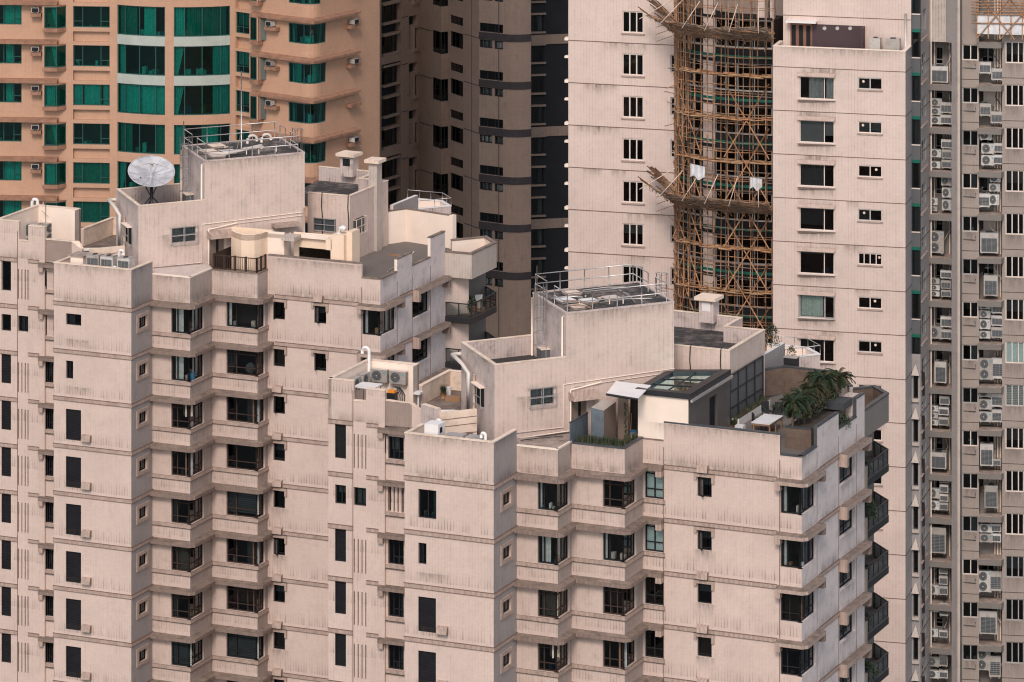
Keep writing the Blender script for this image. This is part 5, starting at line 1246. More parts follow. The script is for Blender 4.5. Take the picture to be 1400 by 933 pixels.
    body.face([(*p0, 0), (*p1, 0), (*p1, zt), (*p0, zt)], 'tile_side'); body.face([(*s2, zt), (*p1, zt), (*p1, top), (*s2, top)], 'tile_side')
    holes = []; ua, ub = SD.L*.12, SD.L*.62
    for k in range(0, 16):
        z1, z0 = SD.z(15, 1261)-dz*k, SD.z(45, 1261)-dz*k
        holes.append((ua, ub, z0, z1))
        window(rt, [(SD, ua, ub)], z0, z1, r=.08, mull=[(.35, .7)], fm='frame_grey', gl='glass_dark', cur=[(0, .1, .4, 'curtain_grey')] if k % 2 else [], depth=.9)
        m = MB(); m.bar(SD, ua-.3, ub+.3, 0, .1, z0-.5, z0-.4, 'soldier'); m.build('window_sill', rt)
    wall(body, SD, 0, top, holes, 'tile_side')
    zg = S1_.z(484, 1247); hl = []; na, nb = S1_.L*.18, S1_.L*.72
    for k in range(8):
        z1, z0 = S1_.z(513, 1247)-dz*k, S1_.z(545, 1247)-dz*k; hl.append((na, nb, z0, z1)); window(rt, [(S1_, na, nb)], z0, z1, r=.2, gl='glass_dark', depth=.8)
        m = MB(); um = (na+nb)/2; p3 = lambda u, t, z: (*S1_.pt(u, t), z)
        A_, B_, C_ = (na-.12, z1+.03), (nb+.12, z1+.03), (um, z1+.8)
        m.face([p3(A_[0], .25, A_[1]), p3(B_[0], .25, B_[1]), p3(C_[0], .02, C_[1])], 'tile_slat'); m.face([p3(A_[0], 0, A_[1]), p3(A_[0], .25, A_[1]), p3(C_[0], .02, C_[1])], 'tile_slat'); m.face([p3(B_[0], .25, B_[1]), p3(B_[0], 0, B_[1]), p3(C_[0], .02, C_[1])], 'tile_side'); m.face([p3(A_[0], 0, A_[1]), p3(B_[0], 0, B_[1]), p3(B_[0], .25, B_[1]), p3(A_[0], .25, A_[1])], 'grime'); m.build('window_gable', rt)
        m = MB(); m.bar(S1_, na-.08, nb+.08, 0, .18, z0-.2, z0-.01, 'tile_slat'); m.build('window_sill', rt)
    wall(body, S1_, 0, zg, hl, 'tile_side')
    for g_ in (S0, SD):
        for k in range(15):
            m = MB(); z = AR.z(90.5, 1057)-dz*k-.03; m.bar(g_, 0, g_.L, -.02, .02, z-.04, z, 'grime', skip=('k',)); m.build('wall_joint', rt)
    m = MB(); m.face([(*S1_.pt(0, -.3), zg), (*S1_.pt(S1_.L, -.3), zg), (*S1_.pt(S1_.L, -.3), top), (*S1_.pt(0, -.3), top)], 'room'); m.build('wall_backing', rt)
    for k in range(-1, 9):
        zz = S1_.z(38, 1247)-dz*k; m = MB()
        if zz-.3 < zg: continue
        m.bar(S1_, 0, S1_.L, -.25, .02, zz-.3, zz+.9, 'shutter_grey'); m.bar(S1_, 0, S1_.L, .021, .05, zz-.30, zz-.08, 'teal_strip'); m.bar(S1_, 0, S1_.L, .021, .06, zz+.9, zz+.98, 'frame_light'); m.build('spandrel', rt)
        z1 = zz-.3; z0 = max(zz+.98-dz, zg); m = MB()
        for (u0, u1, a, b) in ((0, S1_.L, z0, z0+.06), (0, .1, z0+.06, z1), (S1_.L-.14, S1_.L, z0+.06, z1)): m.bar(S1_, u0, u1, -.12, -.02, a, b, 'frame_dark')
        w = m.build('window', rt); m = MB(); m.face([(*S1_.pt(.1, -.07), z0+.06), (*S1_.pt(S1_.L-.14, -.07), z0+.06), (*S1_.pt(S1_.L-.14, -.07), z1), (*S1_.pt(.1, -.07), z1)], 'glass_dark'); m.build('pane', w)
        if k % 3: curtain(w, S1_, .15, .5, -.18, z0+.06, z1, 'curtain_grey')
    bk = [add(AL.a, dr(73.3), 10), add(SD.b, dr(100), 8), SD.b]
    for i in range(2): body.face([(*bk[i], 0), (*bk[i+1], 0), (*bk[i+1], top), (*bk[i], top)], TM)
    body.face([(*q, top) for q in (AL.a, *arc, UP.a, UP.b, p1, p2, SD.b, bk[1], bk[0])], 'floor_grey')
    body.build('wall', rt)
    return rt, arc, zb0, SD
towA, ARC, ZB0, SD = tower_a()

# ================= bamboo scaffold =================
def scaffold():
    rt = root('bamboo_scaffold', (*ARC[4], 0), 'bamboo scaffold lashed round the bowed corner of the pale tower', 'scaffold')
    raw = offs(ARC+[add(ARC[-1], dr(AA), .3)], 1.25); raw = [q for q in raw if q[0]/q[1]*F+CX > 926]
    pts = [P(922, raw[0][1]+1.6)]+raw
    L = [0]
    for k in range(len(pts)-1): L.append(L[-1]+hypot(pts[k+1][0]-pts[k][0], pts[k+1][1]-pts[k][1]))
    def at(s, o=0):
        for k in range(len(pts)-1):
            if s <= L[k+1] or k == len(pts)-2:
                g = Seg(pts[k], pts[k+1]); return g.pt(s-L[k], o)
    zlo, zhi = Zp(520, 297), H+7; T = L[-1]; n_ = 0
    rest = MB(); cnt = [0]
    def pole(name, a, b, r=.045, mat='bamboo', bend=.03):
        mid = tuple((a[i]+b[i])/2+random.uniform(-bend, bend) for i in range(3))
        return a, mid, b, r, mat
    poles = []
    N = 17
    for i in range(N+1):
        s = T*i/N
        for off, mt in ((0, 'bamboo'), (-.75, 'bamboo_grey'))[:1 if i % 2 else 2]:
            z = zlo; 
            while z < zhi:
                h = random.uniform(5.5, 7); q = at(min(max(s+random.uniform(-.05, .05), 0), T), off+random.uniform(-.04, .04)); q2 = at(min(max(s+random.uniform(-.06, .06), 0), T), off)
                poles.append(('upright', (*q, z), (*q2, min(z+h, zhi)), random.uniform(.024, .042), mt)); z += h-.5
    z = zlo; j = 0
    while z < zhi:
        for a in range(6):
            s0, s1 = T*a/6-.2, T*(a+1)/6+.2
            for off in (.06,) if j % 3 else (.06, -.8):
                q0, q1 = at(max(s0, 0), off), at(min(s1, T), off); poles.append(('ledger', (*q0, z+random.uniform(-.05, .05)), (*q1, z+random.uniform(-.05, .05)), random.uniform(.017, .03), random.choice(['bamboo', 'bamboo', 'bamboo_grey'])))
        z += .66; j += 1
    # braces
    for k in range(6):
        z = zlo+k*3.1
        for s0, s1 in ((T*.05, T*.42), (T*.62, T*.97)):
            poles.append(('brace', (*at(s0, .12), z), (*at(s1, .12), z+5.2), .05, 'bamboo')); poles.append(('brace', (*at(s1, .14), z), (*at(s0, .14), z+5.2), .05, 'bamboo'))
    big = [p for p in poles if p[0] != 'ledger'][:46]+[p for p in poles if p[0] == 'brace'][:18]
    seen = set(map(id, big)); big = [p for p in poles if id(p) in seen][:95]; seen = set(map(id, big))
    for nm, a, b, r, mt in big:
        m = MB(); mid = tuple((a[i]+b[i])/2+random.uniform(-.03, .03) for i in range(3)); m.tube([a, mid, b], r, mt, 5); m.build(nm, rt)
    for _ in range(150):
        s = random.uniform(0, T*.98); z = random.uniform(zlo, zhi); s2 = min(T, max(0, s+random.uniform(-1.6, 1.6))); o = random.uniform(-.9, .2)
        poles.append(('ledger', (*at(s, o), z), (*at(s2, o+random.uniform(-.4, .3)), z+random.uniform(-1.0, 1.0)), random.uniform(.014, .026), random.choice(['bamboo', 'bamboo_grey', 'bamboo_grey'])))
    # dense run of uprights at the left flank, seen end-on
    for _ in range(95):
        s = random.uniform(-.1, 1.9); o = random.uniform(-1.0, .15); g = Seg(pts[0], pts[1]); q = g.pt(-.1+s*.8, o*.8-.1); z = random.uniform(zlo-1, zhi-3); h = random.uniform(3, 7)
        poles.append(('upright', (*q, z), (q[0]+random.uniform(-.12, .12), q[1], z+h), random.uniform(.035, .06), random.choice(['bamboo', 'bamboo', 'bamboo_grey'])))
    for _ in range(110):
        g = Seg(pts[0], pts[1]); q = g.pt(random.uniform(-.2, 1.4), random.uniform(-.6, .1)); z = random.uniform(zlo, zhi); a = random.uniform(0, 180)
        poles.append(('ledger', (*q, z), (q[0]+cos(radians(a))*1.0, q[1]+sin(radians(a))*.8, z+random.uniform(-.4, .4)), .03, random.choice(['bamboo', 'bamboo_grey'])))
    for nm, a, b, r, mt in poles:
        if id((nm, a, b, r, mt)) in seen: continue
    for p in poles:
        if id(p) in seen: continue
        nm, a, b, r, mt = p; rest.tube([a, b], r, mt, 4)
    tag(rest.build('poles', rt), kind='stuff')
    # platforms each storey
    for k in range(-1, 9):
        z = ZB0-3.0*k-.9; m = MB()
        for a in range(12):
            s0, s1 = T*a/12, T*(a+1)/12
            for off in (.1, -.15, -.4, -.65):
                if random.random() < .85:
                    q0, q1 = at(s0-.1 if a else 0, off), at(min(s1+.1, T), off+random.uniform(-.05, .05)); zz = z+random.uniform(-.06, .06); m.tube([(*q0, zz), (*q1, zz+random.uniform(-.05, .05))], random.uniform(.04, .075), random.choice(['plank', 'bamboo']), 4)
        m.build('platform', rt)
    # catch fans of split bamboo leaning outwards
    for zf in (Zp(56, 296), Zp(292, 296)):
        m = MB()
        for _ in range(430):
            s = random.uniform(-.2, T); q = at(max(s, 0), .1); q = (q[0]-max(-s, 0), q[1]); ln = random.uniform(1.2, 2.4); tt = random.uniform(0, .9)
            p0 = at(max(s, 0), .1+tt*2.0); p0 = (p0[0]-max(-s, 0), p0[1]); dz_ = tt*1.25
            s2 = s+random.uniform(.5, 2.2); p1 = at(min(max(s2, 0), T), .1+tt*2.0+random.uniform(-.2, .3))
            m.tube([(*p0, zf+dz_+random.uniform(-.08, .08)), (*p1, zf+dz_+random.uniform(-.18, .12))], random.uniform(.016, .035), random.choice(['bamboo', 'bamboo_grey', 'bamboo_grey']), 4)
        for i in range(9):
            s = T*i/9; m.tube([(*at(s, -.3), zf-.4), (*at(s, 2.6), zf+1.65)], .035, 'bamboo', 4)
        for i in range(6):
            s = T*(i+.3)/6; m.tube([(*at(s, -.2), zf+2.4), (*at(min(s+.3, T), 2.6), zf+.9)], .03, 'cream_dirty', 4)
        # fan end that juts past the flank
        g = Seg(pts[0], pts[1])
        for i in range(46):
            t = random.uniform(0, 1); a = g.pt(-.2, .1+t*.5); b = (a[0]-.7-random.uniform(0, .5), a[1]-.2); z = zf+.2+t*.9
            m.tube([(a[0]+.9, a[1], z-.55), (b[0]+random.uniform(-.3, .2), b[1], z+1.05+random.uniform(-.1, .25))], random.uniform(.018, .04), random.choice(['bamboo_grey', 'bamboo']), 4)
        for i in range(4):
            a = g.pt(0, .1); m.tube([(a[0]+1.6, a[1], zf+1.6-i*.5), (a[0]-1.2, a[1]-.3, zf+.7-i*.5)], .02, 'bamboo', 4)
        m.build('catch_fan', rt)
    for (s, y, w, h) in ((T*.33, 232, 1.5, .95), (T*.83, 243, 1.0, .8), (.1, 206, .5, .6)):
        q = at(s, .25); m = MB(); z = Zp(y, 296); n = 8; a0 = at(s+w*.8, .25)
        for i in range(n):
            f0, f1 = i/n, (i+1)/n; pa_, pb = (q[0]+(a0[0]-q[0])*f0, q[1]+(a0[1]-q[1])*f0), (q[0]+(a0[0]-q[0])*f1, q[1]+(a0[1]-q[1])*f1)
            m.face([(pa_[0], pa_[1]-.12*sin(i*2), z-h+.15*sin(i)), (pb[0], pb[1]-.12*sin(i*2+2), z-h+.15*sin(i+1)), (pb[0], pb[1], z-.1*f1), (pa_[0], pa_[1], z-.1*f0)], 'tarp', True)
        m.build('tarpaulin', rt)
scaffold()
# ================= service tower with the air-conditioner wells, far right =================
def service():
    TG = 'tile_annex'; top = H+10; dz = 3.0
    q0 = SD.b; ang = AA
    g1 = Seg(q0, add(q0, dr(75.2), 1.5)); b0 = g1.b; b1 = add(b0, dr(ang), tpx(b0, dr(ang), 1300.5)); back = Seg(b0, b1)
    f1 = add(q0, dr(ang), tpx(q0, dr(ang), 1293)); fl = Seg(q0, f1); s1 = add(f1, dr(-45), tpx(f1, dr(-45), 1309)); sl_ = Seg(f1, s1); e1 = add(s1, dr(ang), tpx(s1, dr(ang), 1312.5)); ed = Seg(s1, e1)
    rt = root('service_tower', (*q0, 0), 'weathered grey-pink tower at the right edge with air-conditioner wells between its windows', 'building')
    body = MB(); zt = fl.z(57, 1272)
    hb = []
    for k in range(15):
        y = 59.2*k; u0, u1 = back.s(1279), back.s(1289.5); z1, z0 = back.z(64+y, 1279), back.z(88+y, 1279); hb.append((u0, u1, z0, z1))
        window(rt, [(back, u0, u1)], z0, z1, r=.08, fm='frame_grey', trans=(.28,), depth=.9)
    wall(body, back, 0, zt, hb, 'tile_grey'); body.face([(*g1.a, 0), (*g1.b, 0), (*g1.b, top), (*g1.a, top)], 'tile_side')
    body.face([(*fl.a, zt), (*fl.b, zt), (*fl.b, top), (*fl.a, top)], 'tile_slat'); u = sl_.s(1301)
    body.face([(*sl_.a, zt), (*sl_.pt(u), zt), (*sl_.pt(u), top), (*sl_.a, top)], 'tile_side'); body.face([(*sl_.pt(u), 0), (*sl_.b, 0), (*sl_.b, top), (*sl_.pt(u), top)], 'tile_side')
    body.face([(*b1, 0), (*sl_.pt(u), 0), (*sl_.pt(u), zt), (*b1, zt)], 'tile_grey')
    body.face([(*q, zt) for q in (fl.a, fl.b, sl_.pt(u), b1, b0)], 'grime')
    body.face([(*ed.a, 0), (*ed.b, 0), (*ed.b, top), (*ed.a, top)], 'tile_slat')
    # the C wing
    c0 = add(ed.b, dr(75.2), .9); body.face([(*ed.b, 0), (*c0, 0), (*c0, top), (*ed.b, top)], 'tile_grey')
    C1 = Seg(c0, add(c0, dr(-9), tpx(c0, dr(-9), 1338.5))); w0 = add(C1.b, dr(81), 1.3); w1 = add(w0, dr(-9), tpx(w0, dr(-9), 1371)); wb = Seg(w0, w1)
    c2 = add(w1, dr(-99), 1.1); C2 = Seg(c2, add(c2, dr(-9), tpx(c2, dr(-9), 1425)))
    h1 = []; h2 = []
    for k in range(16):
        y = 58.6*k
        u0, u1 = 0.02, C1.s(1337.5); z1, z0 = C1.z(61+y, 1315), C1.z(82.5+y, 1315); h1.append((u0, u1, z0, z1))
        window(rt, [(C1, u0, u1)], z0, z1, r=.08, fm=['frame_light', 'frame_grey', 'white_metal'][(k*2) % 3], mull=[(.52,)], fw=.07, cur=[(0, .55, .9, 'curtain_grey')] if k % 4 == 3 else [], things=3 if k % 5 == 4 else 0, depth=1.2)
        m = MB(); 
        m.bar(C1, 0, C1.L, -.01, .02, z0-1.335, z0-1.3, 'grime'); m.build('wall_joint', rt); m = MB(); z = z0-.5; m.tube([(*C1.pt(.1, .06), z), (*C1.pt(C1.L*.8, .06), z-.05), (*C1.pt(C1.L*.8, .06), z+.25)], .025, 'steel_rail', 5)
        m.build('wall_pipe', rt)
        u0, u1 = C2.s(1374.5), C2.s(1400); z1, z0 = C2.z(57+y, 1375), C2.z(86.5+y, 1375); h2.append((u0, u1, z0, z1))
        window(rt, [(C2, u0, u1)], z0, z1, r=.08, fm='white_metal' if k in (8,) else 'frame_light' if k < 12 else 'frame_grey', mull=[(.36, .70)], fw=.075, gl='glass_dark' if k not in (7, 8) else 'glass_clear', cur=[(0, 0, 1, 'frosted', .0 if k == 7 else .0)] if k in (7,) else [(0, 0, 1, 'blind')] if k == 8 else [(0, .05, .9, 'curtain_grey', .35)] if k % 3 == 0 else [], depth=1.4)
        m = MB(); z = z0-1.0; m.bar(C2, 0, C2.L, -.01, .02, z-.035, z, 'grime'); m.build('wall_joint', rt)
        # slabs of the wells
        if k < 16:
            ys = 52.5+58.6*k; z = wb.z(ys+1, 1345); P0 = add(C1.b, dr(-189), .0)
            a, b = C1.pt(C1.L-.08, .35), C1.pt(C1.L+1.55, .35); ch = C2.pt(.12, .0)
            m = MB(); poly = [a, b, ch, C2.a, wb.pt(wb.L), wb.pt(0), C1.pt(C1.L-.08)]; m.prism(poly, z-.38, z, 'tile_grey', top='slab_dirty'); m.build('well_slab', rt)
        z = fl.z(115+59.2*k, 1275) if k < 15 else None
        if z:
            m = MB(); poly = [fl.pt(-.05, .25), fl.pt(fl.L, .25), sl_.pt(u), b1, b0, q0]; m.prism(poly, z-.40, z, 'tile_grey', top='slab_dirty'); m.build('well_slab', rt)
    wall(body, C1, 0, top, h1, TG); wall(body, C2, 0, top, h2, TG)
    hw = []
    for k in range(16):
        z1, z0 = wb.z(64+58.6*k, 1345), wb.z(86+58.6*k, 1345); u0, u1 = wb.L*.08, wb.L*.62; hw.append((u0, u1, z0, z1)); 
        if k % 3 != 1: window(rt, [(wb, u0, u1)], z0, z1, r=.05, fm='frame_grey', mull=[(.5,)], cur=[(0, .1, .5, 'curtain_wine')] if k == 7 else [], depth=.9)
        else:
            m = MB(); m.bar(wb, u0, u1, -.08, -.02, z0, z1, 'tile_slat'); m.build('panel', rt)
    wall(body, wb, 0, top, hw, 'tile_grey'); body.face([(*C1.b, 0), (*w0, 0), (*w0, top), (*C1.b, top)], 'tile_grey'); body.face([(*w1, 0), (*c2, 0), (*c2, top), (*w1, top)], 'tile_grey')
    bk = [C2.b, add(C2.b, dr(80), 12), add(q0, dr(90), 14), q0]
    for i in range(3): body.face([(*bk[i], 0), (*bk[i+1], 0), (*bk[i+1], top), (*bk[i], top)], TG)
    body.build('wall', rt)
    for k in range(0, 16, 1):
        z = wb.z(62+58.6*k, 1345); m = MB(); a_ = wb.pt(wb.L*random.uniform(.5, .8), .15); m.tube([(*a_, z), (a_[0]-.2, a_[1]-.4, z-.5), (a_[0]+.3, a_[1]-.5, z-1.2)], .03, random.choice(['fan_dark', 'cream_dirty', 'pvc']), 5); m.build('hose', rt)
        z = back.z(62+59.2*k, 1285); m = MB(); a_ = back.pt(back.L*random.uniform(.55, .9), .12); m.tube([(*a_, z), (a_[0]+.15, a_[1]-.3, z-.7), (a_[0]-.2, a_[1]-.4, z-1.4)], .03, random.choice(['fan_dark', 'cream_dirty', 'pvc']), 5); m.build('hose', rt)
        stain(rt, C1, .1, C1.L-.1, C1.z(82.5+58.6*k, 1315)-1.2, C1.z(82.5+58.6*k, 1315)-.02); stain(rt, C2, .1, C2.s(1400), C2.z(86.5+58.6*k, 1375)-1.2, C2.z(86.5+58.6*k, 1375)-.02)
    for i, (uu, g_, off, r) in enumerate(((wb.L*.78, wb, .12, .07), (wb.L*.90, wb, .12, .07), (wb.L*.66, wb, .1, .045), (back.L*.93, back, .1, .05), (.12, back, .12, .05))):
        m = MB(); zz = top if i < 3 else zt; m.tube([(*g_.pt(uu, off), 20), (*g_.pt(uu, off), zz)], r, 'cream', 6, caps=False); m.build('downpipe', rt)
    m = MB(); m.tube([(*SD.pt(SD.L, .1), 20), (*SD.pt(SD.L, .1), top)], .05, 'cream', 6, caps=False); m.build('downpipe', rt)
    # ---- air conditioners
    ORD = ['topmost', 'second', 'third', 'fourth', 'fifth', 'sixth', 'seventh', 'eighth', 'ninth', 'tenth', 'eleventh', 'twelfth', 'thirteenth', 'fourteenth', 'fifteenth', 'lowest']
    base = {'single': (.84, .66), 'double': (.95, 1.4), 'big': (1.2, 1.55), 'side': (.84, .74)}
    cnt = {}
    def place(well, k, px0, px1, py0, py1, kind, side=False):
        G_ = Seg(fl.pt(-.2, -.1), fl.pt(6, -.1)) if well == 'L' else Seg(C1.pt(0, -.05), C1.pt(8, -.05))
        if side and well == 'L': G_ = Seg(fl.pt(-.2, .05), fl.pt(6, .05))
        u = G_.s((px0+px1)/2); Y = G_.pt(u)[1]; z = Zp(py1, Y)+.02; h = (py1-py0)*Y/F; w = (px1-px0)*Y/F
        yaw = ang if well == 'L' else -9
        key = (well, k); i = cnt.get(key, 0); cnt[key] = i+1
        nm = {'single': 'one-fan', 'double': 'tall two-fan', 'big': 'large grille-fronted', 'side': 'end-on'}[kind if not side else 'side']
        wl = 'left' if well == 'L' else 'right'
        posn = ['bottom', 'next one up', 'third one up', 'fourth one up', 'fifth one up', 'sixth one up', 'seventh one up'][i]
        label = f'{nm} air conditioner on the {ORD[k]} ledge, {wl} well, {posn}'
        if side:
            kk = 'side'; s_ = (.8, max(.5, w/.36), h/.74); p = G_.pt(u, -.45); yy = yaw+22
            s_ = (min(1.0, w/.36*.85), 1.0, h/.74); p = G_.pt(u, -.35); yy = yaw
        else: s_ = (w/base[kind][0], .9, h/base[kind][1]); p = G_.pt(u, -.3); yy = yaw
        o = ac('side' if side else kind, p, z, yy+(4 if random.random() < .3 else 0), label, 'air conditioners in the wells of the right-hand tower', s_)
        if z-Zp(py1, Y) >= 0 and i: pass
    L_ = {0: [(1272, 1296, 91, 114, 'big')], 1: [(1272, 1287, 160.5, 172, 'single'), (1272, 1287, 148.5, 159.5, 'single'), (1272, 1287, 136, 147.5, 'single'), (1289, 1297, 158.5, 172, 'single', 1), (1289, 1297, 141.5, 157, 'single', 1)],
        2: [(1272, 1285, 222, 232, 'single'), (1272, 1286, 205.5, 217, 'single'), (1290, 1297, 220, 232, 'single', 1), (1290, 1297, 206, 219, 'single', 1), (1290, 1298, 192, 205, 'single', 1)],
        3: [(1287, 1301, 274.5, 290, 'single'), (1287, 1301, 258, 272.5, 'single'), (1286, 1300, 242.5, 256, 'single'), (1270, 1281, 284, 290.5, 'single'), (1270, 1281, 272, 282, 'single')],
        4: [(1269, 1290, 317.5, 348.5, 'double')], 5: [(1271, 1284, 399.5, 407, 'single'), (1271, 1284, 391, 398.5, 'single'), (1271, 1284, 382, 390, 'single'), (1289, 1296, 398, 408, 'single', 1), (1289, 1296, 385, 397, 'single', 1), (1289, 1297, 371, 383, 'single', 1)],
        6: [(1269, 1288, 448, 466, 'single'), (1289, 1297, 452, 466, 'single', 1), (1289, 1297, 434, 450, 'single', 1)], 7: [(1278, 1294, 495, 525, 'big')],
        8: [(1268, 1282, 575, 583.5, 'single'), (1268, 1282, 565.5, 574, 'single'), (1268, 1282, 556, 564.5, 'single'), (1286, 1293, 572, 584, 'single', 1), (1286, 1293, 558, 570, 'single', 1), (1287, 1294, 543, 556, 'single', 1)],
        9: [(1270, 1294, 619, 642, 'big')], 10: [(1269, 1284, 686, 699.5, 'single'), (1269, 1284, 669, 684, 'single'), (1269, 1285, 649, 658, 'single'), (1287, 1293, 689, 700, 'single', 1), (1287, 1293, 677, 688, 'single', 1), (1287, 1293, 664, 676, 'single', 1), (1287, 1294, 651, 663, 'single', 1)],
        11: [(1269, 1293, 722, 758, 'big')], 12: [(1268, 1283, 801, 815.5, 'single'), (1268, 1281, 766, 777, 'single'), (1286, 1292, 803, 816, 'single', 1), (1286, 1292, 789, 802, 'single', 1), (1286, 1292, 770, 788, 'single', 1)],
        13: [(1267, 1282, 861, 873, 'single'), (1267, 1283, 828, 839, 'single'), (1286, 1292, 863, 874, 'single', 1), (1287, 1293, 826, 845, 'single', 1)], 14: [(1267, 1284, 918, 930, 'single'), (1267, 1284, 899.5, 914, 'single'), (1286, 1292, 918, 930, 'single', 1), (1286, 1292, 896, 914, 'single', 1)]}
    R_ = {0: [(1320.5, 1345, 18.5, 51, 'big')], 1: [(1358, 1369, 95, 112, 'single', 1), (1342, 1351, 86, 103, 'single', 1)], 2: [(1358, 1367, 154, 171, 'single', 1), (1343, 1351, 143, 161, 'single', 1)],
        3: [(1341.5, 1359, 213.5, 228.5, 'single'), (1341.5, 1359, 197.5, 212.5, 'single'), (1339, 1356, 180, 193.5, 'single'), (1361, 1369, 213, 227, 'single', 1), (1362, 1369, 197, 211, 'single', 1)],
        4: [(1352, 1366, 267, 283, 'single'), (1352, 1367, 252.5, 264, 'single'), (1353, 1368, 241, 251, 'single'), (1341, 1349, 266, 286, 'single', 1)],
        5: [(1340, 1365, 319, 347.5, 'big')], 6: [(1345, 1364, 377, 406, 'big')],
        7: [(1339, 1354, 454, 465, 'single'), (1339, 1354, 438, 452.5, 'single'), (1339, 1354, 426, 437, 'single'), (1339, 1354, 414, 425, 'single'), (1359, 1367, 449, 464.5, 'single', 1), (1359, 1367, 433, 448, 'single', 1), (1359, 1368, 416, 431, 'single', 1)],
        8: [(1338.5, 1357, 491.5, 521.5, 'double'), (1359.5, 1368, 491, 521.5, 'single', 1)], 9: [(1338, 1356, 564.5, 579.5, 'single'), (1338, 1356, 547.5, 562.5, 'single'), (1338, 1356, 531.5, 545.5, 'single'), (1359, 1366, 561.5, 580, 'single', 1), (1359, 1367, 540, 559, 'single', 1)],
        10: [(1340, 1358, 607.5, 638.5, 'big'), (1359, 1365, 629, 639, 'single', 1)], 11: [(1346, 1364, 665, 696, 'big')], 12: [(1339, 1357, 731.5, 744, 'single'), (1339, 1357, 718, 730.5, 'single'), (1339, 1357, 705, 717, 'single'), (1358, 1365, 731, 744, 'single', 1), (1358, 1365, 718, 730, 'single', 1)],
        13: [(1337, 1355, 782, 812, 'double'), (1357, 1365, 783, 812, 'single', 1)], 14: [(1339, 1363, 836, 868.5, 'big')], 15: [(1335, 1354, 889, 919, 'double'), (1356, 1364, 899, 930, 'single', 1)]}
    for D_, nm in ((L_, 'L'), (R_, 'R')):
        for k, lst in D_.items():
            for t in lst: place(nm, k, *t[:5], side=len(t) > 5)
    # bamboo staging with white sheeting at the top right
    sc = root('bamboo_scaffold', (*C2.pt(0, .8), Zp(46, 300)), 'small bamboo staging with white sheeting at the top right corner', 'scaffold')
    g = Seg(C2.pt(-1.7, .9), C2.pt(3, .9)); zb_, zt_ = g.z(47, 1350), top
    for i in range(7): u = g.L*i/6; m = MB(); m.tube([(*g.pt(u), zb_-.3), (*g.pt(u+.05), zt_)], .04, 'bamboo', 5); m.build('upright', sc)
    for i, z in enumerate((g.z(32, 1350), g.z(20, 1350), g.z(16, 1350), g.z(11, 1350), g.z(7, 1350), g.z(3, 1350))): m = MB(); m.tube([(*g.pt(-.4, .06), z), (*g.pt(g.L, .06), z+.05)], .04, 'bamboo', 5); m.build('ledger', sc)
    for a, b in ((0, 2.6), (2.6, 0), (1.6, 4.4), (4.4, 2)): m = MB(); m.tube([(*g.pt(a, .1), zb_-.3), (*g.pt(b, .12), zb_+2.9)], .04, 'bamboo', 5); m.build('brace', sc)
    m = MB(); n = 14
    for i in range(n):
        a, b = g.L*i/n, g.L*(i+1)/n; m.face([(*g.pt(a, -.06*(i % 2)), zb_), (*g.pt(b, -.06*((i+1) % 2)), zb_), (*g.pt(b, -.05), g.z(21, 1350)), (*g.pt(a, -.05), g.z(21, 1350))], 'tarp', True)
    m.build('sheeting', sc)
service()
# ================= things on the roofs =================
U, V, C_, E_ = dr(UA), dr(VA), dr(CA), dr(EA)
def gooseneck(parent, p, z, h, r=.07, R=.25, a=180, mat='white_paint', name='vent_pipe'):
    d = dr(a); m = MB(); m.tube([(*p, z), (*p, z+h)]+[(p[0]+d[0]*(R-R*cos(t)), p[1]+d[1]*(R-R*cos(t)), z+h+R*sin(t)) for t in [pi*i/8 for i in range(1, 9)]]+[(p[0]+d[0]*2*R, p[1]+d[1]*2*R, z+h-.15)], r, mat, 10); return m.build(name, parent)
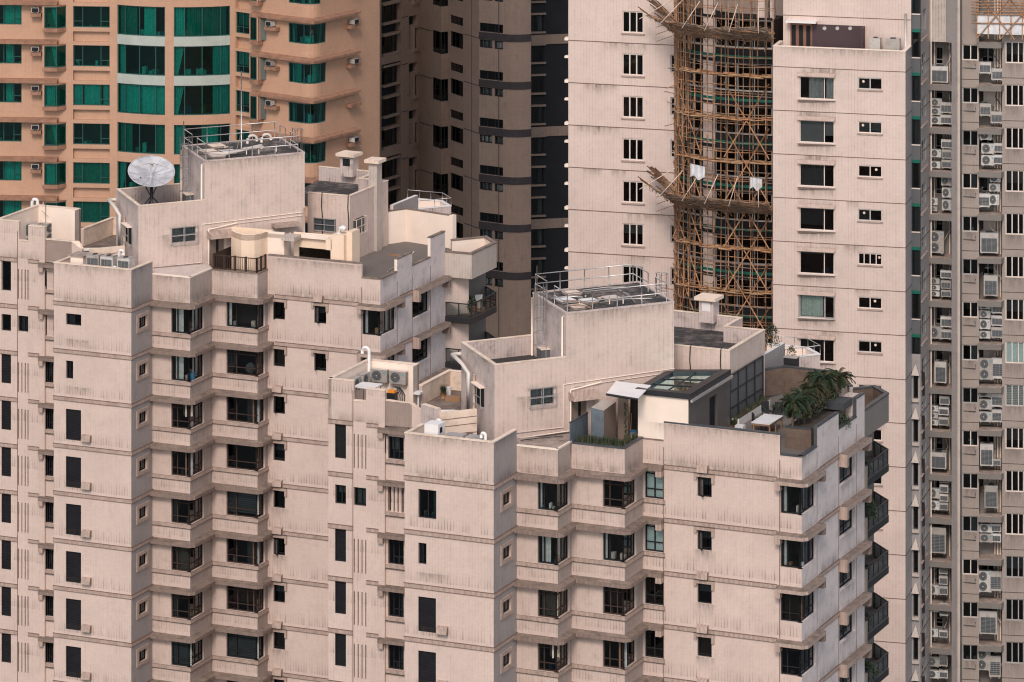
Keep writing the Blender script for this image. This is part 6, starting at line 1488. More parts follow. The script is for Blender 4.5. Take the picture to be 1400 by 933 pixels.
# ---- satellite dish
def dish():
    bx, by = P(207, 276.4); zc = 57.83; rt = root('satellite_dish', (bx, by, 55.4), 'large whitish mesh satellite dish on a dark pedestal behind a roof parapet', 'satellite dish')
    el = radians(60); az = atan2(-by, -bx)+radians(6); n = (cos(el)*cos(az), cos(el)*sin(az), sin(el)); x = (-sin(az), cos(az), 0); y = (n[1]*x[2]-n[2]*x[1], n[2]*x[0]-n[0]*x[2], n[0]*x[1]-n[1]*x[0])
    R = 1.5; dp = .36; q = lambda r, a, h=0: tuple((bx, by, zc)[i]+x[i]*r*cos(a)+y[i]*r*sin(a)+n[i]*(dp*(r/R)**2-dp*.8+h) for i in range(3))
    m = MB(); nr, na = 7, 36
    for i in range(nr):
        for j in range(na):
            r0, r1 = R*i/nr, R*(i+1)/nr; a0, a1 = 2*pi*j/na, 2*pi*(j+1)/na
            m.face([q(r0, a0), q(r1, a0), q(r1, a1), q(r0, a1)] if i else [q(0, 0), q(r1, a0), q(r1, a1)], 'dish', True)
            m.face([q(r0, a1, -.03), q(r1, a1, -.03), q(r1, a0, -.03), q(r0, a0, -.03)] if i else [q(0, 0, -.03), q(r1, a1, -.03), q(r1, a0, -.03)], 'dish', True)
    ref = m.build('reflector', rt)
    m = MB(); m.tube([q(R, 2*pi*j/na) for j in range(na+1)], .03, 'dish', 5, caps=False); m.build('rim', ref)
    for j in range(12): m = MB(); a = 2*pi*j/12; m.tube([q(.1, a, .012), q(R*.5, a, .012), q(R, a, .012)], .010, 'alu', 4); m.build('rib', ref)
    f = tuple((bx, by, zc)[i]+n[i]*.75 for i in range(3))
    for a in (pi*.1, pi*.8, pi*1.45): m = MB(); m.tube([q(R*.82, a), f], .022, 'white_metal', 5); m.build('feed_strut', rt)
    m = MB(); m.tube([f, tuple(f[i]-n[i]*.22 for i in range(3))], .10, 'white_metal', 10); m.build('feed_horn', rt)
    m = MB(); m.tube([(bx, by, 55.4), (bx, by, zc-.4)], .11, 'dark_metal', 8); m.build('pedestal', rt)
    for a in (20, 110, 200, 290): d = dr(a); m = MB(); m.tube([(bx+d[0]*.8, by+d[1]*.8, 55.42), (bx, by, 56.3)], .04, 'dark_metal', 5); m.build('leg', rt)
    for a in (-1, 1): d = dr(CA); m = MB(); m.tube([(bx, by, 56.2), (bx+d[0]*.75*a, by+d[1]*.75*a, zc-.25)], .04, 'dark_metal', 5); m.build('brace', rt)
dish()
def acat(kind, px, py, z, yaw, label, sc=(1, 1, 1), group='air conditioners on the two roofs'):
    return ac(kind, G(px, py, z), z, yaw, label, group, sc)
# ---- far block, west corner
zw1 = 52.32
acat('single', 44, 328, zw1+.5, UA, 'white air conditioner seen through the notch in the far left roof wall', (1.3, 1, 1.7)); acat('double', 66, 333, zw1, UA+75, 'white air conditioner with dark coil side under the gooseneck pipe at the far left', (1.1, 1.6, 1))
gooseneck(blk1, G(44, 318, zw1+.5), zw1+1.5, 1.0, .11, .18, 0); gooseneck(blk1, G(69, 343, 52.4), 52.4, .6, .08, .14, 0)
m = MB(); p = G(62, 334, zw1); m.tube([(*p, zw1), (*p, zw1+2.9)], .02, 'steel_rail', 5); m.tube([(p[0]-.25, p[1], zw1+2.2), (p[0]+.2, p[1], zw1+1.8)], .012, 'steel_rail', 4); tag(m.build('antenna'), 'thin grey aerial mast among the air conditioners at the far left roof corner', 'antenna')
# closed-end roof of the far block
zf1 = 52.25
m = MB(); p = W1[4].pt(1.2, -1.3); m.box((*p, zf1), .9, 1.0, 1.25, 'cream', UA); m.box((*p, zf1+1.25), 1.1, 1.2, .08, 'slab_dirty', UA); m.build('vent_shaft', blk1)
for i, (u, nm) in enumerate(((2.55, 'left of three'), (3.55, 'middle of three'), (4.75, 'right of three'))): ac('single', W1[4].pt(u, -.75), zf1+.5, UA, f'squat air conditioner with a dark louvred front behind the roof wall, {nm}', 'louvred units on the far block', (1.1, 1.6, .95)) if 0 else ac('side', W1[4].pt(u, -.75), zf1+.78, UA, f'squat air conditioner with dark louvres behind the left roof wall, {nm}', 'louvred units on the far block', (1.05, 2, 1.0))
for u in (4.0, 4.3): gooseneck(blk1, W1[4].pt(u, -.45), zf1, .8, .06, .12, UA)
gooseneck(blk1, add(W1[4].pt(3.3, -2.3), V, .2), zf1, 1.35, .09, .14, 0)
# ---- near block, west corner
g = W2[0]; A = g.a; zw2 = 49.35; Bk = add(A, V, 5.33)
ll = Seg(Bk, A); bb = Seg(Bk, add(Bk, U, 3.26))
inner = Seg(add(A, U, .3), add(Bk, U, .3))       # outward side looks right, into the court
for i, (v, z, nm) in enumerate(((1.3, 1.15, 'nearest'), (2.55, 1.15, 'middle'), (3.75, 1.15, 'farthest'), (1.5, .05, 'lower, under the nearest'))):
    p = add(add(A, V, v), U, .48); ac('single', p, zw2+z, VA, f'white air conditioner along the left wall of the roof court, {nm}', 'air conditioners in the roof court', (1.1, 1, 1.15))
for i, (u, nm) in enumerate(((.95, 'pale fan, left'), (2.15, 'dark fan, right'))): ac('single', add(add(Bk, U, u), V, -.45), zw2+1.15, UA, f'white air conditioner on the back wall of the roof court, {nm}', 'air conditioners in the roof court', (1.25, 1, 1.2))
m = MB(); p = add(add(A, U, 1.75), V, 1.6); m.box((*p, zw2+1.75), 1.3, 1.3, .05, 'white_paint', UA); 
for a in (-.55, .55):
    for b in (-.55, .55): q = add(add(p, U, a), V, b); m.box((*q, zw2), .05, .05, 1.75, 'alu', UA)
tag(m.build('canopy'), 'flat white sheet canopy on thin posts in the roof court', 'canopy')
gooseneck(blk2, add(add(A, U, .25), V, 4.9), zw2+1.2, 1.7, .095, .22, UA+180); gooseneck(blk2, add(add(A, U, 3.2), V, .4), zw2, 1.6, .08, .12, UA+180)
rt = root('equipment_rack', (*add(add(A, U, 2.55), V, 3.6), zw2), 'dark cabinet with an orange cap and bundled grey hoses in the roof court', 'equipment')
p = add(add(A, U, 2.35), V, 3.6); m = MB(); m.box((*p, zw2), .5, .5, 1.0, 'dark_metal', UA); m.build('cabinet', rt); m = MB(); m.box((*p, zw2+1.0), .45, .35, .14, 'orange_plastic', UA); m.build('cap', rt)
for i in range(4): q = add(p, U, .4+.12*i); m = MB(); m.tube([(*q, zw2), (*add(q, U, .05), zw2+.9), (*add(q, U, -.1), zw2+1.3-.05*i), (*add(q, U, -.3), zw2+1.35)], .04, 'fan_dark', 6); m.build('hose', rt)
m = MB(); q = G(572, 535, zw2+.9); m.box((*q, zw2+.75), .55, .4, .12, 'white_paint', VA); m.box((*q, zw2), .08, .08, .75, 'white_paint', VA); tag(m.build('wash_basin'), 'small white wash basin outside the roof court wall', 'basin')
m = MB(); w = [G(575.5, 552.7, 50.85), G(596, 559.3, 50.85)]; g_ = Seg(*w); m.bar(g_, 0, g_.L, -.35, 0, 47.8, 50.85, {'*': 'tile_pink_roof', 'top': 'cream_dirty'}); m.build('parapet', blk2)
for T, bk in (((0, 0, 0), blk2), ((-22.76, 30.4, 3.0), blk1)):
    a, b = G(601, 565.5, 50.6), G(652, 559.5, 50.6); a = (a[0]+T[0], a[1]+T[1]); b = (b[0]+T[0], b[1]+T[1]); m = MB(); g_ = Seg(a, b); m.bar(g_, 0, g_.L, -.2, 0, 48.5+T[2], 50.6+T[2], 'cream_dirty')
    for z in (49.3, 49.8, 50.2): m.bar(g_, 0, g_.L, 0, .02, z+T[2], z+T[2]+.03, 'groove', skip=('k',))
    m.build('parapet', bk)
# closed-end roof of the near block
zf2 = 49.28; F1 = W2[4]
rt = root('vent_box', (*F1.pt(1.35, -1.1), zf2), 'white plastered vent box with a square hole on the roof corner', 'vent box')
p = F1.pt(1.35, -1.1); m = MB(); m.box((*p, zf2), .85, .95, 1.35, 'white_paint', UA); m.build('body', rt); m = MB(); m.box((*add(add(p, U, .43), V, -.1), zf2+.85), .02, .3, .3, 'frame_dark', UA); m.build('opening', rt)
gooseneck(blk2, F1.pt(1.2, -2.2), zf2, 1.1, .09, .12, UA+180); gooseneck(blk2, F1.pt(4.75, -.45), zf2, 1.1, .09, .13, UA+180)
for u, nm in ((2.75, 'left'), (4.0, 'right')): ac('double', F1.pt(u, -.9), zf2+.02, UA, f'dusty air conditioner lying behind the front roof wall, {nm} of two', 'dusty units on the near block', (1.15, 1.9, .62))
m = MB(); m.box((*F1.pt(2.9, -.45), zf2+.75), 1.6, .45, .04, 'alu', UA); m.build('metal_sheet', blk2)
# ---- planted corner above bay two
B2, B2s, LW, ES = W2[8], W2[9], W2[10], W2[11]; zd = 48.58
m = MB(); e0 = W2[7].pt(W2[7].L-.1); g_ = Seg(add(e0, V, -.1), add(e0, V, 2.5)); m.bar(g_, 0, g_.L, -.05, .0, 48.6, 50.35, 'slate_panel'); m.bar(g_, 0, g_.L, -.07, .02, 50.35, 50.41, 'cap_dark'); m.build('privacy_panel', blk2)
rt = root('cabinet', (*P(817, 242.9), zd), 'grey-blue metal cabinet with a sloping top beside the planter', 'cabinet')
p0 = P(808, 242.7); g_ = Seg(p0, add(p0, U, .78)); m = MB(); a, b, c, d = g_.a, g_.b, g_.pt(g_.L, -1.8), g_.pt(0, -1.8); m.hexa([(*q, zd) for q in (a, b, c, d)]+[(*a, 50.85), (*b, 50.75), (*c, 50.85), (*d, 50.95)], {'*': 'slate_panel', 'r': 'brown_panel', 'top': 'alu'}); m.build('casing', rt)
m = MB(); m.bar(g_, .05, g_.L-.05, 0, .02, zd+.15, 50.6, 'slate_panel'); m.build('door', rt)
m = MB(); g_ = Seg(P(845, 244.0), add(P(845, 244.0), U, .62)); m.bar(g_, 0, g_.L, -.05, 0, zd, 51.35, 'brown_panel'); m.build('door', blk2)
m = MB(); g_ = Seg(P(858, 243.9), add(P(858, 243.9), U, .7)); m.bar(g_, 0, g_.L, -.5, -.4, zd, 51.6, 'room'); m.build('doorway', blk2)  # dark panel fills the opening, painted for its unlit inside
m = MB(); q = [G(829, 538, 51.85), G(872, 545, 51.85), G(890, 526.7, 52.0), G(842, 521, 52.0)]; zz = (51.85, 51.85, 52.0, 52.0); m.hexa([(*q[i], zz[i]-.05) for i in range(4)]+[(*q[i], zz[i]) for i in range(4)], 'white_paint')
sh = m.build('shade_roof', blk2)
for i, j in ((0, 1), (2, 3)): m = MB(); m.tube([(*q[i], zz[i]-.06), (*q[j], zz[j]-.06)], .07, 'dark_metal', 4, False); m.build('beam', sh)
def tufts(mb, pts, zs, h, n, mats, w=.03, lean=.25):
    for _ in range(n):
        p = random.choice(pts) if 0 else pts(); z = zs; a = random.uniform(0, 2*pi); hh = h*random.uniform(.4, 1.1); l = lean*random.uniform(.2, 1); d = (cos(a), sin(a)); m_ = random.choice(mats)
        a_, b_ = (p[0]-d[1]*w, p[1]+d[0]*w), (p[0]+d[1]*w, p[1]-d[0]*w); t = (p[0]+d[0]*l*hh, p[1]+d[1]*l*hh, z+hh); mb.face([(*a_, z), (*b_, z), t], m_)
def trough(label, g, u0, u1, t0, t1, z0, z1, mat, h, n, mats, name='planter', w=.03):
    rt = root(name, (*g.pt((u0+u1)/2, (t0+t1)/2), z0), label, 'planter'); m = MB(); m.bar(g, u0, u1, t0, t1, z0, z1, {'*': mat, 'top': 'soil'}); m.build('trough', rt)
    m = MB(); tufts(m, lambda: g.pt(random.uniform(u0+.05, u1-.05), random.uniform(t0+.03, t1-.03)), z1-.01, h, n, mats, w); m.build('plants', rt); return rt
trough('long planter of grass and low weeds along the dark coping beside the cabinet', B2, .15, B2.L-.25, -.85, -.25, zd, 49.22, 'cap_dark', .42, 900, ['leaf', 'leaf_dark', 'leaf_brown', 'leaf_dark'])
trough('short planter of dry grass at the inner side of the corner planter', B2s, .1, B2s.L-.1, -.55, -.24, zd, 49.2, 'cap_dark', .5, 220, ['leaf', 'leaf_brown'])
rt = root('bucket', (*P(866, 243.2), zd), 'blue and white bucket with a mop handle in the dark doorway', 'bucket')
m = MB(); p = P(866, 243.2); m.tube([(*p, zd+.35), (*p, zd+.75)], [.16, .2], 'cloth_white', 10); m.build('pail', rt); m = MB(); m.tube([(*p, zd+.75), (*p, zd+.85)], .2, 'blue_plastic', 10); m.build('rim', rt); m = MB(); m.tube([(p[0]-.2, p[1], zd), (p[0]-.1, p[1]+.1, zd+1.8)], .025, 'wood', 5); m.build('mop_handle', rt)
m = MB(); m.box((*p, zd), .5, .5, .35, 'wood', UA); tag(m.build('wooden_box'), 'low wooden box under the blue bucket', 'box')
m = MB(); pp_ = P(855.5, 242.9)
for i in range(60): z = zd+2.4*i/60; a = random.uniform(0, 6.28); m.face([(pp_[0], pp_[1], z), (pp_[0]+.14*cos(a), pp_[1]+.14*sin(a), z+.1), (pp_[0]+.08*cos(a+.6), pp_[1]+.08*sin(a+.6), z+.17)], random.choice(['leaf_brown', 'leaf']))
m.tube([(*pp_, zd), (*pp_, zd+2.5)], .015, 'bark', 4); tag(m.build('climbing_plant'), 'thin dry climber on the edge of the brown door', 'plant')
# ---- glass-roofed room
def skyroom():
    u0 = LW.s(872); u1 = LW.s(941); FL, FR = LW.pt(u0, -.02), LW.pt(u1, -.02); zt = 51.7; hf = Seg(FL, FR); hr = Seg(FR, add(FR, V, 6.7)); bl = add(FL, V, 4.9); br = hr.b
    rt = root('roof_room', (*FL, zd), 'cream-fronted roof room with a dark-framed glass skylight', 'roof room')
    m = MB(); m.face([(*FL, zd+.2), (*FR, zd+.2), (*FR, zt-.02), (*FL, zt-.02)], 'cream'); m.face([(*bl, zd), (*FL, zd), (*FL, zt-.02), (*bl, zt-.02)], 'cream'); m.build('front_wall', rt)
    d0, d1 = hr.s(970), hr.s(980.5); m = MB(); wall(m, hr, zd, zt-.1, [(d0, d1, zd+.02, zt-.75)], 'slat_grey', rev=.15); m.build('side_wall', rt)
    m = MB(); m.bar(hr, d0, d1, -.2, -.15, zd+.02, zt-.75, 'frame_dark'); m.build('door', rt)
    m = MB(); poly = [hf.pt(-.12, .12), hr.pt(-.12, .16), hr.pt(hr.L-.35, .16), add(bl, U, -.1)]; inn = [hf.pt(.35, -.35), hr.pt(.35, -.35), hr.pt(hr.L-1.0, -.35), add(add(bl, U, .35), V, -.35)]
    for i in range(4):
        j = (i+1) % 4; c = [(*poly[i], zt-.05), (*poly[j], zt-.05), (*inn[j], zt-.05), (*inn[i], zt-.05)]; m.hexa(c+[(a, b, zt+.26) for a, b, _ in c], 'dark_metal', skip=('l', 'r'))
    fr = m.build('skylight_frame', rt)
    m = MB(); m.face([(*q, zt+.12) for q in inn], 'glass_roof'); m.build('skylight_glass', rt)
    for f in (.33, .66): a = add(inn[0], (inn[3][0]-inn[0][0], inn[3][1]-inn[0][1]), f); b = add(inn[1], (inn[2][0]-inn[1][0], inn[2][1]-inn[1][1]), f); m = MB(); m.tube([(*a, zt+.14), (*b, zt+.14)], .035, 'dark_metal', 4, False); m.build('glazing_bar', rt)
    a = add(inn[0], (inn[1][0]-inn[0][0], inn[1][1]-inn[0][1]), .5); b = add(inn[3], (inn[2][0]-inn[3][0], inn[2][1]-inn[3][1]), .5); m = MB(); m.tube([(*a, zt+.14), (*b, zt+.14)], .035, 'dark_metal', 4, False); m.build('glazing_bar', rt)
    m = MB()
    for i in range(14): p = add(add(FL, U, random.uniform(.5, 2.6)), V, random.uniform(.6, 4)); m.box((*p, zd), random.uniform(.2, .8), random.uniform(.2, .6), random.uniform(.5, 1.8), random.choice(['slate_panel', 'cloth_white', 'curtain_green', 'curtain_deep', 'curtain_grey']), random.uniform(0, 90))
    m.face([(*q, zd+.03) for q in (FL, FR, br, bl)], 'slate_panel'); m.build('room_fittings', rt)
    m = MB(); m.bar(hr, -.1, hr.L-.3, .165, .28, zt-.22, zt-.08, 'alu'); m.build('gutter', rt)
    # steel lattice screen
    sc = root('lattice_screen', (*hr.b, zd), 'tall dark steel lattice screen with grey panels beside the terrace', 'screen'); g = Seg(hr.b, add(hr.b, V, 5.5))
    for i in range(5): u = g.L*i/4; m = MB(); m.bar(g, u-.05, u+.05, -.1, 0, zd, 51.5, 'dark_metal'); m.build('post', sc)
    for z in (zd+.05, zd+.95, zd+1.9, 51.42): m = MB(); m.bar(g, 0, g.L, -.08, -.02, z, z+.08, 'dark_metal'); m.build('rail', sc)
    for i in range(4): m = MB(); m.face([(*g.pt(g.L*i/4, -.06), zd), (*g.pt(g.L*(i+1)/4, -.06), zd), (*g.pt(g.L*(i+1)/4, -.06), 51.4), (*g.pt(g.L*i/4, -.06), 51.4)], 'shutter_grey'); m.build('panel', sc)
    trough('long white planter at the foot of the lattice screen', g, .1, 5.3, .05, .5, zd, zd+.45, 'white_paint', .3, 160, ['leaf_dark', 'leaf_brown', 'leaf'])
    return hr, g
HR, SCR = skyroom()
ac('single', LW.pt(LW.s(949), -.5), zd+1.0, UA, 'small pale box on the coping beside the slatted wall of the roof room', 'air conditioners on the two roofs', (.75, 1, .75))
# ---- palm terrace
m = MB(); rp = [G(1046, 505, 50.2), G(1073, 500.5, 50.2), G(1139, 508, 50.2), add(ES.b, E_, 2.2)]; parapet(m, rp[::-1] if 0 else [rp[0], rp[1], rp[2], rp[3]], zd, 50.2, 'tile_pink_roof', cap='cap_dark', inner='brown_tile', capt=.09)
m2 = MB(); 
for i in range(2): g_ = Seg(rp[i], rp[i+1]); m.bar(g_, 0, g_.L, .0, .015, zd, 50.1, 'brown_tile')
m.build('parapet', blk2)
m = MB(); m.box((*G(1082, 533, 48.6), zd), .8, .5, 1.95, 'dark_metal', UA); m.box((*G(1082, 533, 48.6), zd+1.95), .86, .56, .05, 'alu', UA); tag(m.build('water_column'), 'black square column standing against the brown terrace wall', 'column')
p0, p1 = G(1027, 578, 49.32), G(1050, 566, 49.32)
rt = root('table', (*p0, zd), 'white-topped wooden table on the roof terrace behind the front parapet', 'table')
g_ = Seg(p0, add(p0, U, 1.15)); m = MB(); m.bar(g_, 0, g_.L, -2.2, 0, 49.29, 49.34, 'cloth_white'); m.build('tabletop', rt)
m = MB(); m.bar(g_, .03, g_.L-.03, -2.17, -.03, 49.19, 49.288, 'wood'); m.build('apron', rt)
for u in (.08, 1.05):
    for t in (-.1, -1.1, -2.1): m = MB(); m.bar(g_, u, u+.08, t-.04, t+.04, zd, 49.19, 'wood'); m.build('leg', rt)
def chair(px, py, yaw, label, cloth='black_cloth'):
    p = G(px, py, zd); rt = root('chair', (*p, zd), label, 'chair', 'black chairs on the palm terrace'); d = dr(yaw); s_ = dr(yaw+90); at = lambda a, b: (p[0]+d[0]*a+s_[0]*b, p[1]+d[1]*a+s_[1]*b)
    m = MB(); m.box((*p, zd+.42), .5, .5, .07, cloth, yaw); m.build('seat', rt); m = MB(); m.box((*at(-.23, 0), zd+.49), .06, .5, .48, cloth, yaw); m.build('backrest', rt)
    for a in (-.21, .21):
        for b in (-.21, .21): m = MB(); q = at(a, b); m.tube([(*q, zd), (*q, zd+.42)], .02, 'dark_metal', 5); m.build('leg', rt)
    for b in (-.26, .26): m = MB(); m.tube([(*at(-.2, b), zd+.68), (*at(.2, b), zd+.66), (*at(.2, b), zd+.42)], .02, 'dark_metal', 5); m.build('armrest', rt)
chair(1035, 588, 10, 'black chair draped in cloth at the left side of the white table'); chair(1049, 573, -60, 'black chair behind the white table, against the planter'); chair(1064, 574, -110, 'black chair nearest the palms on the terrace')
def palm(px, Y, zc, label, s=1.0):
    X = (px-CX)*Y/F; rt = root('palm_tree', (X, Y, 49.6), label, 'palm tree', 'palms on the roof terrace'); random.seed(int(px))
    lx, ly = random.uniform(-.15, .15), random.uniform(-.15, .15)
    m = MB(); m.tube([(X-lx, Y-ly, 49.55), (X-lx*.4, Y-ly*.5, (zd+zc)/2), (X, Y, zc)], [.09, .07, .06], 'bark', 7); m.build('trunk', rt)
    m = MB()
    for i in range(58):
        a = i*2.399; up = random.uniform(-.3, 1.3); L = s*random.uniform(.7, 1.15); pts = []; n = 9; el = up
        x, y, z = X, Y, zc
        for j in range(n+1):
            pts.append((x, y, z)); x += cos(a)*cos(el)*L/n; y += sin(a)*cos(el)*L/n; z += sin(el)*L/n; el -= .20
        mt = random.choice(['leaf', 'leaf_dark', 'leaf_dark', 'leaf_dark', 'leaf_brown'] if up > 0 else ['leaf_brown', 'leaf_dark', 'leaf'])
        m.tube(pts, .008, mt, 3, caps=False)
        for j in range(1, n+1):
            for q in range(4):
                f = q/4; b0 = tuple(pts[j-1][t]+(pts[j][t]-pts[j-1][t])*f for t in range(3)); ll_ = s*.30*(1-.55*(j/n))*random.uniform(.7, 1.2)
                for sd in (-1, 1):
                    aa = a+sd*random.uniform(.7, 1.1); tip = (b0[0]+cos(aa)*ll_, b0[1]+sin(aa)*ll_, b0[2]-ll_*random.uniform(.15, .6)); w_ = .02
                    m.face([(b0[0], b0[1], b0[2]-w_), (b0[0], b0[1], b0[2]+w_), tip], mt)
    m.build('crown', rt)
palm(1084, 242.6, 51.1, 'palm nearest the black chairs, with drooping yellowish fronds', .95); palm(1098, 243.6, 51.25, 'second palm from the table, brown at its base', 1.05); palm(1112, 245.2, 51.35, 'middle palm above the corner of the grey parapet', 1.05)
palm(1127, 247.2, 51.35, 'palm right of the middle one, densest crown', 1.1); palm(1146, 249.0, 51.0, 'palm leaning over the dark pillar box at the right', 1.05); palm(1117, 249.0, 51.1, 'rear palm against the brown wall', .9)
random.seed(11)
def bush(name, label, p, z, rx, rz, n, mats, cat='shrub', leaf=.07):
    rt = root(name, (*p, z), label, cat); m = MB()
    for _ in range(n):
        a, b, r = random.uniform(0, 2*pi), random.uniform(-.4, 1.5), random.uniform(.45, 1)**.5; q = (p[0]+rx*r*cos(a)*cos(b), p[1]+rx*r*sin(a)*cos(b), z+rz*.5+rz*.55*r*sin(b)); t = random.uniform(0, 6.28); u = random.uniform(-1, 1)
        m.face([q, (q[0]+leaf*cos(t), q[1]+leaf*sin(t), q[2]+leaf*u), (q[0]+leaf*.6*cos(t+1), q[1]+leaf*.6*sin(t+1), q[2]+leaf*.8)], random.choice(mats))
    m.build('foliage', rt); m = MB(); m.tube([(*p, z), (p[0]+.03, p[1], z+rz*.7)], .03, 'bark', 5); m.build('stem', rt)
    m = MB(); m.tube([(*p, z), (*p, z+.001)], .02, 'bark', 5)
    return rt
bush('shrub', 'dark green shrub behind the low grey parapet right of the palms', ES.pt(ES.s(1158), -.6), zd, .8, 1.1, 1500, ['leaf_dark', 'leaf_dark', 'leaf'])
rt = root('planter', (*P(1090, 243), 48.58), 'brown tiled planter with dark coping that holds the palms', 'planter')
gp = Seg(P(1073.5, 242.6), add(P(1073.5, 242.6), U, tpx(P(1073.5, 242.6), U, 1109))); m = MB(); m.bar(gp, 0, gp.L, -6.2, 0, 48.58, 49.75, {'*': 'brown_tile', 'top': 'soil'}); m.build('trough', rt)
m = MB(); m.bar(gp, -.03, gp.L, -.2, .03, 49.75, 49.84, 'cap_dark'); m.build('coping', rt)
bush('shrub', 'yellow-green undergrowth below the palm trunks', G(1098, 572, 49.75), 49.75, 1.0, .7, 1100, ['leaf_brown', 'leaf', 'leaf_dark'])
m = MB(); g_ = ES; m.bar(g_, g_.s(1158)-.0, g_.s(1171)+.0, -1.5, -.22, 49.9, 50.3, 'cap_dark'); m.bar(g_, g_.s(1170), g_.s(1180), -.9, -.22, zd, 50.28, 'tile_pink_roof'); m.build('pillar_box', blk2)
for (px, Y, r_, h_, lab) in ((1092, 243.4, .75, 1.25, 'dense dark bush under the first two palms'), (1110, 245.4, .85, 1.5, 'dense dark bush under the middle palm'), (1128, 247.3, .8, 1.3, 'dense dark bush under the right-hand palms')):
    bush('bush', lab, P(px, Y), 49.75, r_, h_, 2400, ['leaf_dark', 'leaf_dark', 'leaf', 'leaf_brown'], 'shrub', .09)
POT = ['terracotta pot with a small plant by the lattice screen', 'white pot with a small plant behind the table', 'dark pot with a small plant at the foot of the black column', 'small pot plant beside the slatted wall of the roof room', 'low pot plant on the brick-paved corner roof']
for (px, py, z, mt), lab in zip(((1040, 556, 48.58, 'wood'), (1060, 571, 48.58, 'white_paint'), (1076, 556, 48.58, 'dark_metal'), (1004, 590, 48.58, 'wood'), (606, 545, 49.35, 'wood')), POT):
    p = G(px, py, z); rt = root('potted_plant', (*p, z), lab, 'potted plant'); m = MB(); m.tube([(*p, z), (*p, z+.35)], [.13, .19], mt, 10); m.build('pot', rt)
    m = MB(); tufts(m, lambda: (p[0]+random.uniform(-.13, .13), p[1]+random.uniform(-.13, .13)), z+.33, .55, 120, ['leaf', 'leaf_dark', 'leaf_brown'], .03, .6); m.build('leaves', rt)
for (px, py, z, a, b, c_, mt, lab) in ((620, 548, 49.35, .9, .5, .25, 'wood', 'flat wooden crate on the paved corner roof'), (612, 541, 49.35, .4, .3, .5, 'cloth_white', 'white plastic tub on the paved corner roof'), (1012, 540+52, 48.58, .5, .4, .45, 'cloth_white', 'white storage box beside the roof room door'), (126, 322, 52.32, .7, .4, .2, 'wood', 'flat board lying on the far left paved roof'), (560, 372, 51.55, .4, .4, .35, 'slab_dirty', 'small grey box on the grey terrace of the far block'), (545, 350, 51.55, 1.4, .1, .08, 'wood', 'plank lying on the grey terrace of the far block')):
    p = G(px, py, z); m = MB(); m.box((*p, z), a, b, c_, mt, random.uniform(-40, 40)); m.box((*p, z+c_), a*.92, b*.88, .02, 'curtain_grey', 0) if 0 else None; tag(m.build('storage_box' if 'box' in lab or 'crate' in lab or 'tub' in lab else 'plank'), lab, 'box' if 'plank' not in lab and 'board' not in lab else 'plank')
for pts, z, mt in (([(600, 538), (612, 546), (626, 543)], 49.37, 'fan_dark'), ([(530, 372), (552, 358), (566, 345)], 51.57, 'cream_dirty'), ([(712, 603), (735, 600), (770, 597)], 49.33, 'fan_dark'), ([(1000, 590), (1018, 588), (1026, 596)], 48.6, 'fan_dark')):
    m = MB(); m.tube([(*G(a, b, z), z+.03) for a, b in pts], .03, mt, 5); m.build('floor_pipe', blk1 if z > 51 else blk2)
# plants on the balconies under the palm terrace, and round the tower behind
A_ = ES.b
for k, (r, h, lab) in enumerate(((.35, .8, 'small dark pot plant on the top right balcony'), (.62, 1.75, 'clipped round evergreen filling the second right balcony'), (.3, .8, 'low leafy pot plant on the third right balcony'), (.35, 1.0, 'sparse pot plant on the fourth right balcony'), (.7, 1.1, 'broad dark shrub on the lowest right balcony'))):
    p = add(add(A_, V, .9), E_, .45); bush('balcony_plant', lab, p, 47.78-3.1-3*k+.43, r, h, [250, 2600, 220, 250, 1200][k], ['leaf_dark', 'leaf_dark', 'leaf'], 'plant')
A_ = add(W1[11].b, U, 1.0); bush('balcony_plant', 'spiky dark pot plant on the upper balcony of the far block', add(A_, V, 1.6), 48.1, .45, .9, 420, ['leaf_dark'], 'plant', .16)
m = MB(); p = add(A_, V, 2.9); m.box((*p, 48.1), .5, .5, .4, 'white_paint', 20); m.box((*add(p, V, .22), 48.5), .5, .06, .4, 'white_paint', 20); tag(m.build('balcony_chair'), 'small white chair beside the spiky plant on the far balcony', 'chair')
bush('small_tree', 'thin bare-branched tree by the broken white wall behind the store', G(1054, 488, 50.3), 50.3, .5, 1.9, 420, ['leaf_dark', 'leaf_brown'], 'tree', .10)
bush('small_tree', 'little orange-leaved potted tree on the pale rear balcony', G(1082, 488, 50.2), 49.3, .32, 1.5, 260, ['leaf_brown', 'leaf_brown', 'leaf'], 'tree', .08)
m = MB(); p = P(337, 272.7); q = W1[8].pt(W1[8].s(337), -.55); c0 = (q[0], q[1], 50.75-3-1.97+.36)
n1, n2 = 8, 14
for i in range(n1):
    for j in range(n2):
        f = lambda a, b: (c0[0]+.33*sin(pi*a/n1)*cos(2*pi*b/n2), c0[1]+.33*sin(pi*a/n1)*sin(2*pi*b/n2), c0[2]+.36*cos(pi*a/n1)); m.face([f(i, j), f(i+1, j), f(i+1, j+1), f(i, j+1)], 'white_paint', True)
tag(m.build('white_ball'), 'white globe standing in the second corner window of the far block', 'globe')  # plain white ball taken for an egg chair, gives no light
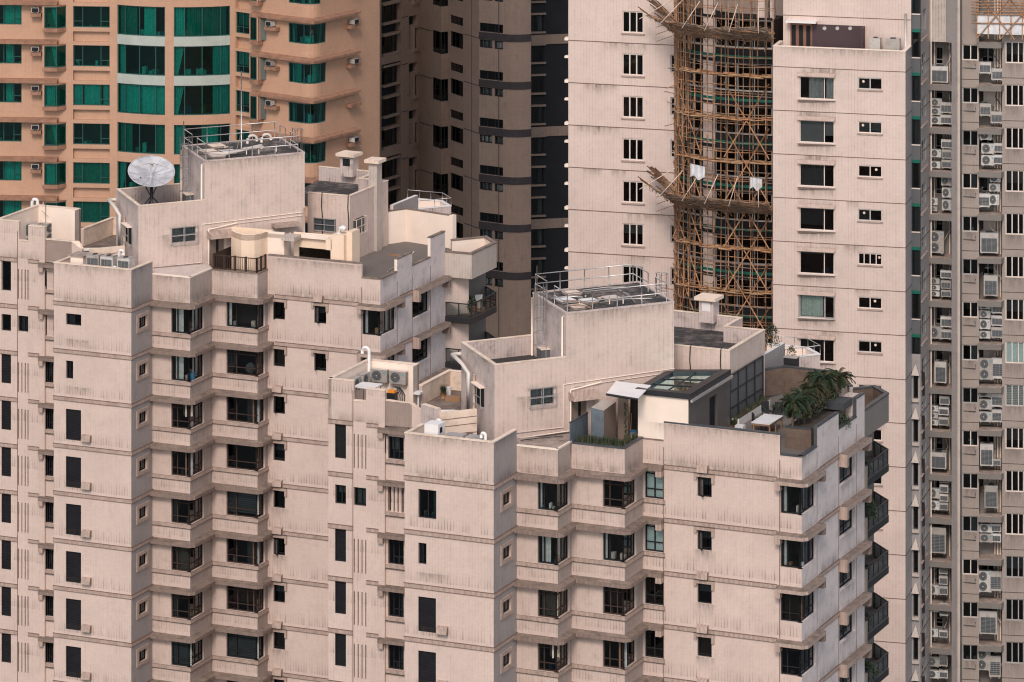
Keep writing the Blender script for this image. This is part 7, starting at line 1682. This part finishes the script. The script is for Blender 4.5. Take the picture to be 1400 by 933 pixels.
# ---- far block terrace: fence, roof house, chimney, rear wall
z1 = 50.75+1.6; W = W1; fpts = [W[8].pt(.05, -.1), W[8].pt(W[8].L-.1, -.1), W[9].pt(W[9].L-.1, -.1)]
rt = root('fence', (*fpts[0], z1), 'low brown picket fence on the parapet above the second bay', 'fence')
for i in range(2):
    g_ = Seg(fpts[i], fpts[i+1]); n = 4 if i == 0 else 2
    for k in range(n+1): u = g_.L*k/n; m = MB(); m.bar(g_, u-.05, u+.05, -.05, .05, z1, z1+.95, 'frame_brown'); m.build('post', rt)
    for z in (z1+.05, z1+.86): m = MB(); m.bar(g_, 0, g_.L, -.025, .025, z, z+.05, 'frame_brown'); m.build('rail', rt)
    m = MB(); c = int(g_.L/.13)
    for k in range(c): u = g_.L*(k+.5)/c; m.bar(g_, u-.012, u+.012, -.012, .012, z1+.1, z1+.86, 'frame_brown')
    m.build('pickets', rt)
g_ = Seg(fpts[0], add(fpts[0], V, 2.6)); m = MB(); m.bar(g_, 0, g_.L, -.04, 0, z1-.6, z1+.95, 'frame_brown'); m.build('side_panel', rt)
def house1():
    zd = 51.55; zt = 54.45; L_ = W1[10]; z0 = zd
    rt = root('roof_house', (*P(400, 276), zd), 'cream roof house with a curved wall behind the far block parapet', 'roof house')
    a = P(316, 274.4); pts = [a, P(322, 273.8), P(330, 273.2), P(339, 273.0), P(348, 273.1), P(357, 273.5), P(364, 274.0)]; b = P(366, 274.1); c = add(b, U, tpx(b, U, 388.5))
    m = MB()
    for i in range(len(pts)-1): m.face([(*pts[i], zd), (*pts[i+1], zd), (*pts[i+1], zt), (*pts[i], zt)], 'cream_warm', True)
    m.face([(*pts[-1], zd), (*b, zd), (*b, zt), (*pts[-1], zt)], 'cream_warm'); m.face([(*b, zd), (*c, zd), (*c, zt-.1), (*b, zt-.1)], 'cream'); d = add(c, V, 1.0); m.face([(*c, zd), (*d, zd), (*d, zt-.1), (*c, zt-.1)], 'cream'); m.build('curved_wall', rt)
    bk = add(a, E_, 1.2); m = MB(); m.face([(*q, zt-.35) for q in pts+[b, c, add(c, V, 1.8), bk]], 'slab_dirty'); m.build('roof', rt)
    m = MB(); i_ = pts+[b, c]; o = offs(i_, -.15)
    for i in range(len(i_)-1): m.hexa([(*i_[i], zt-.36), (*i_[i+1], zt-.36), (*o[i+1], zt-.36), (*o[i], zt-.36), (*i_[i], zt+.02), (*i_[i+1], zt+.02), (*o[i+1], zt+.02), (*o[i], zt+.02)], 'cream')
    g2 = Seg(bk, add(bk, U, 3.4)); m.bar(g2, 0, g2.L, 0, .2, zt-.36, zt+.1, 'cream_warm'); m.build('parapet', rt)
    e = P(392, 273.2); g = Seg(e, add(e, U, tpx(e, U, 452))); gb = Seg(g.pt(0, -1.0), g.pt(g.L, -1.0)); u0 = gb.s(396)
    m = MB(); wall(m, gb, zd, zt, [(.35, gb.L-.4, zd+.5, zt-.95)], 'cream_warm', rev=.1); m.build('recessed_wall', rt)
    window(rt, [(gb, .35, gb.L-.4)], zd+.5, zt-.95, r=.1, fm='frame_dark', gl='glass_dark', depth=.8)
    m = MB(); m.bar(g, -.3, .65, -1.0, .25, zt-.35, zt-.12, 'tile_slat'); m.bar(g, .65, g.L+.1, -1.2, -.75, zt-.3, zt-.05, 'cream'); m.bar(g, g.L-.35, g.L+.1, -.75, .0, zt-.75, zt-.05, 'cream_warm'); m.build('canopy', rt)
    f = g.pt(g.L, 0); h = Seg(f, add(f, U, tpx(f, U, 470))); m = MB(); m.bar(h, 0, h.L, -1.5, 0, zd, zt+.25, 'cream_warm'); m.bar(h, h.L, h.L+.4, -1.5, -.4, zd, zt+.45, 'cream_warm'); m.build('pillar', rt)
    p = h.pt(.4, -.5); m = MB(); m.tube([(*p, zt+.25), (*p, zt+.6), (*add(p, U, .25), zt+.65), (*add(p, U, .4), zt+.55)], .16, 'white_paint', 10); m.build('vent_pipe', rt)
house1()
p = G(513, 341, 51.6); m = MB(); m.box((*p, 51.55), .62, .75, 57.35-51.55, 'tile_slat', UA); m.build('chimney', blk1); m = MB(); m.box((*p, 57.35), 1.05, 1.2, .22, 'cream_dirty', UA); m.build('chimney_cap', blk1)
m = MB(); rp = [(-8.9, 283.8), (-7.06, 285.2), (-4.1, 283.0)]; parapet(m, rp, 51.4, 53.75, 'tile_pink_roof', cap='ledge_top', inner='cream')
for i in range(2): g_ = Seg(rp[i], rp[i+1]); m.bar(g_, 0, g_.L, 0, .016, 51.5, 53.68, 'cream')
g_ = Seg(rp[1], rp[2]); m.bar(g_, g_.L, g_.L+.3, -.3, .1, 50.5, 53.75, 'cream'); m.build('parapet', blk1)
# windows and canopy round the store of the far block
qs = add((P(921, 249.5)[0]-22.76, 249.5+30.4), U, 3.05); sv = Seg(qs, add(qs, V, 5)); zz = 55.0
m = MB(); a, b = sv.s(483), sv.s(497.5); z0, z1 = sv.z(322, 483), sv.z(301, 483); m.bar(sv, a, b, .005, .03, z0, z1, 'louvre'); grille(m, sv, a, b, z0, z1, .25, 'cream_dirty'); m.build('window', blk1)
sf = Seg((P(921, 249.5)[0]-22.76, 249.5+30.4), qs); a, b = sf.s(430), sf.s(459); z0, z1 = sf.z(314, 430), sf.z(297.5, 430); m = MB(); m.bar(sf, a, b, .005, .03, z0, z1, 'louvre'); grille(m, sf, a, b, z0, z1, .15, 'frame_grey'); m.build('window', blk1)
m = MB(); cf = Seg(add(core1[1].a, (0, 0), 0), core1[1].b); a, b = cf.s(371), cf.s(405); z0 = cf.z(310, 371); m.bar(cf, a, b, 0, .7, z0, z0+.22, 'soldier'); m.build('window_hood', blk1)
m = MB(); m.tube([(*cf.pt(cf.s(417) if cf.s(417) < cf.L else cf.L-.1, .15), 51.6), (*cf.pt(min(cf.s(417), cf.L-.1), .15), 55.4)], .06, 'cream', 8); m.build('downpipe', blk1)
# ================= ground, light, camera =================
gm = MB(); gm.face([(-900, -300, 0), (900, -300, 0), (900, 1500, 0), (-900, 1500, 0)], 'asphalt'); tag(gm.build('ground'), kind='structure')
cam = bpy.data.cameras.new('camera'); co = bpy.data.objects.new('camera', cam); col.objects.link(co); co.location = (0, 0, H); co.rotation_euler = (radians(90), 0, 0)
cam.sensor_width = 36; cam.lens = F/1400*36; cam.shift_x = 0; cam.shift_y = -(466.5-YH)/1400; cam.clip_end = 3000; cam.clip_start = 1
S.camera = co
wd = bpy.data.worlds.new('World'); S.world = wd; wd.use_nodes = True; nt = wd.node_tree
sky = nt.nodes.new('ShaderNodeTexSky'); sky.sky_type = 'NISHITA'; sky.sun_disc = False
SUN_EL = 42; SUN_AZ = 188          # direction to the sun: behind the camera, a little to its left
sky.sun_elevation = radians(SUN_EL); sky.sun_rotation = radians(SUN_AZ); sky.dust_density = 1.0; sky.air_density = 1.0; sky.ozone_density = 1
hs = nt.nodes.new('ShaderNodeHueSaturation'); hs.inputs['Saturation'].default_value = .45
nt.links.new(sky.outputs[0], hs.inputs['Color']); nt.links.new(hs.outputs[0], nt.nodes['Background'].inputs[0]); nt.nodes['Background'].inputs[1].default_value = .12
sd = bpy.data.lights.new('sun', 'SUN'); sd.energy = 1.5; sd.angle = radians(17); sd.color = (1.0, .89, .80)
so = bpy.data.objects.new('sun', sd); col.objects.link(so); so.location = (-40, -60, 200)
import mathutils
az = radians(SUN_AZ); dv = mathutils.Vector((sin(az)*cos(radians(SUN_EL)), cos(az)*cos(radians(SUN_EL)), sin(radians(SUN_EL))))
so.rotation_euler = dv.to_track_quat('Z', 'Y').to_euler()
S.view_settings.view_transform = 'Standard'; S.view_settings.look = 'None'; S.view_settings.exposure = 0.66; S.view_settings.gamma = 1; S.view_settings.use_curve_mapping = False
S.render.engine = 'CYCLES'; S.cycles.max_bounces = 6; S.cycles.transparent_max_bounces = 12; S.cycles.use_denoising = True; S.cycles.filter_width = 1.15
